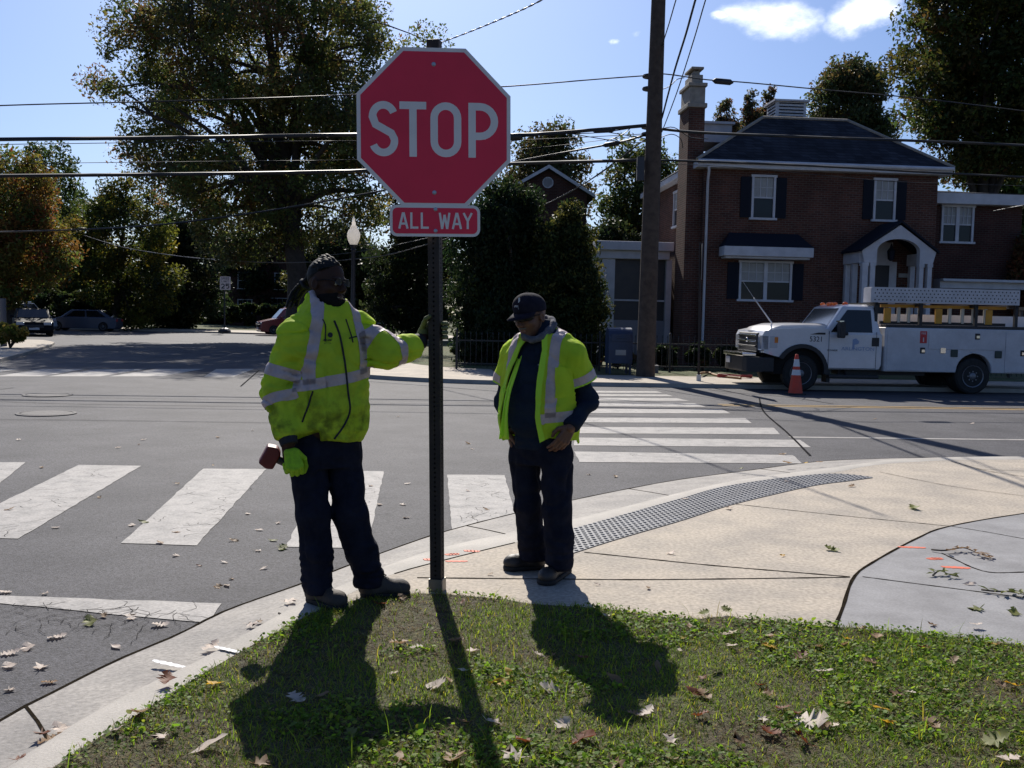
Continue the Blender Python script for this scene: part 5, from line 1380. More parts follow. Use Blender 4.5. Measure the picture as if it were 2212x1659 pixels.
for i, f_ in enumerate((.94, .62, .5, .38, .06)):
    mb = MB(); mb.sphere((wsx + .16 - .06 * math.sin(math.pi * f_), ins + .10 + (TW - 2 * ins - .2) * (1 - f_), roofz + .03), (.07, .045, .045), 10, 6); mb.build('marker_light', M_AMBER, truck, smooth=60)
ant0 = Vector((t2(1668, 700)[0] + .25, .75, hz + .03)); 
a1_, a2_ = t2(1630, 642), t2(1608, 607); mb = MB(); p1_ = Vector((a1_[0] + .22, .72, a1_[1])); mb.tube([ant0, p1_], [.018, .014], 6); mb.tube([p1_, Vector((a2_[0] + .20, .70, a2_[1]))], [.006, .004], 5); mb.build('antenna', M_BODYW, truck)
mb = MB(); q = t2(1765, 733); put_text(mb, '5321', .17, (q[0] - .02, -.004, q[1]), X_, Z, .95); mb.build('fleet_number', M_INK, truck)
mb = MB(); q = t2(1846, 743); mb.prism([(-.05, -.12), (.0, -.12), (.0, -.02), (.09, 0), (.11, .06), (.03, .13), (-.05, .10)], (q[0], -.004, q[1]), X_, Z, (0, .006, 0)); q = t2(1853, 754); put_text(mb, 'ARLINGTON', .12, (q[0], -.005, q[1]), X_, Z, 1.15); mb.build('door_emblem', mat('blue_emblem', (.22, .30, .46), .5), door)
mb = MB(); q = t2(1798, 757); put_text(mb, 'POWER', .06, (q[0], -.005, q[1]), X_, Z, 1.2); mb.build('side_badge', M_INK, truck)
mb = MB(); a, b = t2(1750, 718), t2(1783, 723); mb.prism([(a[0], b[1]), (b[0], b[1]), (b[0], a[1]), (a[0] + .2, a[1])], (0, -.006, 0), X_, Z, (0, .02, 0)); mb.build('side_vent', M_BLKPL, truck)
# service body with lockers
sx0, sz1 = t2(1911, 707); sz0 = tz(1950, 803); sx1 = rwx + 2.35
bp = [(sx0, sz0), (rwx - .43, sz0)] + arch_pts(rwx, sz0 + .02, .43, 178, 2, 12) + [(rwx + .43, sz0), (sx1, sz0), (sx1, sz1), (sx0, sz1)]
side_prism('service_body', bp, M_BODYW, -.05, TW + .05, .02)
mb = MB(); mb.bb(rwx - .43, rwx + .43, .10, TW - .10, sz0 - .1, sz0 + .44); mb.build('wheel_well', mat('deep_black', (.004, .004, .004), .95), truck)
xs = [sx0 + .04, t2(2002, 750)[0], t2(2168, 750)[0], sx1 - .04]
for i in range(3):
    a, b = xs[i], xs[i + 1]; lo = sz0 + .03 if i != 1 else tz(2060, 755); mb = MB()
    mb.bb(a + .012, b - .012, -.062, -.045, lo, sz1 - .06); dd = mb.build('locker_door', M_BODYW, truck, bevel=.006)
    lx, lz = ((t2(1990, 757)), (t2(2108.5, 727)), (t2(2206, 763)))[i]; mb = MB(); mb.bb(lx - .06, lx + .06, -.075, -.055, lz - .07, lz + .07); mb.build('latch', M_BLKPL, dd, bevel=.01); mb = MB(); mb.bb(lx - .03, lx + .045, -.085, -.072, lz - .04, lz + .02); mb.build('latch_pull', M_CHROME, dd)
mb = MB(); lx, lz = t2(2034, 757); mb.bb(lx - .06, lx + .06, -.075, -.045, lz - .06, lz + .06); mb.build('latch', M_CHROME, truck)
for a, b in ((2058.5, 763), (2153.5, 766)): lx, lz = t2(a, b); mb = MB(); mb.bb(lx - .085, lx + .085, -.075, -.045, lz - .085, lz + .085); mb.build('paddle_latch', M_GREENB, truck, bevel=.02)
a, b = t2(1984, 741), t2(2000, 715.5); mb = MB(); mb.bb(a[0], b[0], -.068, -.060, a[1], b[1]); stk = mb.build('warning_sticker', M_REDST, truck)
mb = MB(); put_text(mb, 'FIRE', .07, ((a[0] + b[0]) / 2, -.070, b[1] - .055), X_, Z, .9); mb.bb((a[0] + b[0]) / 2 - .012, (a[0] + b[0]) / 2 + .012, -.072, -.068, a[1] + .03, a[1] + .13); mb.build('sticker_print', M_BODYW, stk)
mb = MB(); mb.bb(sx0 + .02, sx1, -.03, .25, sz1, sz1 + .07); mb.bb(sx0 + .02, sx1, TW - .25, TW + .03, sz1, sz1 + .07); mb.build('body_rail', M_BLKPL, truck)
# rack: posts, perforated beam, ladder on edge
rz0, rz1 = tz(1950, 654), tz(1950, 623); bx0, bx1 = t2(1884, 640)[0], t2(2204, 648)[0]
mb = MB(); mb.bb(bx0, bx1, .02, .05, rz0, rz1); mb.bb(bx0, bx1, .02, .42, rz1, rz1 + .02); mb.bb(bx0 - .02, bx0, .02, .42, rz0, rz1); mb.bb(bx0, bx1, .39, .42, rz0, rz1); mb.bb(bx0, bx1, .05, .39, rz0, rz0 + .03); mb.cur = 1; nx_ = int((bx1 - bx0) / .095)
for i in range(nx_):
    for j in range(4):
        x_ = bx0 + .08 + i * .094 + (.047 if j % 2 else 0); z_ = rz0 + .06 + j * (rz1 - rz0 - .1) / 3
        mb.add([(x_ + .018 * math.cos(k * 1.047), .0165, z_ + .018 * math.sin(k * 1.047)) for k in range(6)], [(0, 1, 2, 3, 4, 5)])
rack = mb.build('rack_beam', [M_BODYW, M_BLKPL], truck, fix=False)
for x_ in (t2(1896, 690)[0], t2(1993, 690)[0], t2(2113, 690)[0], t2(2200, 690)[0], sx1 - .1):
    mb = MB(); mb.bb(x_ - .035, x_ + .035, .08, .16, sz1 + .06, rz0); mb.bb(x_ - .035, x_ + .035, TW - .16, TW - .08, sz1 + .06, rz0); mb.bb(x_ - .04, x_ + .04, .08, TW - .08, rz0 - .08, rz0 - .005); mb.build('rack_post', M_BLKPL, truck)
lad = empty('ladder', tuple(troot + U * t2(1925, 690)[0] + V * .35 + Z * (sz1 + .08)), 'yellow fibreglass ladder lying on edge in the truck rack', 'ladder', rz=GA)
lx0 = 0; L_ = t2(2190, 690)[0] - t2(1925, 690)[0]; hh = (rz0 - sz1) - .18
for z_ in (.0, hh): mb = MB(); mb.bb(-.1, L_, -.02, .04, z_ - .035 + .03, z_ + .035 + .03); mb.build('rail', M_BLKPL if z_ == 0 else M_YELW, lad)
for a in (1956, 1978, 1990 + 12, 2068, 2096, 2120, 2146):
    x_ = t2(a, 690)[0] - t2(1925, 690)[0]; mb = MB(); mb.cyl((x_, .01, .04), (x_, .01, hh), .045, n=8); mb.build('rung', M_CREAM, lad)
for a in (1930, 2042, 2152): x_ = t2(a, 690)[0] - t2(1925, 690)[0]; mb = MB(); mb.bb(x_ - .08, x_ + .08, -.05, .0, .03, hh - .02); mb.build('rung_guard', M_YELW, lad)
mb = MB(); mb.bb(t2(1935, 690)[0], sx1 - .5, .9, 1.3, sz1 - .2, sz1 + .32); mb.build('tool_chest', M_BODYW, truck)
# traffic cone by the front wheel
c_ = G(1718, 852, RZ); M_CONE = mat('cone_orange', (.62, .045, .012), .5, (.5, .04, .015), 12)
cone = empty('traffic_cone', tuple(c_), 'tall orange traffic cone with two white bands beside the truck wheel', 'cone')
prof = lambda z_: .135 * (1 - z_ / .92) + .028
mb = MB(); mb.lathe((0, 0, 0), [(prof(z_), z_) for z_ in (.03, .2, .4, .5, .62, .7, .8, .88)] + [(.024, .89)], 20); mb.build('cone_body', M_CONE, cone, smooth=40)
for a, b in ((.43, .55), (.62, .78)): mb = MB(); mb.lathe((0, 0, 0), [(prof(a) + .003, a), (prof(b) + .003, b)], 20); mb.build('white_band', mat('cone_white', (.62, .62, .62), .4), cone, smooth=60)
mb = MB(); mb.bb(-.19, .19, -.19, .19, 0, .035); mb.build('cone_base', M_BLKPL, cone, bevel=.01)
# ------------------------------------------------------------------ brick houses
def brick_mat(name, c1, c2, mortar, bw=.21, bh=.072):
    if name in MATS: return MATS[name]
    m = bpy.data.materials.new(name); m.use_nodes = True; N, L = m.node_tree.nodes, m.node_tree.links; p = N['Principled BSDF']; p.inputs['Roughness'].default_value = .92; p.inputs['Specular IOR Level'].default_value = .15
    tc = N.new('ShaderNodeTexCoord'); sx = N.new('ShaderNodeSeparateXYZ'); L.new(tc.outputs['Object'], sx.inputs[0])
    ad = N.new('ShaderNodeMath'); ad.operation = 'ADD'; L.new(sx.outputs['X'], ad.inputs[0]); L.new(sx.outputs['Y'], ad.inputs[1])
    cb = N.new('ShaderNodeCombineXYZ'); L.new(ad.outputs[0], cb.inputs[0]); L.new(sx.outputs['Z'], cb.inputs[1])
    b = N.new('ShaderNodeTexBrick'); L.new(cb.outputs[0], b.inputs['Vector']); b.inputs['Scale'].default_value = 1.0
    b.inputs['Brick Width'].default_value = bw; b.inputs['Row Height'].default_value = bh; b.inputs['Mortar Size'].default_value = .010; b.inputs['Mortar Smooth'].default_value = .1
    b.inputs['Color1'].default_value = (*c1, 1); b.inputs['Color2'].default_value = (*c2, 1); b.inputs['Mortar'].default_value = (*mortar, 1)
    nz = N.new('ShaderNodeTexNoise'); nz.inputs['Scale'].default_value = 1.1; nz.inputs['Detail'].default_value = 7; L.new(tc.outputs['Object'], nz.inputs['Vector'])
    r = N.new('ShaderNodeMapRange'); r.inputs['From Min'].default_value = .3; r.inputs['From Max'].default_value = .7; r.inputs['To Min'].default_value = .72; r.inputs['To Max'].default_value = 1.2; L.new(nz.outputs['Fac'], r.inputs['Value'])
    mx = N.new('ShaderNodeMix'); mx.data_type = 'RGBA'; mx.blend_type = 'MULTIPLY'; mx.inputs['Factor'].default_value = 1; L.new(b.outputs['Color'], mx.inputs['A']); L.new(r.outputs[0], mx.inputs['B']); L.new(mx.outputs['Result'], p.inputs['Base Color'])
    bp = N.new('ShaderNodeBump'); bp.inputs['Distance'].default_value = .006; L.new(b.outputs['Fac'], bp.inputs['Height']); bp.invert = True; L.new(bp.outputs[0], p.inputs['Normal'])
    MATS[name] = m; return m
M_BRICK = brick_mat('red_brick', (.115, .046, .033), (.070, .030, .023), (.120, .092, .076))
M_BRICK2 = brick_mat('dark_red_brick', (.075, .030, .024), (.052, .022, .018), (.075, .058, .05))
M_TRIM = mat('white_trim_paint', (.54, .54, .57), .7, (.44, .44, .47), 3, 6, spec=.25)
M_SHUT = mat('dark_shutter', (.012, .015, .024), .8, spec=.15)
M_STONE = mat('pale_stone', (.33, .29, .24), .85, (.23, .20, .17), 5, 6, bump=.01, bscale=20)
M_GLASS2 = mat('house_window_glass', (.010, .012, .016), .12, spec=.25)
M_BLIND = mat('pale_blind', (.34, .34, .33), .8, (.28, .28, .27), 4)
M_DOOR = mat('dark_door', (.012, .012, .016), .5)
def slate_mat(name, c1, c2):
    m = brick_mat(name, c1, c2, tuple(.5 * c for c in c1), .30, .11); m.node_tree.nodes['Principled BSDF'].inputs['Roughness'].default_value = .95; m.node_tree.nodes['Principled BSDF'].inputs['Specular IOR Level'].default_value = .05; return m
M_SLATE = slate_mat('blue_grey_slate', (.050, .053, .066), (.028, .030, .038))
hp = Plane(W(1511, 700, 32.0)); hp.o.z = 0
house = empty('brick_house', tuple(hp.o), 'two storey red brick house with slate hip roof, dark shutters and white arched porch', 'house', rz=GA)
HP = Plane((hp.o.x, hp.o.y, 0))
def h2(a, b, off=0.0): return HP.hit(a, b, off)
HW = h2(2016, 600)[0]; HD = 8.2
ez = h2(1515, 362)[1]                                       # top of wall
mb = MB(); mb.bb(0, HW, 0, HD, -.3, ez); wall = mb.build('wall', M_BRICK, house)
# eaves and hip roof
et, ov = h2(1515, 347)[1], .32
mb = MB(); mb.bb(-ov, HW + ov, -ov, HD + ov, ez - .02, et - .03); mb.build('cornice', M_TRIM, house, bevel=.02)
mb = MB(); mb.tube([(-ov, -ov - .05, et - .06), (HW + ov, -ov - .05, et - .06)], .065, 8); mb.build('gutter', M_TRIM, house, smooth=50)
rl, rr = h2(1648, 257, 1.75), h2(1830, 259, 1.75)  # front slope steepened, flat deck behind, so the slates fall in shade
rz_ = (rl[1] + rr[1]) / 2
e = [(-ov - .03, -ov - .03, et - .03), (HW + ov + .03, -ov - .03, et - .03), (HW + ov + .03, HD + ov, et - .03), (-ov - .03, HD + ov, et - .03)]
t = [(rl[0], 1.75, rz_), (rr[0], 1.75, rz_), (rr[0], HD - 1.75, rz_), (rl[0], HD - 1.75, rz_)]
mb = MB(); mb.add(e + t, [(0, 1, 5, 4), (1, 2, 6, 5), (2, 3, 7, 6), (3, 0, 4, 7), (4, 5, 6, 7), (3, 2, 1, 0)]); roof = mb.build('roof', M_SLATE, house)
mb = MB()
for a, b in ((e[0], t[0]), (e[1], t[1]), (t[0], t[1])): mb.tube([Vector(a) + Vector((0, 0, .02)), Vector(b) + Vector((0, 0, .02))], .055, 6)
mb.build('ridge_tiles', M_STONE, roof)
va, vb = h2(1662, 258, 3.4), h2(1733, 226, 3.4)
cup = MB(); cup.bb(va[0] + .1, vb[0], 3.0, 4.0, rz_ - .1, vb[1]); cup.bb(va[0], vb[0] + .1, 2.9, 4.1, vb[1], vb[1] + .06); cup = cup.build('roof_vent', M_TRIM, roof)
mb = MB()
for i in range(7): z_ = rz_ + .1 + (vb[1] - rz_ - .18) * i / 6; mb.bb(va[0] + .2, vb[0] - .1, 2.98, 3.0, z_, z_ + .035); mb.bb(va[0] + .08, va[0] + .1, 3.1, 3.9, z_, z_ + .035)
mb.build('louvres', M_SHUT, cup)
d0, d1 = h2(1514, 304, 3.0), h2(1574, 274, 3.0)
mb = MB(); mb.bb(d0[0], d1[0], 2.6, 4.6, d0[1] - .1, d1[1]); mb.bb(d0[0] - .08, d1[0] + .08, 2.5, 4.7, d1[1], d1[1] + .08); mb.build('dormer', M_TRIM, roof)
# chimney at the left gable
cx0, cx1 = h2(1483, 400, .25)[0], h2(1523, 240, .25)[0]
zc = [h2(1500, y_, .25)[1] for y_ in (232, 222, 186, 178, 158, 149, 141)]
mb = MB(); mb.bb(cx0, cx1, .25, 1.45, -.2, zc[0]); chm = mb.build('chimney', M_BRICK, house)
mb = MB(); mb.bb(cx0 - .06, cx1 + .06, .19, 1.51, zc[0], zc[1]); mb.bb(cx0 + .02, cx1 - .0, .27, 1.43, zc[1], zc[2]); mb.bb(cx0 - .04, cx1 + .05, .2, 1.5, zc[2], zc[3]); mb.build('chimney_head', M_STONE, chm, bevel=.02)
mb = MB(); mb.bb(cx0 + .10, cx1 - .06, .4, 1.3, zc[3], zc[4]); mb.bb(cx0 + .17, cx1 - .14, .5, 1.2, zc[4], zc[5]); mb.bb(cx0 + .08, cx1 - .04, .38, 1.32, zc[5] + .04, zc[6]); mb.bb(cx0 + .2, cx0 + .26, .55, .6, zc[5], zc[5] + .05); mb.bb(cx1 - .22, cx1 - .16, .55, .6, zc[5], zc[5] + .05); mb.build('chimney_pot', M_STONE, chm, bevel=.015)
def window(parent, x0, x1, z0, z1, y, sashes=1, shutters=0.0, name='window', ry=False, grid=(3, 2), blind=True):
    """double-hung sashes in the wall plane y (facing -y), or in the plane x = y facing -x when ry"""
    def B(mb, a, b, c, d, e_, f_):
        if ry: mb.bb(y + c, y + d, a, b, e_, f_)
        else: mb.bb(a, b, y + c, y + d, e_, f_)
    fw = .075; mb = MB()
    B(mb, x0, x0 + fw, -.06, .05, z0, z1); B(mb, x1 - fw, x1, -.06, .05, z0, z1); B(mb, x0 - .03, x1 + .03, -.075, .05, z1, z1 + fw); B(mb, x0 - .06, x1 + .06, -.10, .05, z0 - .07, z0)
    sw = (x1 - x0 - 2 * fw) / sashes
    for k in range(1, sashes): B(mb, x0 + fw + sw * k - .06, x0 + fw + sw * k + .06, -.055, .05, z0, z1)
    w_ = mb.build(name, M_TRIM, parent)
    mb = MB(); zm = (z0 + z1) / 2
    for k in range(sashes):
        a, b = x0 + fw + sw * k + (.06 if k else 0), x0 + fw + sw * (k + 1) - (.06 if k < sashes - 1 else 0)
        B(mb, a, b, -.035, -.005, zm - .025, zm + .025)
        for i in range(1, grid[0]): xx = a + (b - a) * i / grid[0]; B(mb, xx - .010, xx + .010, -.030, -.008, zm + .025, z1)
        for j in range(1, grid[1]): zz_ = zm + (z1 - zm) * j / grid[1]; B(mb, a, b, -.028, -.009, zz_ - .010, zz_ + .010)
    mb.build('glazing_bars', M_TRIM, w_)
    mb = MB(); B(mb, x0 + fw, x1 - fw, -.004, .0, z0, zm - .025); B(mb, x0 + fw, x1 - fw, -.004, .0, zm + .025, z1); mb.build('pane', M_GLASS2, w_)
    if blind:
        mb = MB(); B(mb, x0 + fw + .01, x1 - fw - .01, -.0075, -.0045, zm + .03, z1 - .01); mb.build('blind', M_BLIND, w_)
    if shutters:
        for s_ in (-1, 1):
            a = x0 - .02 - shutters if s_ < 0 else x1 + .02; mb = MB(); B(mb, a, a + shutters, -.05, -.003, z0, z1)
            for j in range(14): zz_ = z0 + .06 + (z1 - z0 - .1) * j / 14; B(mb, a + .05, a + shutters - .05, -.062, -.05, zz_, zz_ + .03)
            mb.build('shutter', M_SHUT, parent)
    return w_
def win_px(a0, b0, a1, b1, off=0.0, **k):
    p, q = h2(a0, b1, off), h2(a1, b0, off); return window(house, p[0], q[0], p[1], q[1], off, **k)
win_px(1621, 384, 1676, 470, shutters=.34); win_px(1884, 391, 1936, 474, shutters=.33)
win_px(1594, 570, 1711, 646, sashes=2, shutters=.36)
# little hipped roof over the double window
a0, a1 = h2(1563, 552, -.55), h2(1757, 536, -.55)
mb = MB(); mb.bb(a0[0], a1[0], -.62, 0, a0[1], a1[1]); mb.bb(a0[0] + .08, a1[0] - .08, -.52, 0, a0[1] - .07, a0[1]); aw = mb.build('window_hood', M_TRIM, house, bevel=.02)
tp = h2(1600, 503, 0)[1]
mb = MB(); mb.add([(a0[0], -.62, a1[1] + .003), (a1[0], -.62, a1[1] + .003), (a1[0], 0, a1[1] + .003), (a0[0], 0, a1[1] + .003), (a0[0] + .32, -.02, tp), (a1[0] - .32, -.02, tp)], [(0, 1, 5, 4), (1, 2, 5), (3, 0, 4), (3, 2, 1, 0), (2, 3, 4, 5)]); mb.build('hood_roof', M_SHUT, aw)
# downspout
mb = MB(); mb.tube([(.02, -.36, ez + .02), (.05, -.34, ez - .12), (.10, -.06, ez - .40), (.10, -.06, 0)], .045, 8); mb.build('downpipe', M_TRIM, house, smooth=50)
# side wall windows and left cornice seen past the chimney
window(house, 3.0, 3.9, h2(1437, 540, 3)[1] + .9, h2(1437, 430, 3)[1] + .3, 0, ry=True)
# porch: gabled front with an arch on paired columns
po = -1.45
ap, le, re = h2(1946, 486, po), h2(1862, 541, po), h2(2023, 542, po)
al, ar, crn = h2(1895, 541, po)[0], h2(1988, 541, po)[0], h2(1942, 516, po)[1]
spz = le[1]; capz = h2(1880, 567, po)[1]
acx = (al + ar) / 2; arx = (ar - al) / 2
arc_ = [(acx + arx * math.cos(math.radians(a)), spz + (crn - spz) * math.sin(math.radians(a))) for a in range(180, -1, -12)]
poly = [(le[0], spz - .0), (ap[0], ap[1]), (re[0], spz)] + [(re[0] - .10, capz), (ar, capz)] + list(reversed(arc_)) + [(al, capz), (le[0] + .10, capz)]
mb = MB(); mb.prism(poly, (0, po, 0), X_, Z, (0, .22, 0)); porch = mb.build('porch', M_TRIM, house, bevel=.01)
mb = MB()
for (pa, pb) in (((le[0] - .06, spz - .03), (ap[0], ap[1] + .07)), ((ap[0], ap[1] + .07), (re[0] + .06, spz - .03))): mb.prism([pa, pb, (pb[0], pb[1] + .07), (pa[0], pa[1] + .07)], (0, po - .08, 0), X_, Z, (0, -po + .08, 0))
mb.build('porch_roof', M_SHUT, porch)
mb = MB(); mb.bb(le[0] + .02, le[0] + .24, po + .22, 0, capz, spz); mb.bb(re[0] - .24, re[0] - .02, po + .22, 0, capz, spz); mb.build('entablature', M_TRIM, porch)
for a, b, yy in ((1863, 1875, po), (1880, 1890, po), (1986, 1995, po), (2004, 2013, po)):
    x0_, x1_ = h2(a, 600, yy)[0], h2(b, 600, yy)[0]; mb = MB(); mb.bb(x0_, x1_, yy + .02, yy + .20, 0, capz - .04); mb.bb(x0_ - .02, x1_ + .02, yy, yy + .22, capz - .10, capz - .002); mb.build('column', M_TRIM, porch)
for x0_, x1_ in ((le[0] + .04, le[0] + .20), (re[0] - .20, re[0] - .04)):
    for yy in (-.75, -.19): mb = MB(); mb.bb(x0_, x1_, yy, yy + .16, 0, capz - .01); mb.build('column', M_TRIM, porch)
dl, dr_ = h2(1890, 573, 0), h2(1919, 573, 0); mb = MB(); mb.bb(dl[0] - .20, dr_[0] + .26, -.06, -.003, 0, dl[1] + .12); mb.bb(dl[0] - .05, dr_[0] + .1, -.05, -.003, dl[1] + .12, dl[1] + .75); mb.build('door_surround', M_TRIM, house)
mb = MB(); mb.bb(dl[0], dr_[0], -.085, -.06, .12, dl[1]); dor = mb.build('door', M_DOOR, house); mb = MB(); mb.sphere((dr_[0] - .08, -.12, 1.1), .035); mb.build('handle', M_CHROME, dor)
lx, lz = h2(1925, 549, -.7); mb = MB(); mb.lathe((lx, -.7, lz - .22), [(.03, 0), (.10, .06), (.13, .32), (.05, .42), (.02, .55)], 6); mb.tube([(lx, -.7, lz + .3), (lx, -.7, crn)], .01, 5); mb.build('porch_lantern', M_SHUT, house)
mb = MB(); q = h2(1954, 641 - 62 + 4, 0); mb.bb(q[0] - .2, q[0] + .2, -.03, -.003, q[1] - .25, q[1] - .12); mb.build('name_plate', M_BLIND, house)
mb = MB(); mb.bb(le[0] - .2, re[0] + .2, po - .3, 0, -.2, .12); mb.build('porch_step', M_STONE, house)
# lower wing on the right
wo = 1.1; wx1 = h2(2206, 500, wo)[0]; wz = h2(2100, 444, wo)[1]; wt = h2(2100, 420, wo)[1]
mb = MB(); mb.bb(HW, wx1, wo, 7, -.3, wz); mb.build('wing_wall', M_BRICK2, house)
mb = MB(); mb.bb(HW + .003, wx1 + .35, wo - .35, 7.3, wz, wt); mb.build('wing_cornice', M_TRIM, house, bevel=.02)
mb = MB(); mb.add([(HW + .003, wo - .38, wt + .003), (wx1 + .4, wo - .38, wt + .003), (wx1 + .4, 7.3, wt + .003), (HW + .003, 7.3, wt + .003), (HW + .003, 4, wt + .5), (wx1 - 2, 4, wt + .5)], [(0, 1, 5, 4), (1, 2, 5), (2, 3, 4, 5), (3, 0, 4), (3, 2, 1, 0)]); mb.build('wing_roof', M_SLATE, house)
p, q = h2(2030, 521, wo), h2(2104, 449, wo); window(house, max(p[0], HW + .05), q[0], p[1], q[1], wo, sashes=2)
p = h2(2100, 617, .2); mb = MB(); mb.bb(HW + .3, wx1 + .6, .1, wo, p[1] - .1, p[1] + .12); mb.bb(HW + .3, wx1 + .6, -.1, wo, p[1] + .12, p[1] + .2); mb.build('low_eave', M_TRIM, house)
# screened sun room on the left of the house
so_ = 2.2; r0, r1 = h2(1284, 537, so_), h2(1453, 528, so_)
sun_r = empty('sun_room', tuple(Vector((hp.o.x, hp.o.y, 0))), 'white framed sun room with dark screens against the left side of the brick house', 'sun room', rz=GA)
zl = h2(1380, 560, so_)[1]
mb = MB(); mb.bb(r0[0], r1[0], so_ - .25, so_ + 4, r0[1] - .04, r1[1] + .05); mb.bb(r0[0] + .15, r1[0] - .10, so_ - .08, so_ + 3.8, zl, r0[1] - .04); mb.build('roof', M_TRIM, sun_r, bevel=.02)
xs_ = [h2(a, 600, so_)[0] for a in (1301, 1328, 1439, 1451)]
for a, b in ((xs_[0], xs_[1]), (xs_[2], xs_[3])): mb = MB(); mb.bb(a, b, so_, so_ + .3, -.2, zl - .003); mb.build('corner_post', M_TRIM, sun_r)
zr, zs = h2(1380, 649, so_)[1], h2(1380, 692, so_)[1]
mb = MB(); mb.bb(xs_[1] + .003, xs_[2] - .003, so_ + .10, so_ + .16, zr - .03, zr + .03); mb.build('rail', M_TRIM, sun_r)
mb = MB(); mb.bb(xs_[1] + .003, xs_[2] - .003, so_ + .08, so_ + .2, -.2, zs); mb.build('base_panel', mat('grey_trim', (.22, .22, .25), .7), sun_r)
mb = MB(); mb.bb(xs_[1] + .003, xs_[2] - .003, so_ + .18, so_ + .185, zs, zl); mb.build('screen', mat('dark_screen', (.02, .02, .024), .5, (.035, .03, .03), 3), sun_r)
mb = MB(); mb.bb(xs_[0] + .05, xs_[0] + .2, so_ + .3, so_ + 3.7, -.2, zl - .003); mb.build('side_wall', M_TRIM, sun_r)
# gabled brick house behind the stop sign
def gable_house(name, label, C0, w, d, ze, zp, m_wall, rz=GA, wins=(), vent=True, roofc=M_SLATE, group=None):
    r = empty(name, tuple(C0), label, 'house', group, rz=rz)
    mb = MB(); mb.prism([(0, -.3), (w, -.3), (w, ze), (w / 2, zp), (0, ze)], (0, 0, 0), X_, Z, (0, d, 0)); mb.build('wall', m_wall, r)
    o_ = .35; mb = MB(); k = (zp - ze) / (w / 2)
    for s_ in (0, 1):
        a, b = (-o_, ze - o_ * k), (w / 2, zp)
        pts_ = [a, b, (b[0], b[1] + .16), (a[0], a[1] + .16)]
        if s_: pts_ = [(w - x_, z_) for x_, z_ in pts_]
        mb.prism(pts_, (0, -.28, 0), X_, Z, (0, d + .5, 0))
    rf = mb.build('roof', roofc, r)
    mb = MB()
    for s_ in (0, 1):
        a, b = (-o_, ze - o_ * k + .02), (w / 2, zp + .02); pts_ = [a, b, (b[0], b[1] + .16), (a[0], a[1] + .16)]
        if s_: pts_ = [(w - x_, z_) for x_, z_ in pts_]
        mb.prism(pts_, (0, -.34, 0), X_, Z, (0, .055, 0))
    mb.build('rake_board', M_TRIM, rf)
    if vent: mb = MB(); mb.lathe((w / 2, -.03, ze + (zp - ze) * .45), [(.22, 0), (.22, .03), (.26, .03), (.26, 0)], 14, (0, 1, 0)); mb.build('round_vent', M_TRIM, r)
    for x0_, x1_, z0_, z1_ in wins: window(r, x0_, x1_, z0_, z1_, 0, blind=False)
    return r
g0 = W(1092, 690, 46); g0.z = 0; gp_ = Plane(g0)
gw = gp_.hit(1268, 416)[0]
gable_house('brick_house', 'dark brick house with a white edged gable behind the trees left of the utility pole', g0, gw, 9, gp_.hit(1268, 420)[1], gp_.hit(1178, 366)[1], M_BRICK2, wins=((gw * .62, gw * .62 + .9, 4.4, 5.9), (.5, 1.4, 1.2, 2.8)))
g1 = W(655, 690, 92); g1.z = 0
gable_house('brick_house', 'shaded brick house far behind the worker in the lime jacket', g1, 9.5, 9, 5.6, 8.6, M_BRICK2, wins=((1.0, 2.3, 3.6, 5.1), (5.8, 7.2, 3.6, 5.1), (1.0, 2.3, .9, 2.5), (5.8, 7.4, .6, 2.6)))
g2 = W(495, 690, 95); g2.z = 0
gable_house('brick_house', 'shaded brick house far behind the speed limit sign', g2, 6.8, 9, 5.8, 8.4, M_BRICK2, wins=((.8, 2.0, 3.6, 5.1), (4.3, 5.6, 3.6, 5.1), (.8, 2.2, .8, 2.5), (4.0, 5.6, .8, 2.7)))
# iron railing in front of the house
fz = 28.0; fa, fb = W(1150, 760, 28.6), W(2300, 760, 28.6)
fo = Vector((kf.x, kf.y, 0)) + V * 4.6; 
fence = empty('iron_fence', tuple(fo), 'low black iron railing along the garden of the brick house', 'fence', rz=GA)
M_IRON = mat('black_iron', (.010, .010, .011), .5)
for k in range(9):
    xa = -5.5 + k * 2.0; mb = MB()
    for z_ in (.14, .78): mb.bb(xa, xa + 2.0, -.015, .015, z_, z_ + .04)
    for i in range(13): x_ = xa + .154 * (i + .5); mb.cyl((x_, 0, .05), (x_, 0, .98), .010, n=5); mb.lathe((x_, 0, .98), [(.018, 0), (.004, .07)], 5)
    mb.build('fence_panel', M_IRON, fence)
    mb = MB(); mb.bb(xa - .03, xa + .03, -.03, .03, 0, 1.05); mb.lathe((xa, 0, 1.05), [(.04, 0), (.045, .03), (.005, .08)], 8); mb.build('fence_post', M_IRON, fence)
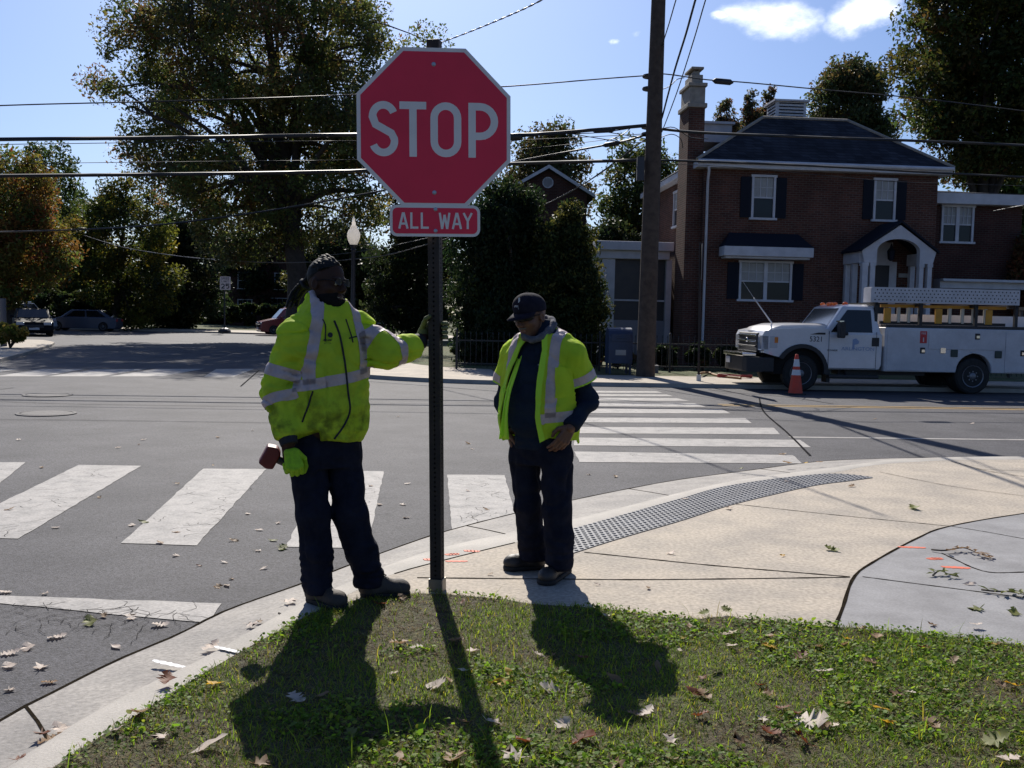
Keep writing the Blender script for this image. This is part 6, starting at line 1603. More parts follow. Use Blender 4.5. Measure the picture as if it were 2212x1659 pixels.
# ------------------------------------------------------------------ trees and shrubs
M_BARK = mat('bark', (.035, .027, .021), .95, (.060, .048, .038), 6, 8, bump=.02, bscale=14)
M_LEAF = leaf_mat('leaf', .42, .55, 1.5)
def leaf_cloud(rs, clumps, per, size, pal, pw, squash=.8, droop=0.0, sharp=.55):
    """leaf-sized folded faces scattered round clump centres; clumps: (n,4) x y z radius"""
    cl = np.asarray(clumps); n = int(len(cl) * per)
    w_ = cl[:, 3] ** 2; k = rs.choice(len(cl), n, p=w_ / w_.sum()); c = cl[k]
    g = rs.normal(size=(n, 3)); g /= np.linalg.norm(g, axis=1)[:, None]; rad = rs.rand(n) ** sharp
    pos = c[:, :3] + g * (rad * c[:, 3])[:, None] * A3((1, 1, squash))
    a = rs.normal(size=(n, 3)); a[:, 2] -= droop; a /= np.linalg.norm(a, axis=1)[:, None]
    b = rs.normal(size=(n, 3)); b -= a * (a * b).sum(1)[:, None]; b /= np.linalg.norm(b, axis=1)[:, None]
    nn = np.cross(a, b); s = size * (.45 + 1.1 * rs.rand(n) ** 1.5)[:, None]
    q = np.stack([pos - a * s, pos + b * s * .48 + nn * s * .15, pos + a * s, pos - b * s * .48 + nn * s * .15], 1).reshape(-1, 3)
    f = np.arange(4 * n).reshape(n, 4)
    pal = np.array(pal); pw = np.array(pw, float); pw /= pw.sum()
    ck = rs.choice(len(pal), len(cl), p=pw)                                  # each clump leans to one colour
    own = rs.choice(len(pal), n, p=pw); pick = np.where(rs.rand(n) < .6, ck[k], own)
    col = pal[pick] * (.82 + .36 * rs.rand(n))[:, None] * (.75 + .5 * rs.rand(len(cl)))[k][:, None]
    return q, f, col
def tree(name, label, base, H, crown, seed, pal, pw, n_clump=90, per=260, size=.13, trunk_r=.28, fork=.3, group=None, cat='tree', shell=.5, clump_r=(.8, 1.6), limbs=10, cone=0.0, bare=0, droop=.2):
    """crown: (cx, cy, cz, rx, ry, rz) relative to the base"""
    rs = np.random.RandomState(seed); r = empty(name, tuple(base), label, cat, group)
    cx, cy, cz_, rx, ry, rz = crown; cl = []
    while len(cl) < n_clump:
        v = rs.uniform(-1, 1, 3); d = np.linalg.norm(v)
        if d > 1 or (d < shell and rs.rand() < .7): continue
        lump = .82 + .36 * mnoise.noise(Vector(v * 1.9 + seed))
        taper = 1 - cone * (v[2] + 1) / 2
        cl.append((cx + v[0] * rx * lump * taper, cy + v[1] * ry * lump * taper, cz_ + v[2] * rz * (.9 + .2 * lump - .1), rs.uniform(*clump_r) * (1 - .5 * cone * (v[2] + 1) / 2)))
    q, f, col = leaf_cloud(rs, cl, per, size, pal, pw, droop=droop)
    np_mesh('crown', q, f, M_LEAF, r, smooth=False, cols=col)
    # trunk, limbs to the clumps
    mb = MB(); fz_ = max(fork * H, .6); lean = Vector((rs.uniform(-.02, .02) * H, rs.uniform(-.02, .02) * H, 0))
    topz = min(cz_ + rz * .75, H * .92); top_ = Vector((cx, cy, topz))
    tr = spline([(0, 0, -.1), Vector((0, 0, fz_ * .5)) + lean * .3, Vector((cx * .25, cy * .25, fz_)) + lean * .6, Vector((cx * .7, cy * .7, (fz_ + topz) / 2)) + lean, top_], 18)
    rad = [trunk_r * (1.35 if i == 0 else 1.12 if i == 1 else 1) * (1 - .90 * i / 17) + .015 for i in range(18)]
    mb.tube(tr, rad, 10)
    order = rs.permutation(len(cl)); ends = []
    for i in range(min(limbs, len(cl))):
        c = Vector(cl[order[i]][:3]); j = int(rs.randint(5, 13)); s = tr[j]
        if c.z < s.z - .5: s = tr[max(4, j - 4)]; j = max(4, j - 4)
        m_ = s.lerp(c, .5) + Vector((rs.uniform(-.3, .3), rs.uniform(-.3, .3), .12 * (c - s).length)); br = spline([s, m_, c], 9)
        mb.tube(br, [rad[j] * .55 * (1 - .85 * k / 8) + .012 for k in range(9)], 6); ends.append((br, rad[j] * .5))
    for i in range(limbs, min(len(cl), limbs * 5)):
        c = Vector(cl[order[i]][:3]); br, r0 = min(ends, key=lambda e_: min((e_[0][k] - c).length for k in (4, 6, 8)))
        k = min((3, 5, 7), key=lambda k: (br[k] - c).length); s = br[k]; m_ = s.lerp(c, .5) + Vector((0, 0, .08 * (c - s).length)); mb.tube(spline([s, m_, c], 6), [max(r0 * .4, .02) * (1 - .8 * k2 / 5) + .006 for k2 in range(6)], 5)
    mb.build('trunk', M_BARK, r, smooth=60)
    return r
def px_tree(name, label, d, bx, x0, x1, y0, y1, seed, pal, pw, depth=.8, z0=0.0, **k):
    """tree standing d metres off whose crown spans those pixels of the photograph"""
    b = W(bx, 700, d); b.z = z0; a, c = W(x0, y1, d), W(x1, y0, d)
    cx, cz_ = (a.x + c.x) / 2 - b.x, (a.z + c.z) / 2 - z0; rx, rz = (c.x - a.x) / 2, (c.z - a.z) / 2
    return tree(name, label, b, c.z - z0, (cx, 0, cz_, rx * .93, rx * depth, rz * .95), seed, pal, pw, **k)
GRN = [(.055, .085, .016), (.085, .105, .020), (.12, .105, .022), (.15, .075, .022)]
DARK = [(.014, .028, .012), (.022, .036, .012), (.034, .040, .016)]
RUST = [(.13, .050, .020), (.17, .070, .022), (.10, .085, .025), (.075, .10, .022)]
GOLD = [(.20, .13, .02), (.14, .11, .022), (.085, .095, .02)]
# the big oak beyond the crossing, its trunk behind the worker's head
OAKC = [(.085, .115, .034), (.125, .14, .038), (.16, .13, .042), (.15, .082, .040), (.070, .080, .042)]
px_tree('oak_tree', 'huge spreading oak with thinning olive and rusty leaves behind the STOP sign', 52, 640, 150, 985, -190, 592, 11, OAKC, (4, 4, 3, 2, 3), depth=.7, n_clump=640, per=265, size=.10, trunk_r=.62, fork=.28, clump_r=(.45, 1.35), limbs=36, shell=.5)
# the trees at the left
px_tree('maple_tree', 'orange and green maple at the left edge, over the parked cars', 60, 22, -130, 185, 318, 690, 21, [(.20, .10, .03), (.15, .13, .03), (.09, .12, .03), (.20, .06, .025)], (4, 4, 3, 1), n_clump=190, per=240, size=.115, trunk_r=.3, fork=.25, clump_r=(.5, 1.2))
px_tree('green_tree', 'tall green tree rising behind the orange maple at the left edge', 84, 70, -60, 240, 298, 690, 22, [(.055, .09, .022), (.08, .10, .026), (.03, .05, .018)], (3, 3, 3), n_clump=150, per=220, size=.15, fork=.3, clump_r=(.6, 1.5))
px_tree('yellow_tree', 'yellow green tree between the orange maple and the big oak', 70, 250, 115, 440, 372, 735, 23, [(.15, .12, .02), (.11, .115, .02), (.06, .085, .02), (.03, .045, .016)], (2, 3, 3, 3), n_clump=170, per=230, size=.125, fork=.15, clump_r=(.5, 1.3))
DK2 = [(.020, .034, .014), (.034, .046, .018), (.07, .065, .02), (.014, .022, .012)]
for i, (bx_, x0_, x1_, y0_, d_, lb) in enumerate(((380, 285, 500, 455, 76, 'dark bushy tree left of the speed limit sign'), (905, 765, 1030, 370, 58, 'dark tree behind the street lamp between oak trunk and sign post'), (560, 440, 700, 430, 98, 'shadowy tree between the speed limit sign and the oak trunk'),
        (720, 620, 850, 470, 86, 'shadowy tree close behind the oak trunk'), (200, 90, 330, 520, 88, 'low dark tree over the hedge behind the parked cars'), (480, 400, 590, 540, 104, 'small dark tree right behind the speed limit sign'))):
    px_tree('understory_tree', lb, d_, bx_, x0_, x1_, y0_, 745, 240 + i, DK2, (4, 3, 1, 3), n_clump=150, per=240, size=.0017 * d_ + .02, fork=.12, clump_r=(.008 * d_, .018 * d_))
# dark evergreens left of the utility pole
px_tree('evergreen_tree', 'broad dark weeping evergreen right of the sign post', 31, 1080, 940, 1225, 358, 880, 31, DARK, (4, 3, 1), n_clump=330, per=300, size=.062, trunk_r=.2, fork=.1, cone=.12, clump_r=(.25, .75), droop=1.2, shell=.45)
px_tree('holly_tree', 'broad dark green tree between weeping evergreen and sun room', 30.5, 1232, 1105, 1335, 432, 850, 32, [(.022, .038, .014), (.05, .066, .02), (.10, .095, .026)], (4, 3, 2), n_clump=270, per=260, size=.062, trunk_r=.14, fork=.1, cone=.22, clump_r=(.2, .6))
px_tree('background_tree', 'round brownish tree over the white edged gable', 60, 1200, 1070, 1300, 254, 600, 33, [(.075, .06, .03), (.06, .075, .028), (.10, .07, .03)], (3, 3, 2), n_clump=150, per=210, size=.12, fork=.3, clump_r=(.5, 1.3))
px_tree('background_tree', 'thin leaved tree just left of the utility pole', 44, 1372, 1275, 1475, 290, 600, 34, [(.06, .085, .024), (.04, .06, .022), (.09, .09, .028)], (3, 3, 1), n_clump=120, per=130, size=.095, fork=.3, clump_r=(.35, .9))
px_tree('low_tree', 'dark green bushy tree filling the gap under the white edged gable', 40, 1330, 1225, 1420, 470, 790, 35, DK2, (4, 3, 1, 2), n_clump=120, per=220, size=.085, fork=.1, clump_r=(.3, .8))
# behind and beside the brick house
for i, (bx_, x0_, x1_, y0_, y1_) in enumerate(((1568, 1512, 1622, 205, 380), (1608, 1570, 1668, 188, 380), (1655, 1610, 1712, 176, 380))):
    px_tree('pine_tree', ('short reddish tree showing over the left slope of the slate roof', 'middle reddish tree showing over the left slope of the slate roof', 'tallest reddish tree beside the white roof vent')[i], 66 + i, bx_, x0_, x1_, y0_, y1_, 41 + i, [(.08, .085, .04), (.17, .085, .05), (.06, .065, .04)], (3, 3, 2), n_clump=95, per=62, size=.10, trunk_r=.14, fork=.3, cone=.55, clump_r=(.2, .62), limbs=24)
px_tree('background_tree', 'grey green tree standing behind the right side of the slate roof', 60, 1840, 1722, 1955, 122, 400, 45, [(.055, .075, .026), (.085, .085, .034), (.04, .055, .024), (.10, .07, .03)], (3, 3, 2, 1), n_clump=160, per=220, size=.12, fork=.3, clump_r=(.5, 1.3))
px_tree('oak_tree', 'large dark leaved oak leaning in from the right edge', 39, 2112, 1895, 2420, -230, 430, 46, [(.035, .055, .016), (.055, .07, .018), (.085, .075, .02), (.10, .055, .02)], (4, 4, 2, 1), depth=.8, n_clump=400, per=230, size=.10, trunk_r=.38, fork=.35, clump_r=(.4, 1.15), limbs=24)
px_tree('shrub', 'rust coloured shrub at the right end of the brick house', 33.5, 2225, 2180, 2270, 505, 690, 47, [(.17, .055, .022), (.13, .06, .025), (.09, .07, .025)], (3, 2, 1), n_clump=50, per=220, size=.07, trunk_r=.06, fork=.1, cat='shrub', clump_r=(.3, .55))
px_tree('background_tree', 'green tree under the oak beyond the wing of the brick house', 58, 2190, 2080, 2330, 330, 640, 48, [(.05, .085, .02), (.08, .10, .025)], (2, 1), n_clump=70, per=220, size=.17, fork=.2)
# clipped shrubs along the railing, hedges and planting across the junction
def bush(name, label, c, rx, rz, seed, pal, per=170, n=34, size=.05, group=None, ry=None):
    rs = np.random.RandomState(seed); r = empty(name, tuple(c), label, 'shrub', group); cl = []
    for _ in range(n):
        v = rs.normal(size=3); v /= np.linalg.norm(v); v *= rs.uniform(.45, .85); cl.append((v[0] * rx, v[1] * (ry or rx), rz + v[2] * rz * .85, rs.uniform(.22, .38) * min(rx, rz)))
    q, f, col = leaf_cloud(rs, cl, per, size, pal, [1] * len(pal), sharp=.5); np_mesh('crown', q, f, M_LEAF, r, smooth=False, cols=col)
    mb = MB()
    for i in range(6): e_ = Vector(cl[i][:3]); mb.tube(spline([(0, 0, 0), e_ * .5 + Vector((0, 0, .05)), e_], 5), [.03, .025, .02, .015, .008], 5)
    mb.build('trunk', M_BARK, r); return r
for i, (a, lb) in enumerate(((1437, 'round clipped dark shrub beside the utility pole'), (1507, 'round clipped dark shrub behind the thin sign pole'), (1572, 'round clipped dark shrub in front of the truck bonnet'))):
    b = W(a, 800, 29.2); b.z = 0; bush('clipped_shrub', lb, b, .40, .46, 60 + i, DARK)
for i in range(11):
    a = 1300 + i * 32 + rnd.uniform(-9, 9); b = W(a, 800, 28.9 if i % 2 else 31.2); b.z = 0
    bush('garden_plant', 'small reddish and green garden plant along the railing of the brick house', b, .22, rnd.uniform(.16, .34), 80 + i, [(.16, .06, .03), (.10, .12, .03), (.18, .13, .06), (.05, .09, .02)], per=60, n=14, size=.04, group='garden plants behind the railing')
for i, (a, d_, rx_, rz_b, lb) in enumerate(((150, 71, 4.2, 1.5, 'long dark hedge behind the parked cars at the far left'), (330, 78, 4.0, 1.2, 'low dark hedge left of the speed limit sign'), (560, 82, 4.0, 1.2, 'low dark hedge behind the speed limit sign and red car'))):
    b = W(a, 700, d_); b.z = 0; bush('hedge', lb, b, rx_, rz_b, 100 + i, DARK + [(.05, .07, .02)], per=190, n=70, size=.16, ry=1.6)
b = G(22, 752, 0); bush('leafy_plant', 'sunlit yellow green plant beside the grey post at the left edge', b, .6, .5, 120, [(.16, .16, .03), (.10, .13, .025), (.2, .15, .04)], per=90, n=24, size=.09)
for i, (a, b_, sx_) in enumerate(((1010, 788, .5), (1045, 790, .6), (1090, 788, .6), (1120, 790, .5), (1180, 792, .6), (1230, 794, .5), (1275, 796, .5))):
    b = W(a, 800, 29.6); b.z = 0; bush('dark_shrub', 'low dark shrub under the evergreens behind the corner railing', b, sx_, .42, 130 + i, DARK, per=110, n=26, size=.055, group='dark shrubs under the evergreens')

# far-off wood closing the view all round
rs_ = np.random.RandomState(77); tl = []
for i in range(420):
    a_ = rs_.uniform(-68, 62); d_ = rs_.uniform(112, 135); hgt = 9 + 3 * mnoise.noise(Vector((a_ * .13, 0, 0))) + rs_.uniform(-1, 1); X0 = math.tan(math.radians(a_ * .62)) * d_
    tl.append((X0, d_, rs_.uniform(.5, 1) * hgt, rs_.uniform(1.4, 2.8)))
    tl.append((X0, d_, rs_.uniform(.05, .5) * hgt, rs_.uniform(1.6, 2.8)))
q, f, col = leaf_cloud(rs_, tl, 120, .34, [(.03, .045, .016), (.05, .065, .02), (.08, .07, .022)], [3, 3, 1]); tag(np_mesh('treeline', q, f, M_LEAF, None, smooth=False, cols=col), kind='stuff')
# ------------------------------------------------------------------ pole, wires, lamps, mailbox, small street things
M_WOODP = mat('weathered_pole_wood', (.050, .034, .024), .9, (.085, .060, .044), 7, 8, bump=.008, bscale=40)
M_CABLE = mat('black_cable', (.012, .012, .013), .55)
M_TWIST = mat('bare_twisted_cable', (.16, .16, .17), .35, (.05, .05, .05), 25, metal=.6)
PD = 25.83
pb = G(1394, 813, 0); ptop_ = W(1421, 0, PD); ptop_.z += 2.2
pole = empty('utility_pole', tuple(pb), 'thick weathered wooden utility pole standing on the far corner', 'utility pole')
pl = Vector((ptop_.x - pb.x, 0, ptop_.z))
mb = MB(); mb.tube([Vector((0, 0, -.1)) , pl * .02, pl * .3, pl * .6, pl], [.255, .245, .225, .20, .165], 16); mb.build('shaft', M_WOODP, pole, smooth=50)
mb = MB(); q = W(1388, 660, PD) - pb; mb.box(q + Vector((-.02, -.24, 0)), (.16, .02, .10)); mb.build('pole_tag', M_ALU, pole)
mb = MB(); a, b = W(1378, 395, PD) - pb, W(1385, 345, PD) - pb; mb.bb(a.x - .09, a.x + .09, -.30, -.12, a.z, b.z); mb.build('junction_box', mat('dark_box', (.03, .032, .04), .6), pole)
mb = MB()
for y_ in (165, 192, 275, 290, 348): q = W(1410 - y_ * .02, y_, PD) - pb; mb.lathe(q + Vector((0, 0, 0)), [(.22, -.03), (.225, -.02), (.225, .02), (.22, .03)], 14); mb.cyl(q + Vector((0, -.22, 0)), q + Vector((0, -.30, 0)), .025)
mb.build('bracket', M_CABLE, pole)
def wire(label, pts, r, m=M_CABLE, n=40, group=None, twist=False, name='overhead_wire'):
    """pts: (pixel x, pixel y, distance) along the wire"""
    P_ = spline([W(a, b, d) for a, b, d in pts], n); mb = MB(); rr_ = r
    if twist: rr_ = [r * (1 + .30 * math.sin(i * 1.7)) for i in range(n)]
    mb.tube(P_, rr_, 6); o = mb.build(name, m, None, world=True, smooth=60); return tag(o, label, 'wire', group)
wire('highest thin wire running left from the utility pole behind the STOP sign', [(-420, 248, 22.3), (0, 228, 23.2), (380, 218, 24), (780, 204, 24.7), (1090, 187, 25.3), (1290, 171, 25.6), (1400, 163, 25.7)], .016)
wire('thick black cable bundle running left at the height of the sign lettering', [(-420, 306, 22.3), (0, 301, 23.2), (400, 297, 24), (780, 291, 24.7), (1100, 292, 25.3), (1290, 280, 25.6), (1396, 271, 25.7)], .046)
wire('thin wire just under the thick black bundle left of the sign', [(-420, 320, 22.4), (0, 312, 23.3), (500, 306, 24), (780, 304, 24.8), (1100, 303, 25.3), (1398, 289, 25.75)], .009)
wire('hair thin wire crossing the oak below the cable bundle', [(-420, 362, 22.4), (0, 354, 23.3), (500, 348, 24), (780, 344, 24.8), (1100, 325, 25.3), (1398, 291, 25.75)], .007)
wire('lower thick black cable running left across the oak', [(-420, 386, 22.3), (0, 380, 23.2), (400, 376, 24), (780, 369, 24.7), (1090, 354, 25.3), (1392, 346, 25.7)], .042)
wire('slack grey cable slanting across the oak from lower left', [(-300, 506, 34), (0, 501, 33), (300, 489, 32), (560, 458, 31), (835, 410, 29), (1100, 352, 27), (1330, 309, 26), (1400, 290, 25.8)], .026)
wire('bright twisted wire drooping in front of the dark trees', [(180, 508, 60), (270, 535, 58), (400, 555, 55), (520, 564, 52), (630, 567, 49), (760, 560, 46), (880, 540, 42), (1180, 440, 32), (1396, 300, 26)], .022, M_TWIST, twist=True, n=90)
wire('short stray wire behind the lamp post', [(700, 552, 47), (770, 544, 46), (860, 528, 45), (985, 500, 44)], .012, M_TWIST)
wire('twisted service wire rising to the top edge from behind the sign', [(880, 118, 34), (985, 80, 29), (1080, 42, 25), (1170, 0, 21), (1290, -75, 17)], .019, M_TWIST, twist=True, n=90)
wire('high thin wire running right from the pole past the chimney', [(1414, 163, 25.8), (1440, 160, 25.8), (1525, 172, 25.9), (1610, 178, 26), (1780, 194, 26.2), (1990, 213, 26.5), (2260, 246, 27)], .016)
wire('thick cable running right from the pole across the slate roof', [(1412, 276, 25.8), (1440, 280, 25.8), (1525, 287, 25.9), (1750, 296, 26.2), (2000, 305, 26.5), (2280, 317, 27)], .036)
wire('lower cable running right along the eave of the brick house', [(1410, 346, 25.8), (1500, 348, 25.9), (1750, 358, 26.2), (2000, 372, 26.5), (2280, 386, 27)], .028)
wire('thin lower line across the upper windows of the brick house', [(1412, 352, 25.8), (1600, 362, 26), (1900, 390, 26.4), (2050, 396, 26.6), (2280, 404, 27)], .008)
wire('left one of three wires rising from the pole to the top edge', [(1428, 105, 25.8), (1444, 55, 23.5), (1460, 0, 21.5), (1484, -80, 19)], .014)
wire('thickest of three wires rising from the pole to the top edge', [(1430, 255, 25.8), (1455, 160, 22.5), (1482, 72, 20), (1502, 0, 18.5), (1530, -95, 16.5)], .022)
wire('right one of three wires rising from the pole to the top edge', [(1430, 285, 25.8), (1462, 200, 22.5), (1496, 95, 19.5), (1524, 0, 17.5), (1552, -90, 16)], .012)
wire('pale service wire ending on the wing of the brick house', [(2146, 456, 32.5), (2180, 449, 31.5), (2230, 440, 30)], .014, M_TWIST)
for i, p_ in enumerate(([(1100, 298, 25.3), (1200, 290, 25.45), (1300, 286, 25.6), (1392, 272, 25.7)], [(1230, 288, 25.5), (1300, 300, 25.6), (1360, 308, 25.7), (1398, 306, 25.8)], [(1290, 282, 25.6), (1340, 290, 25.65), (1396, 300, 25.75)], [(1310, 305, 25.6), (1345, 290, 25.6), (1370, 272, 25.7), (1398, 268, 25.75)],
                        [(1420, 300, 25.75), (1450, 290, 25.7), (1470, 300, 25.8), (1475, 320, 26)], [(1425, 280, 25.75), (1455, 275, 25.7), (1490, 296, 26), (1530, 300, 27)], [(1425, 195, 25.8), (1447, 186, 25.6), (1462, 172, 25.7), (1478, 168, 25.8)])):
    wire('black drip loop of cable beside the utility pole', p_, .011, n=24, group='drip loops at the utility pole')
def splice(label, a, b, r, name='cable_splice_box'):
    p, q = W(*a), W(*b); ax_ = (q - p).normalized(); mb = MB(); mb.lathe(p, [(.02, -.05), (r * .7, 0), (r, .03), (r, (q - p).length - .03), (r * .7, (q - p).length), (.02, (q - p).length + .05)], 12, ax_); return tag(mb.build(name, M_CABLE, None, world=True, smooth=40), label, 'splice box')
splice('black splice box on the high wire right of the pole', (1543, 174.5, 25.9), (1580, 178, 25.95), .075)
splice('long black splice sleeve on the cable left of the pole', (1305, 314, 26.1), (1337, 309, 26), .06); splice('short black splice box on the bundle beside the sign', (1103, 297, 25.3), (1126, 295, 25.35), .095)
splice('black splice sleeve on the bundle halfway to the pole', (1285, 283, 25.6), (1325, 281, 25.6), .06)
# acorn street lamps
M_GLOBE = mat('acorn_globe', (.80, .77, .72), .3, (.72, .69, .64), 8, trans=(1, .96, .9, .7))
M_LPOST = mat('dark_blue_lamp_post', (.012, .014, .022), .5)
def lamp(label, base, top, kw):
    r = empty('street_lamp', tuple(base), label, 'street lamp'); h = top.z - base.z; mb = MB()
    mb.lathe((0, 0, 0), [(.24, 0), (.24, .12), (.17, .2), (.15, .7), (.10, .8), (.075, 1.0), (.055, h - 1.05), (.085, h - 1.0), (.06, h - .97), (.10, h - .90), (.12, h - .86)], 14); mb.build('post', M_LPOST, r, smooth=40)
    mb = MB(); mb.lathe((0, 0, h - .86), [(.10, 0), (.15, .10), (.185, .22), (.185, .32), (.15, .42), (.10, .47)], 18); mb.build('globe', M_GLOBE, r, smooth=60)
    mb = MB(); mb.lathe((0, 0, h - .39), [(.11, 0), (.085, .07), (.055, .11), (.06, .17), (.035, .21), (.045, .26), (.01, .34)], 14); mb.build('finial', M_GLOBE, r, smooth=50)
b = W(762, 700, 28.6); b.z = 0; lamp('acorn globe street lamp on a dark post behind the worker in the lime jacket', b, W(762, 464, 28.6), 1)
b = W(47, 700, 68); b.z = 0; lamp('small distant acorn globe lamp above the parked cars at the left', b, W(47, 574, 68), 1)
# speed limit sign
b = W(485, 712, 67); b.z = 0; a1 = W(475.5, 626, 67); a2 = W(498.5, 597.5, 67)
sr = empty('speed_limit_sign', tuple(b), 'white SPEED LIMIT 25 sign on a dark post across the junction', 'sign')
mb = MB(); mb.bb(-.04, .04, -.03, .03, 0, a2.z); mb.lathe((0, 0, 0), [(.42, 0), (.42, .10), (.30, .22), (.12, .3)], 12); mb.build('post', M_LPOST, sr)
w_ = a2.x - a1.x; h_ = a2.z - a1.z; cxs = (a1.x + a2.x) / 2 - b.x; czs = (a1.z + a2.z) / 2
mb = MB(); mb.prism(rrect(w_, h_, .05), (cxs, -.06, czs), X_, Z, (0, .01, 0)); pl_ = mb.build('sign_face', M_SIGNW, sr)
mb = MB(); o_ = Vector((cxs, -.062, czs)); nY = Vector((0, -1, 0))
letters(mb, [('2', -.155, .25), ('5', .155, .25)], .34, .06, o_ - Z * .20, X_, Z, nY, .004)
letters(mb, [('S', -.22, .085), ('P', -.11, .085), ('E', 0, .085), ('E', .11, .085), ('D', .22, .085)], .15, .022, o_ + Z * .32, X_, Z, nY, .004)
letters(mb, [('L', -.20, .08), ('I', -.10, .03), ('M', 0, .10), ('I', .10, .03), ('T', .20, .09)], .13, .020, o_ + Z * .12, X_, Z, nY, .004)
mb.build('lettering', M_LPOST, sr)
# mailbox
b = G(1335, 808, 0); mbx = empty('mailbox', tuple(b), 'dark blue street mailbox with a rounded top beside the utility pole', 'mailbox', rz=GA)
M_BLUE = mat('mailbox_blue', (.020, .038, .085), .5, (.016, .03, .065), 6)
w_ = .32; prof = [(-.30, .30), (.30, .30), (.30, .95)] + arch_pts(0, .95, .30, 0, 180, 12) + [(-.30, .95)]
mb = MB(); mb.prism([(p[0], p[1]) for p in prof], (-w_, 0, 0), Y_, Z, (2 * w_, 0, 0)); mb.build('body', M_BLUE, mbx, bevel=.015)
for x_ in (-.27, .27):
    for y_ in (-.24, .24): mb = MB(); mb.bb(x_ - .03, x_ + .03, y_ - .03, y_ + .03, 0, .30); mb.build('leg', M_BLUE, mbx)
mb = MB(); mb.bb(-.14, .14, -.312, -.302, .52, .66); mb.build('notice_plate', M_BLIND, mbx)
mb = MB(); mb.bb(-.26, .26, -.315, -.30, .88, 1.08); mb.bb(-.12, .12, -.345, -.315, .96, 1.0); mb.build('hatch', M_BLUE, mbx, bevel=.006)
# thin sign pole seen with its sign edge on, pipe stub, hoses on the pavement
b = G(1509, 823, 0); sg = empty('street_sign_post', tuple(b), 'thin rusty post with a sign seen nearly edge on before the brick house', 'sign')
t_ = W(1513, 524, b.y); mb = MB(); mb.tube([(0, 0, 0), (t_.x - b.x, 0, t_.z)], .030, 8); mb.build('post', M_POST, sg)
zt, zb_ = t_.z - .03, W(1512, 604, b.y).z; mb = MB(); mb.box((t_.x - b.x + .05, 0, (zt + zb_) / 2), (.02, .62, zt - zb_), rz=math.radians(-9)); mb.build('sign_plate', mat('sign_back', (.03, .032, .045), .6), sg)
mb = MB(); mb.bb(-.05, .05, -.05, .05, 0, .16); mb.build('post_sleeve', M_ALU, sg)
b = G(1417, 806, 0); mb = MB(); mb.lathe(b, [(.07, 0), (.07, .16), (.08, .17), (.08, .21), (.03, .23)], 10); tag(mb.build('pipe_stub', mat('grey_iron', (.16, .15, .15), .7), None, world=True, smooth=40), 'short grey pipe stub on the pavement right of the utility pole', 'pipe')
mb = MB(); pts = [G(1506, 812, .03), G(1515, 806, .10), G(1530, 805, .05), G(1548, 811, .03), G(1570, 814, .03), G(1600, 817, .03)]; mb.tube(spline(pts, 30), .035, 6); tag(mb.build('hose', mat('tan_hose', (.30, .17, .07), .7), None, world=True, smooth=60), 'tan hose looped on the pavement by the thin sign post', 'hose')
mb = MB(); c0 = G(1588, 816, 0); mb.tube([c0 + Vector((.42 * math.cos(a) * (1 + .15 * math.sin(a * 3)), .22 * math.sin(a) * (1 + .2 * math.sin(a * 2.3)), .03 + .02 * math.sin(a * 1.7) + .012 * (a / 6))) for a in np.linspace(0, 17, 70)], .022, 6); tag(mb.build('coiled_hose', mat('red_hose', (.32, .035, .025), .6), None, world=True, smooth=60), 'red hose coiled on the pavement in front of the truck', 'hose')
# manhole covers
M_IRONC = mat('cast_iron', (.06, .058, .058), .75, (.11, .10, .10), 20, bump=.006, bscale=60, spec=.3)
for a, b_, lb in ((103, 854, 'round iron manhole cover in the road, the farther of two'), (100, 894, 'round iron manhole cover in the road, the nearer of two')):
    c = G(a, b_, RZ); mb = MB(); mb.lathe(c, [(.42, .0), (.42, .014), (.40, .016), (.37, .016), (.37, .010), (.36, .010), (.34, .018), (.05, .018)], 28); tag(mb.build('manhole_cover', M_IRONC, None, world=True), lb, 'manhole cover')
# sprayed utility marks
M_ORANGE = mat('orange_spray', (.75, .13, .05), .7, (.55, .12, .06), 14, 5); M_WSPRAY = mat('white_spray', (.72, .72, .74), .7, (.6, .6, .62), 14)
def spray(a, b_, z, w, m, lb):
    p, q = G(*a, z), G(*b_, z); n = 14; mb = MB(); mb.ribbon([p.lerp(q, i / n) + Vector((0, .004 * math.sin(i * 2), 0)) for i in range(n + 1)], [w * (.35 + .65 * math.sin(math.pi * (i + .6) / (n + 1.2)) ** .5 + .12 * math.sin(i * 2.9)) for i in range(n + 1)], z); tag(mb.build('paint_mark', m, None, world=True), lb, 'paint mark')
gz_ = .0052
spray((1940, 1181), (2000, 1183), gz_, .045, M_ORANGE, 'orange spray dash touching the dark curved joint'); spray((2004, 1207), (2036, 1206), gz_, .055, M_ORANGE, 'short orange spray dot on the grey slab'); spray((2034, 1224), (2096, 1227), gz_, .05, M_ORANGE, 'long orange spray dash on the grey slab')
spray((915, 1208), (950, 1209), .0022, .05, M_ORANGE, 'faded orange spray mark just left of the sign post'); spray((962, 1198), (992, 1196), .0022, .05, M_ORANGE, 'faded orange spray mark just right of the sign post'); spray((1002, 1189), (1036, 1191), .0022, .045, M_ORANGE, 'faded orange spray mark farthest right of the sign post'); spray((962, 1212), (1010, 1212), .0022, .03, M_ORANGE, 'faded orange spray mark nearest the grass at the sign post')
spray((330, 1426), (398, 1441), -.052, .03, M_WSPRAY, 'white spray dash on the gutter, the nearer of two'); spray((463, 1396), (518, 1409), .008, .026, M_WSPRAY, 'white spray dash on the kerb, the farther of two')
# grey post at the left edge
b = G(8, 748, 0); mb = MB(); mb.lathe(b, [(.12, 0), (.11, .4), (.10, 1.72), (.09, 1.75)], 12); tag(mb.build('grey_post', mat('grey_post', (.10, .10, .11), .7), None, world=True, smooth=40), 'plain grey post on the far left corner at the picture edge', 'post')
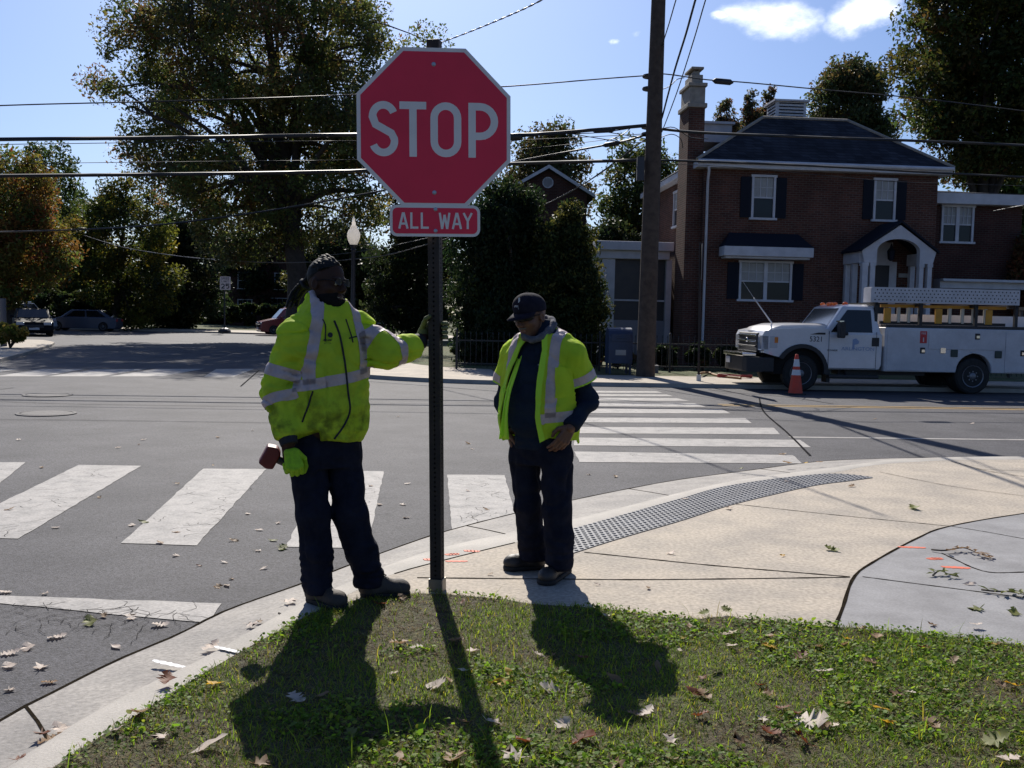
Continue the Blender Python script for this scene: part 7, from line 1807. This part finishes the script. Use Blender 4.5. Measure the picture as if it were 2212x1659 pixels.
# ------------------------------------------------------------------ parked cars
def car(name, label, cat, pos, rz, L_, Wd, H_, m, prof, rail=False):
    """prof: (x, z) outline of the body side up to the belt, then cabin as (x0, x1 at belt, x0, x1 at roof)"""
    r = empty(name, tuple(pos), label, cat, rz=rz); belt_, (b0, b1, t0, t1) = prof; gc = .18
    low_ = [(0, gc + .15), (.05, belt_ * .62), (.12, belt_ * .80), (b0, belt_), (b1, belt_), (L_ - .05, belt_ * .92), (L_, gc + .2), (L_ - .1, gc)] + [(x_, z_) for x_, z_ in []] + [(.1, gc)]
    mb = MB(); mb.prism(low_, (0, -Wd / 2, 0), X_, Z, (0, Wd, 0)); mb.build('body', m, r, bevel=.035, smooth=40)
    q = .16; lo_ = [(b0, -Wd / 2 + .05, belt_ - .02), (b1, -Wd / 2 + .05, belt_ - .02), (b1, Wd / 2 - .05, belt_ - .02), (b0, Wd / 2 - .05, belt_ - .02)]; hi_ = [(t0, -Wd / 2 + q, H_), (t1, -Wd / 2 + q, H_), (t1, Wd / 2 - q, H_), (t0, Wd / 2 - q, H_)]
    mb = MB(); mb.add(lo_ + hi_, [(0, 1, 5, 4), (1, 2, 6, 5), (2, 3, 7, 6), (3, 0, 4, 7), (4, 5, 6, 7)]); mb.build('roof', m, r, bevel=.06, smooth=40)
    mb = MB(); mb.add(on_quad([lo_[3], lo_[0], hi_[0], hi_[3]], [(.06, .08), (.94, .08), (.92, .9), (.08, .9)], .015), [(0, 1, 2, 3)]); mb.build('windscreen', M_GLASS, r)
    mb = MB(); mb.add(on_quad([lo_[1], lo_[2], hi_[2], hi_[1]], [(.08, .1), (.92, .1), (.9, .9), (.1, .9)], .015), [(0, 1, 2, 3)]); mb.build('rear_window', M_GLASS, r)
    for qd in ([lo_[0], lo_[1], hi_[1], hi_[0]], [lo_[2], lo_[3], hi_[3], hi_[2]]):
        for u0, u1 in ((.10, .48), (.52, .90)): mb = MB(); mb.add(on_quad(qd, [(u0, .1), (u1, .1), (u1 - (.03 if u1 > .5 else 0), .88), (u0 + (.05 if u0 < .5 else 0), .88)], .015), [(0, 1, 2, 3)]); mb.build('side_window', M_GLASS, r)
    for x_ in (.85, L_ - .85):
        for s_ in (-1, 1): wheel(r, x_, s_ * (Wd / 2 - .10), .33, .22, s_)
    for s_ in (-1, 1):
        mb = MB(); mb.box((.10, s_ * (Wd / 2 - .28), belt_ * .70), (.18, .38, .15)); mb.build('headlight', M_HLAMP, r, bevel=.03)
        mb = MB(); mb.box((L_ - .03, s_ * (Wd / 2 - .2), belt_ * .8), (.1, .3, .16)); mb.build('tail_light', M_REDST, r, bevel=.02)
        mb = MB(); mb.box((b0 + .35, s_ * (Wd / 2 + .08), belt_ + .08), (.12, .2, .14)); mb.build('mirror', m, r, bevel=.03)
    mb = MB(); mb.box((.0, 0, belt_ * .55), (.10, Wd * .5, .18)); mb.build('grille', M_BLKPL, r, bevel=.02); mb = MB(); mb.box((-.02, 0, .42), (.06, .5, .13)); mb.build('number_plate', M_BODYW, r)
    if rail:
        for s_ in (-1, 1): mb = MB(); mb.tube([(t0 + .2, s_ * (Wd / 2 - .25), H_ + .06), (t1 - .1, s_ * (Wd / 2 - .25), H_ + .06)], .025, 6); mb.build('roof_rail', M_CHROME, r)
    return r
M_CBLK = mat('black_car_paint', (.005, .006, .008), .6, spec=.15); M_CSIL = mat('silver_car_paint', (.16, .17, .19), .4, metal=.3, coat=.4); M_CBLU = mat('blue_grey_car_paint', (.06, .075, .12), .4, metal=.2, coat=.4); M_CRED = mat('red_car_paint', (.22, .012, .018), .3, coat=.8)
c_ = G(74, 727, RZ); car('black_sedan', 'black sedan with its headlights towards the crossing at the far left', 'car', c_, math.radians(118), 4.7, 1.86, 1.46, M_CBLK, (.95, (1.15, 4.2, 1.95, 3.6)))
c_ = W(97, 715, 61); c_.z = RZ; car('silver_suv', 'silver estate with roof rails parked behind the black sedan', 'car', c_, math.radians(155), 4.8, 1.9, 1.78, M_CSIL, (1.08, (1.1, 4.7, 1.85, 4.4)), rail=True)
c_ = W(104, 710, 66); c_.z = RZ; car('blue_grey_sedan', 'blue grey sedan half hidden by plants right of the black sedan', 'car', c_, math.radians(8), 4.6, 1.82, 1.42, M_CBLU, (.92, (1.0, 4.3, 1.7, 3.5)))
c_ = W(557, 712, 64); c_.z = RZ + .05; car('red_suv', 'dark red car partly hidden behind the shoulder of the lime jacket', 'car', c_, math.radians(24), 4.7, 1.9, 1.74, M_CRED, (1.06, (1.0, 4.6, 1.6, 4.3)), rail=True)
# ------------------------------------------------------------------ grass, weeds and fallen leaves on the near corner
gx_ = np.array([p.x for p in GE]); gy_ = np.array([p.y for p in GE]); o_ = np.argsort(gx_); gx_, gy_ = gx_[o_], gy_[o_]
def on_lawn(x, y, m=0.0): return (y < np.interp(x, gx_, gy_) - m) & (x > gx_[0])
rs = np.random.RandomState(17)
def patch(x, y, s, o): return vnoise(np.stack([x * s + o, y * s + o * .7, np.full_like(x, o)], 1))
M_GRASS = leaf_mat('grass_blade', .46, .6, 1.7)
def blades(n, x0, x1, y0, y1, ln, wd, cols, pw, lean, seed, keep=None):
    rs = np.random.RandomState(seed); x = rs.uniform(x0, x1, n); y = rs.uniform(y0, y1, n); k = on_lawn(x, y, -.012 * rs.rand(n))
    if keep is not None: k &= rs.rand(n) < keep(x, y)
    x, y = x[k], y[k]; n = len(x); a = rs.uniform(0, 6.283, n); L_ = rs.uniform(*ln, n); w_ = rs.uniform(*wd, n); l_ = rs.uniform(*lean, n)
    d = np.stack([np.cos(a), np.sin(a), 0 * a], 1); s = np.stack([-np.sin(a), np.cos(a), 0 * a], 1) * w_[:, None] / 2
    b = np.stack([x, y, np.full(n, .004)], 1); up = np.array([0, 0, 1.0])
    h = np.sqrt(np.maximum(1 - l_ ** 2, .02)); m = b + (d * (l_ * .38)[:, None] + up * (h * .55)[:, None]) * L_[:, None]; t = b + (d * l_[:, None] + up * (h * .9)[:, None]) * L_[:, None]
    v = np.stack([b - s, b + s, m + s * .8, m - s * .8, t + s * .12, t - s * .12], 1).reshape(-1, 3); i = np.arange(n) * 6
    f = np.concatenate([np.stack([i, i + 1, i + 2, i + 3], 1), np.stack([i + 3, i + 2, i + 4, i + 5], 1)])
    c = np.array(cols)[rs.choice(len(cols), n, p=np.array(pw) / sum(pw))] * (.65 + .7 * rs.rand(n))[:, None]
    return v, f, np.concatenate([c, c])
GC = [(.17, .26, .020), (.23, .27, .022), (.11, .18, .018), (.28, .23, .03)]
TC = [(.20, .13, .055), (.14, .088, .040), (.08, .052, .026), (.30, .22, .12)]
g_ = lambda x, y: np.clip(.70 + .75 * patch(x, y, 2.3, 3) + .3 * patch(x, y, 6, 5), .12, 1)
th_ = lambda x, y: np.clip(.62 - .8 * patch(x, y, 2.3, 3), .12, 1)
sets = [blades(125000, -2.0, 2.9, 2.3, 5.4, (.018, .052), (.0022, .0042), GC, (4, 3, 3, 1), (.5, .98), 1, g_), blades(100000, -2.0, 2.9, 2.3, 5.4, (.020, .055), (.0018, .0035), TC, (3, 3, 2, 1), (.85, .995), 2, th_),
        blades(2200, -2.0, 2.9, 2.3, 5.4, (.07, .14), (.0025, .0045), GC, (4, 3, 1, 1), (.25, .8), 3, lambda x, y: np.clip(.3 + .9 * patch(x, y, 3.1, 9), 0, 1)), blades(40000, -3.5, 7, -4, 2.35, (.03, .06), (.005, .009), GC + TC[:2], (4, 3, 3, 1, 2, 2), (.3, .95), 4),
        blades(26000, 2.9, 7.5, 2.3, 5.2, (.02, .05), (.003, .006), GC + TC[:2], (4, 3, 3, 1, 2, 2), (.3, .95), 5)]
# creeping weeds: small rounded leaves in mats, thicker towards the pavement edge
def weeds(n, seed, rmin, rmax, thr):
    rs = np.random.RandomState(seed); x = rs.uniform(-2.0, 3.2, n); y = rs.uniform(2.3, 5.4, n); k = on_lawn(x, y, -.02)
    edge_ = np.exp(-(np.interp(x, gx_, gy_) - y) / .25); k &= rs.rand(n) < np.clip((patch(x, y, 2.9, 21) + .35 * patch(x, y, 8, 4) - thr) * 2.2 + edge_ * .5, 0, 1)
    x, y = x[k], y[k]; n = len(x); r = rs.uniform(rmin, rmax, n); z = rs.uniform(.006, .034, n)
    nn = rs.normal(size=(n, 3)) * .45 + A3((0, 0, 1)); nn /= np.linalg.norm(nn, axis=1)[:, None]; a = rs.normal(size=(n, 3)); a -= nn * (a * nn).sum(1)[:, None]; a /= np.linalg.norm(a, axis=1)[:, None]; b = np.cross(nn, a)
    c = np.stack([x, y, z], 1); ang = [0, .9, 2.0, 3.14, 4.28, 5.38]; v = np.stack([c + (a * math.cos(t) * (1.15 if t == 0 else .95) + b * math.sin(t) * .9) * r[:, None] + nn * (.12 * abs(math.sin(t))) * r[:, None] for t in ang], 1).reshape(-1, 3)
    i = np.arange(n) * 6; f = np.concatenate([np.stack([i, i + 1, i + 2, i + 3], 1), np.stack([i, i + 3, i + 4, i + 5], 1)])
    col = np.array([(.11, .20, .018), (.17, .25, .022), (.21, .24, .03), (.07, .12, .016)])[rs.choice(4, n, p=[.4, .3, .1, .2])] * (.7 + .6 * rs.rand(n))[:, None]
    return v, f, np.concatenate([col, col])
sets += [weeds(80000, 31, .0045, .010, -.05), weeds(5000, 32, .010, .018, .05)]
Vs, Fs, Cs, off = [], [], [], 0
for v, f, c in sets: Vs.append(v); Fs.append(f + off); Cs.append(c); off += len(v)
tag(np_mesh('grass', np.concatenate(Vs), np.concatenate(Fs), M_GRASS, None, smooth=False, cols=np.concatenate(Cs)), kind='stuff')

# fallen leaves: a few leaf shapes, every leaf an object of its own
def leaf_shape(kind, seed):
    r = random.Random(seed); out = []
    if kind == 'oak':
        n = 5; R_ = []
        for i in range(n * 2 + 1):
            t = i / (n * 2); w_ = (.16 + .30 * math.sin(math.pi * min(1, t * 1.05)) ** .8) * (1.0 if i % 2 else .42) * r.uniform(.85, 1.15); R_.append((w_, -.5 + t))
        out = [(.02, -.62)] + [(w_, y_ + (.05 if i % 2 else 0)) for i, (w_, y_) in enumerate(R_)][1:-1] + [(.05, .50), (-.05, .50)] + [(-w_ * r.uniform(.8, 1.1), y_ + (.05 if i % 2 else 0)) for i, (w_, y_) in reversed(list(enumerate(R_)))][1:-1] + [(-.02, -.62)]
    elif kind == 'maple':
        tips = [(90, .55), (38, .52), (142, .52), (-12, .40), (192, .40)]; tips.sort(); al = []
        for i, (a, d) in enumerate(tips):
            a2 = a + r.uniform(-6, 6); al += [((d * .62) * math.cos(math.radians(a2 - 12)), d * .62 * math.sin(math.radians(a2 - 12))), (d * math.cos(math.radians(a2)), d * math.sin(math.radians(a2))), (d * .62 * math.cos(math.radians(a2 + 12)), d * .62 * math.sin(math.radians(a2 + 12)))]
            if i < 4: am = (a + tips[i + 1][0]) / 2; al.append((.17 * math.cos(math.radians(am)), .17 * math.sin(math.radians(am))))
        out = [(.02, -.55), (.03, -.16)] + al + [(-.03, -.16), (-.02, -.55)]
    else:
        out = [(.015, -.6)] + [(.24 * math.sin(math.pi * t) * r.uniform(.9, 1.1), -.45 + .95 * t) for t in (.1, .3, .5, .7, .9)] + [(0, .52)] + [(-.24 * math.sin(math.pi * t), -.45 + .95 * t) for t in (.9, .7, .5, .3, .1)] + [(-.015, -.6)]
    curl, tw, cup = r.uniform(.15, .75), r.uniform(-.5, .5), r.uniform(.1, .6)
    def bend(p): x_, y_ = p; return Vector((x_ * (1 - .25 * cup), y_ * (1 - .12 * curl), curl * y_ * y_ * .55 + cup * abs(x_) * .55 + tw * x_ * y_ + .04 * math.sin(x_ * 17 + y_ * 9)))
    # subdivide the outline fan through the midrib for a curved blade
    c_ = [(0, y_) for y_ in (-.4, -.2, 0, .2, .4)]; n = len(out); vs = [bend(p) for p in out] + [bend(p) for p in c_]; fs = []
    near_ = lambda p: min(range(5), key=lambda i: abs(c_[i][1] - p[1]))
    for i in range(n):
        a, b = i, (i + 1) % n; ca, cb = near_(out[a]), near_(out[b])
        if out[a][1] < -.5 and out[b][1] < -.5: continue
        fs.append((a, b, n + cb));
        if ca != cb: fs.append((a, n + cb, n + ca))
    zm = min(v.z for v in vs); return [v - Vector((0, 0, zm)) for v in vs], fs
LCOL = {'pale': ((.66, .57, .49), (.56, .45, .37)), 'tan': ((.30, .19, .10), (.22, .13, .07)), 'yellow': ((.60, .36, .03), (.50, .30, .04)), 'rust': ((.17, .050, .018), (.12, .035, .015)), 'green': ((.14, .17, .04), (.20, .19, .05))}  # pale tint lifted above tan to hold the white glint of backlit leaves
LMATS = {k: mat('leaf_' + k, v[0], .6, v[1], 30, 4, trans=(*[min(1, c * 1.3) for c in v[0]], .35), spec=.3) for k, v in LCOL.items()}
LMESH = {}
for ck in LCOL:
    for kd in ('oak', 'maple', 'oval'):
        for s_ in range(2):
            vs, fs = leaf_shape(kd, hash_ := (len(LMESH) * 7 + s_ + 3)); me = bpy.data.meshes.new('fallen_leaf'); me.from_pydata([tuple(v) for v in vs], [], fs); me.materials.append(LMATS[ck]); me.polygons.foreach_set('use_smooth', [True] * len(me.polygons)); LMESH[(ck, kd, s_)] = me
rl_ = random.Random(23)
SURF = {'road': ('the grey asphalt', RZ + .004), 'paint': ('a worn crossing stripe', RZ + .008), 'grass': ('the ragged grass', .022), 'slab': ('the concrete pavement', .006), 'gutter': ('the gutter', -.055)}
ADJ = {'pale': 'backlit-pale dry', 'tan': 'tan curled', 'yellow': 'bright yellow', 'rust': 'dark rust brown', 'green': 'greenish'}
def put_leaf(a, b, where, ck, size, kd=None, tilt=.25):
    z = SURF[where][1]; p = G(a, b, z); kd = kd or rl_.choice(('oak', 'maple', 'oak', 'oval') if ck != 'yellow' else ('oval', 'maple', 'oval'))
    o = bpy.data.objects.new('fallen_leaf', LMESH[(ck, kd, rl_.randrange(2))]); SC.collection.objects.link(o)
    s = size * rl_.uniform(.65, .95); o.location = p; o.scale = (s, s, s); o.rotation_euler = (rl_.uniform(-tilt, tilt), rl_.uniform(-tilt, tilt), rl_.uniform(0, 6.28))
    shp = {'oak': 'lobed oak leaf', 'maple': 'pointed maple leaf', 'oval': 'oval leaf'}[kd]
    tag(o, '%s %s lying on %s' % (ADJ[ck], shp, SURF[where][0]), 'leaf', '%s %ss on %s' % (ADJ[ck], shp, SURF[where][0]))
for a, b, ck, s in ((22, 1412, 'pale', .13), (88, 1444, 'pale', .12), (122, 1377, 'pale', .11), (20, 1440, 'pale', .09), (60, 1400, 'pale', .09), (250, 1398, 'pale', .10), (20, 1490, 'pale', .08), (105, 1475, 'tan', .08), (10, 1280, 'pale', .10), (95, 1283, 'pale', .08), (490, 1265, 'pale', .10),
                    (570, 1228, 'pale', .10), (470, 1268, 'tan', .08), (485, 1215, 'pale', .08), (380, 1200, 'pale', .07), (500, 1250, 'tan', .07), (555, 1190, 'pale', .09), (560, 1145, 'pale', .09), (600, 1130, 'pale', .09), (535, 1110, 'pale', .08), (590, 1168, 'green', .12), (610, 1185, 'green', .11), (505, 1168, 'tan', .09), (430, 1222, 'rust', .05),
                    (285, 1135, 'pale', .08), (215, 1075, 'tan', .08), (380, 1150, 'tan', .07), (310, 950, 'pale', .09), (300, 960, 'tan', .08), (470, 945, 'tan', .09), (545, 930, 'pale', .10), (255, 967, 'pale', .08), (460, 1005, 'tan', .07), (120, 1140, 'pale', .07), (820, 1090, 'pale', .10), (880, 1118, 'pale', .09), (870, 1090, 'pale', .08), (880, 1045, 'pale', .07), (800, 1050, 'tan', .08),
                    (1010, 958, 'tan', .10), (1020, 970, 'pale', .08), (1270, 1025, 'pale', .09), (1235, 985, 'pale', .09), (1330, 1030, 'tan', .08), (1690, 982, 'tan', .10), (1890, 905, 'tan', .11), (2100, 915, 'pale', .10), (700, 880, 'pale', .10), (40, 950, 'pale', .10), (90, 1010, 'tan', .08), (860, 900, 'pale', .09)):
    put_leaf(a, b, 'road', ck, s)
for a, b, ck, s in ((195, 1345, 'green', .11), (285, 1335, 'pale', .10), (225, 1330, 'tan', .08), (345, 1350, 'pale', .09), (310, 1128, 'green', .10), (345, 1172, 'tan', .09), (380, 1045, 'tan', .08), (20, 1100, 'tan', .10), (1050, 1100, 'tan', .08), (1010, 1060, 'pale', .07)): put_leaf(a, b, 'paint', ck, s)
for a, b, ck, s in ((622, 1300, 'pale', .13), (540, 1350, 'pale', .12), (560, 1342, 'tan', .07), (455, 1398, 'pale', .11), (90, 1585, 'rust', .11), (130, 1575, 'pale', .09), (110, 1600, 'tan', .10), (40, 1640, 'rust', .08), (1480, 1078, 'pale', .10), (1600, 1012, 'green', .10), (1700, 1000, 'tan', .11), (1740, 1000, 'yellow', .08), (1770, 998, 'tan', .10)): put_leaf(a, b, 'gutter' if b > 1290 else 'slab', ck, s)
for a, b, ck, s in ((1975, 1098, 'green', .15), (1795, 1187, 'green', .13), (1690, 1200, 'yellow', .06), (1450, 1195, 'pale', .08), (1575, 1098, 'pale', .10), (2112, 1316, 'green', .12), (2190, 1325, 'green', .13), (2015, 1350, 'tan', .09), (2095, 1262, 'pale', .09), (1840, 1050, 'tan', .09), (1700, 1040, 'pale', .10), (1290, 1262, 'pale', .05), (1060, 1240, 'tan', .05), (1400, 1270, 'tan', .05)): put_leaf(a, b, 'slab', ck, s)
for a, b, ck, s in ((462, 1478, 'yellow', .14), (455, 1610, 'pale', .14), (1115, 1633, 'pale', .15), (1185, 1487, 'pale', .12), (1160, 1412, 'pale', .09), (1083, 1475, 'yellow', .11), (1100, 1452, 'yellow', .10), (945, 1480, 'pale', .10), (970, 1470, 'tan', .09), (900, 1400, 'pale', .10), (860, 1390, 'tan', .12), (1020, 1408, 'pale', .12), (985, 1385, 'tan', .12), (1395, 1540, 'pale', .12), (1500, 1495, 'rust', .13), (1520, 1500, 'tan', .10), (1515, 1545, 'rust', .10), (1750, 1560, 'pale', .16), (1735, 1600, 'rust', .13), (1690, 1530, 'rust', .14), (1575, 1370, 'pale', .13), (1475, 1378, 'yellow', .08), (1468, 1405, 'pale', .08),
                    (1660, 1375, 'tan', .12), (1655, 1395, 'yellow', .12), (1830, 1380, 'yellow', .09), (2140, 1390, 'yellow', .11), (1880, 1430, 'tan', .11), (1940, 1500, 'tan', .13), (1965, 1495, 'pale', .09), (2040, 1490, 'pale', .08), (1270, 1590, 'rust', .13), (1250, 1600, 'rust', .11), (1330, 1650, 'tan', .10), (1215, 1565, 'pale', .10), (1900, 1530, 'yellow', .08), (1915, 1560, 'yellow', .10), (2150, 1600, 'green', .13), (2180, 1640, 'pale', .10), (1640, 1480, 'rust', .09), (1545, 1445, 'green', .10), (1570, 1300 + 18, 'green', .10), (1520, 1325, 'green', .10), (360, 1470, 'rust', .10), (300, 1540, 'tan', .11), (255, 1575, 'pale', .09), (350, 1590, 'pale', .10), (560, 1650, 'tan', .10), (640, 1510, 'pale', .11), (700, 1500, 'tan', .10), (760, 1590, 'green', .10), (860, 1640, 'tan', .1), (1060, 1560, 'pale', .10), (1330, 1470, 'tan', .1), (1260, 1420, 'rust', .09), (1000, 1560, 'tan', .09), (1420, 1440, 'tan', .1), (1600, 1600, 'tan', .11), (1450, 1600, 'pale', .1), (2060, 1430, 'tan', .1), (2190, 1480, 'yellow', .09), (1780, 1450, 'pale', .1), (1730, 1420, 'rust', .1), (2000, 1400, 'rust', .1), (820, 1305, 'rust', .1), (870, 1292, 'tan', .08), (1000, 1300, 'rust', .08), (1310, 1330, 'pale', .08), (1130, 1600, 'rust', .12), (980, 1640, 'tan', .12)):
    put_leaf(a, b, 'grass', ck, s, tilt=.5)
for _ in range(26): put_leaf(rl_.uniform(850, 2200), rl_.uniform(1345, 1650), 'grass', rl_.choice(('pale', 'tan', 'rust', 'tan')), rl_.uniform(.06, .10), tilt=.6)
# dry frond and leafy sprigs on the grey slab
def sprig(label, pts, z, ck, nl, ls, seed):
    r = random.Random(seed); P_ = spline([G(a, b, z) + Vector((0, 0, .006 + h * .3)) for a, b, h in pts], 16); root = empty('fallen_twig', tuple(P_[0]), label, 'twig'); mb = MB(); mb.tube(P_, [.006 * (1 - .7 * i / 15) for i in range(16)], 5); mb.build('stem', M_BARK, root, world=True)
    mb = MB()
    for i in range(nl):
        j = r.randrange(3, 16); p = P_[j]; d = Vector((r.uniform(-1, 1), r.uniform(-1, 1), r.uniform(-.02, .18))).normalized(); s_ = d.cross(Z).normalized(); L_ = ls * r.uniform(.7, 1.3); m_ = p + d * L_ * .5 + Vector((0, 0, .006)); mb.add([p, m_ + s_ * L_ * .16, p + d * L_, m_ - s_ * L_ * .16], [(0, 1, 2, 3)])
    mb.build('leaves', LMATS[ck], root, world=True, fix=False)
sprig('dry brown frond lying on the grey slab by the orange marks', [(2012, 1190, .01), (2040, 1194, .03), (2080, 1190, .05), (2110, 1199, .03), (2140, 1208, .01)], .006, 'tan', 26, .06, 1)
sprig('green leafy sprig on the grey slab below the orange dash', [(2015, 1246, .01), (2030, 1240, .05), (2050, 1246, .03), (2072, 1250, .01)], .006, 'green', 14, .06, 2)
sprig('green leafy twig on the grey slab at the right edge', [(2120, 1277, .01), (2150, 1283, .03), (2180, 1284, .03), (2225, 1290, .01)], .006, 'green', 18, .06, 3)
sprig('thin dark twig lying on the kerb beside the worn boots', [(602, 1328, .01), (622, 1336, .012), (660, 1334, .01)], -.05, 'tan', 1, .04, 4)
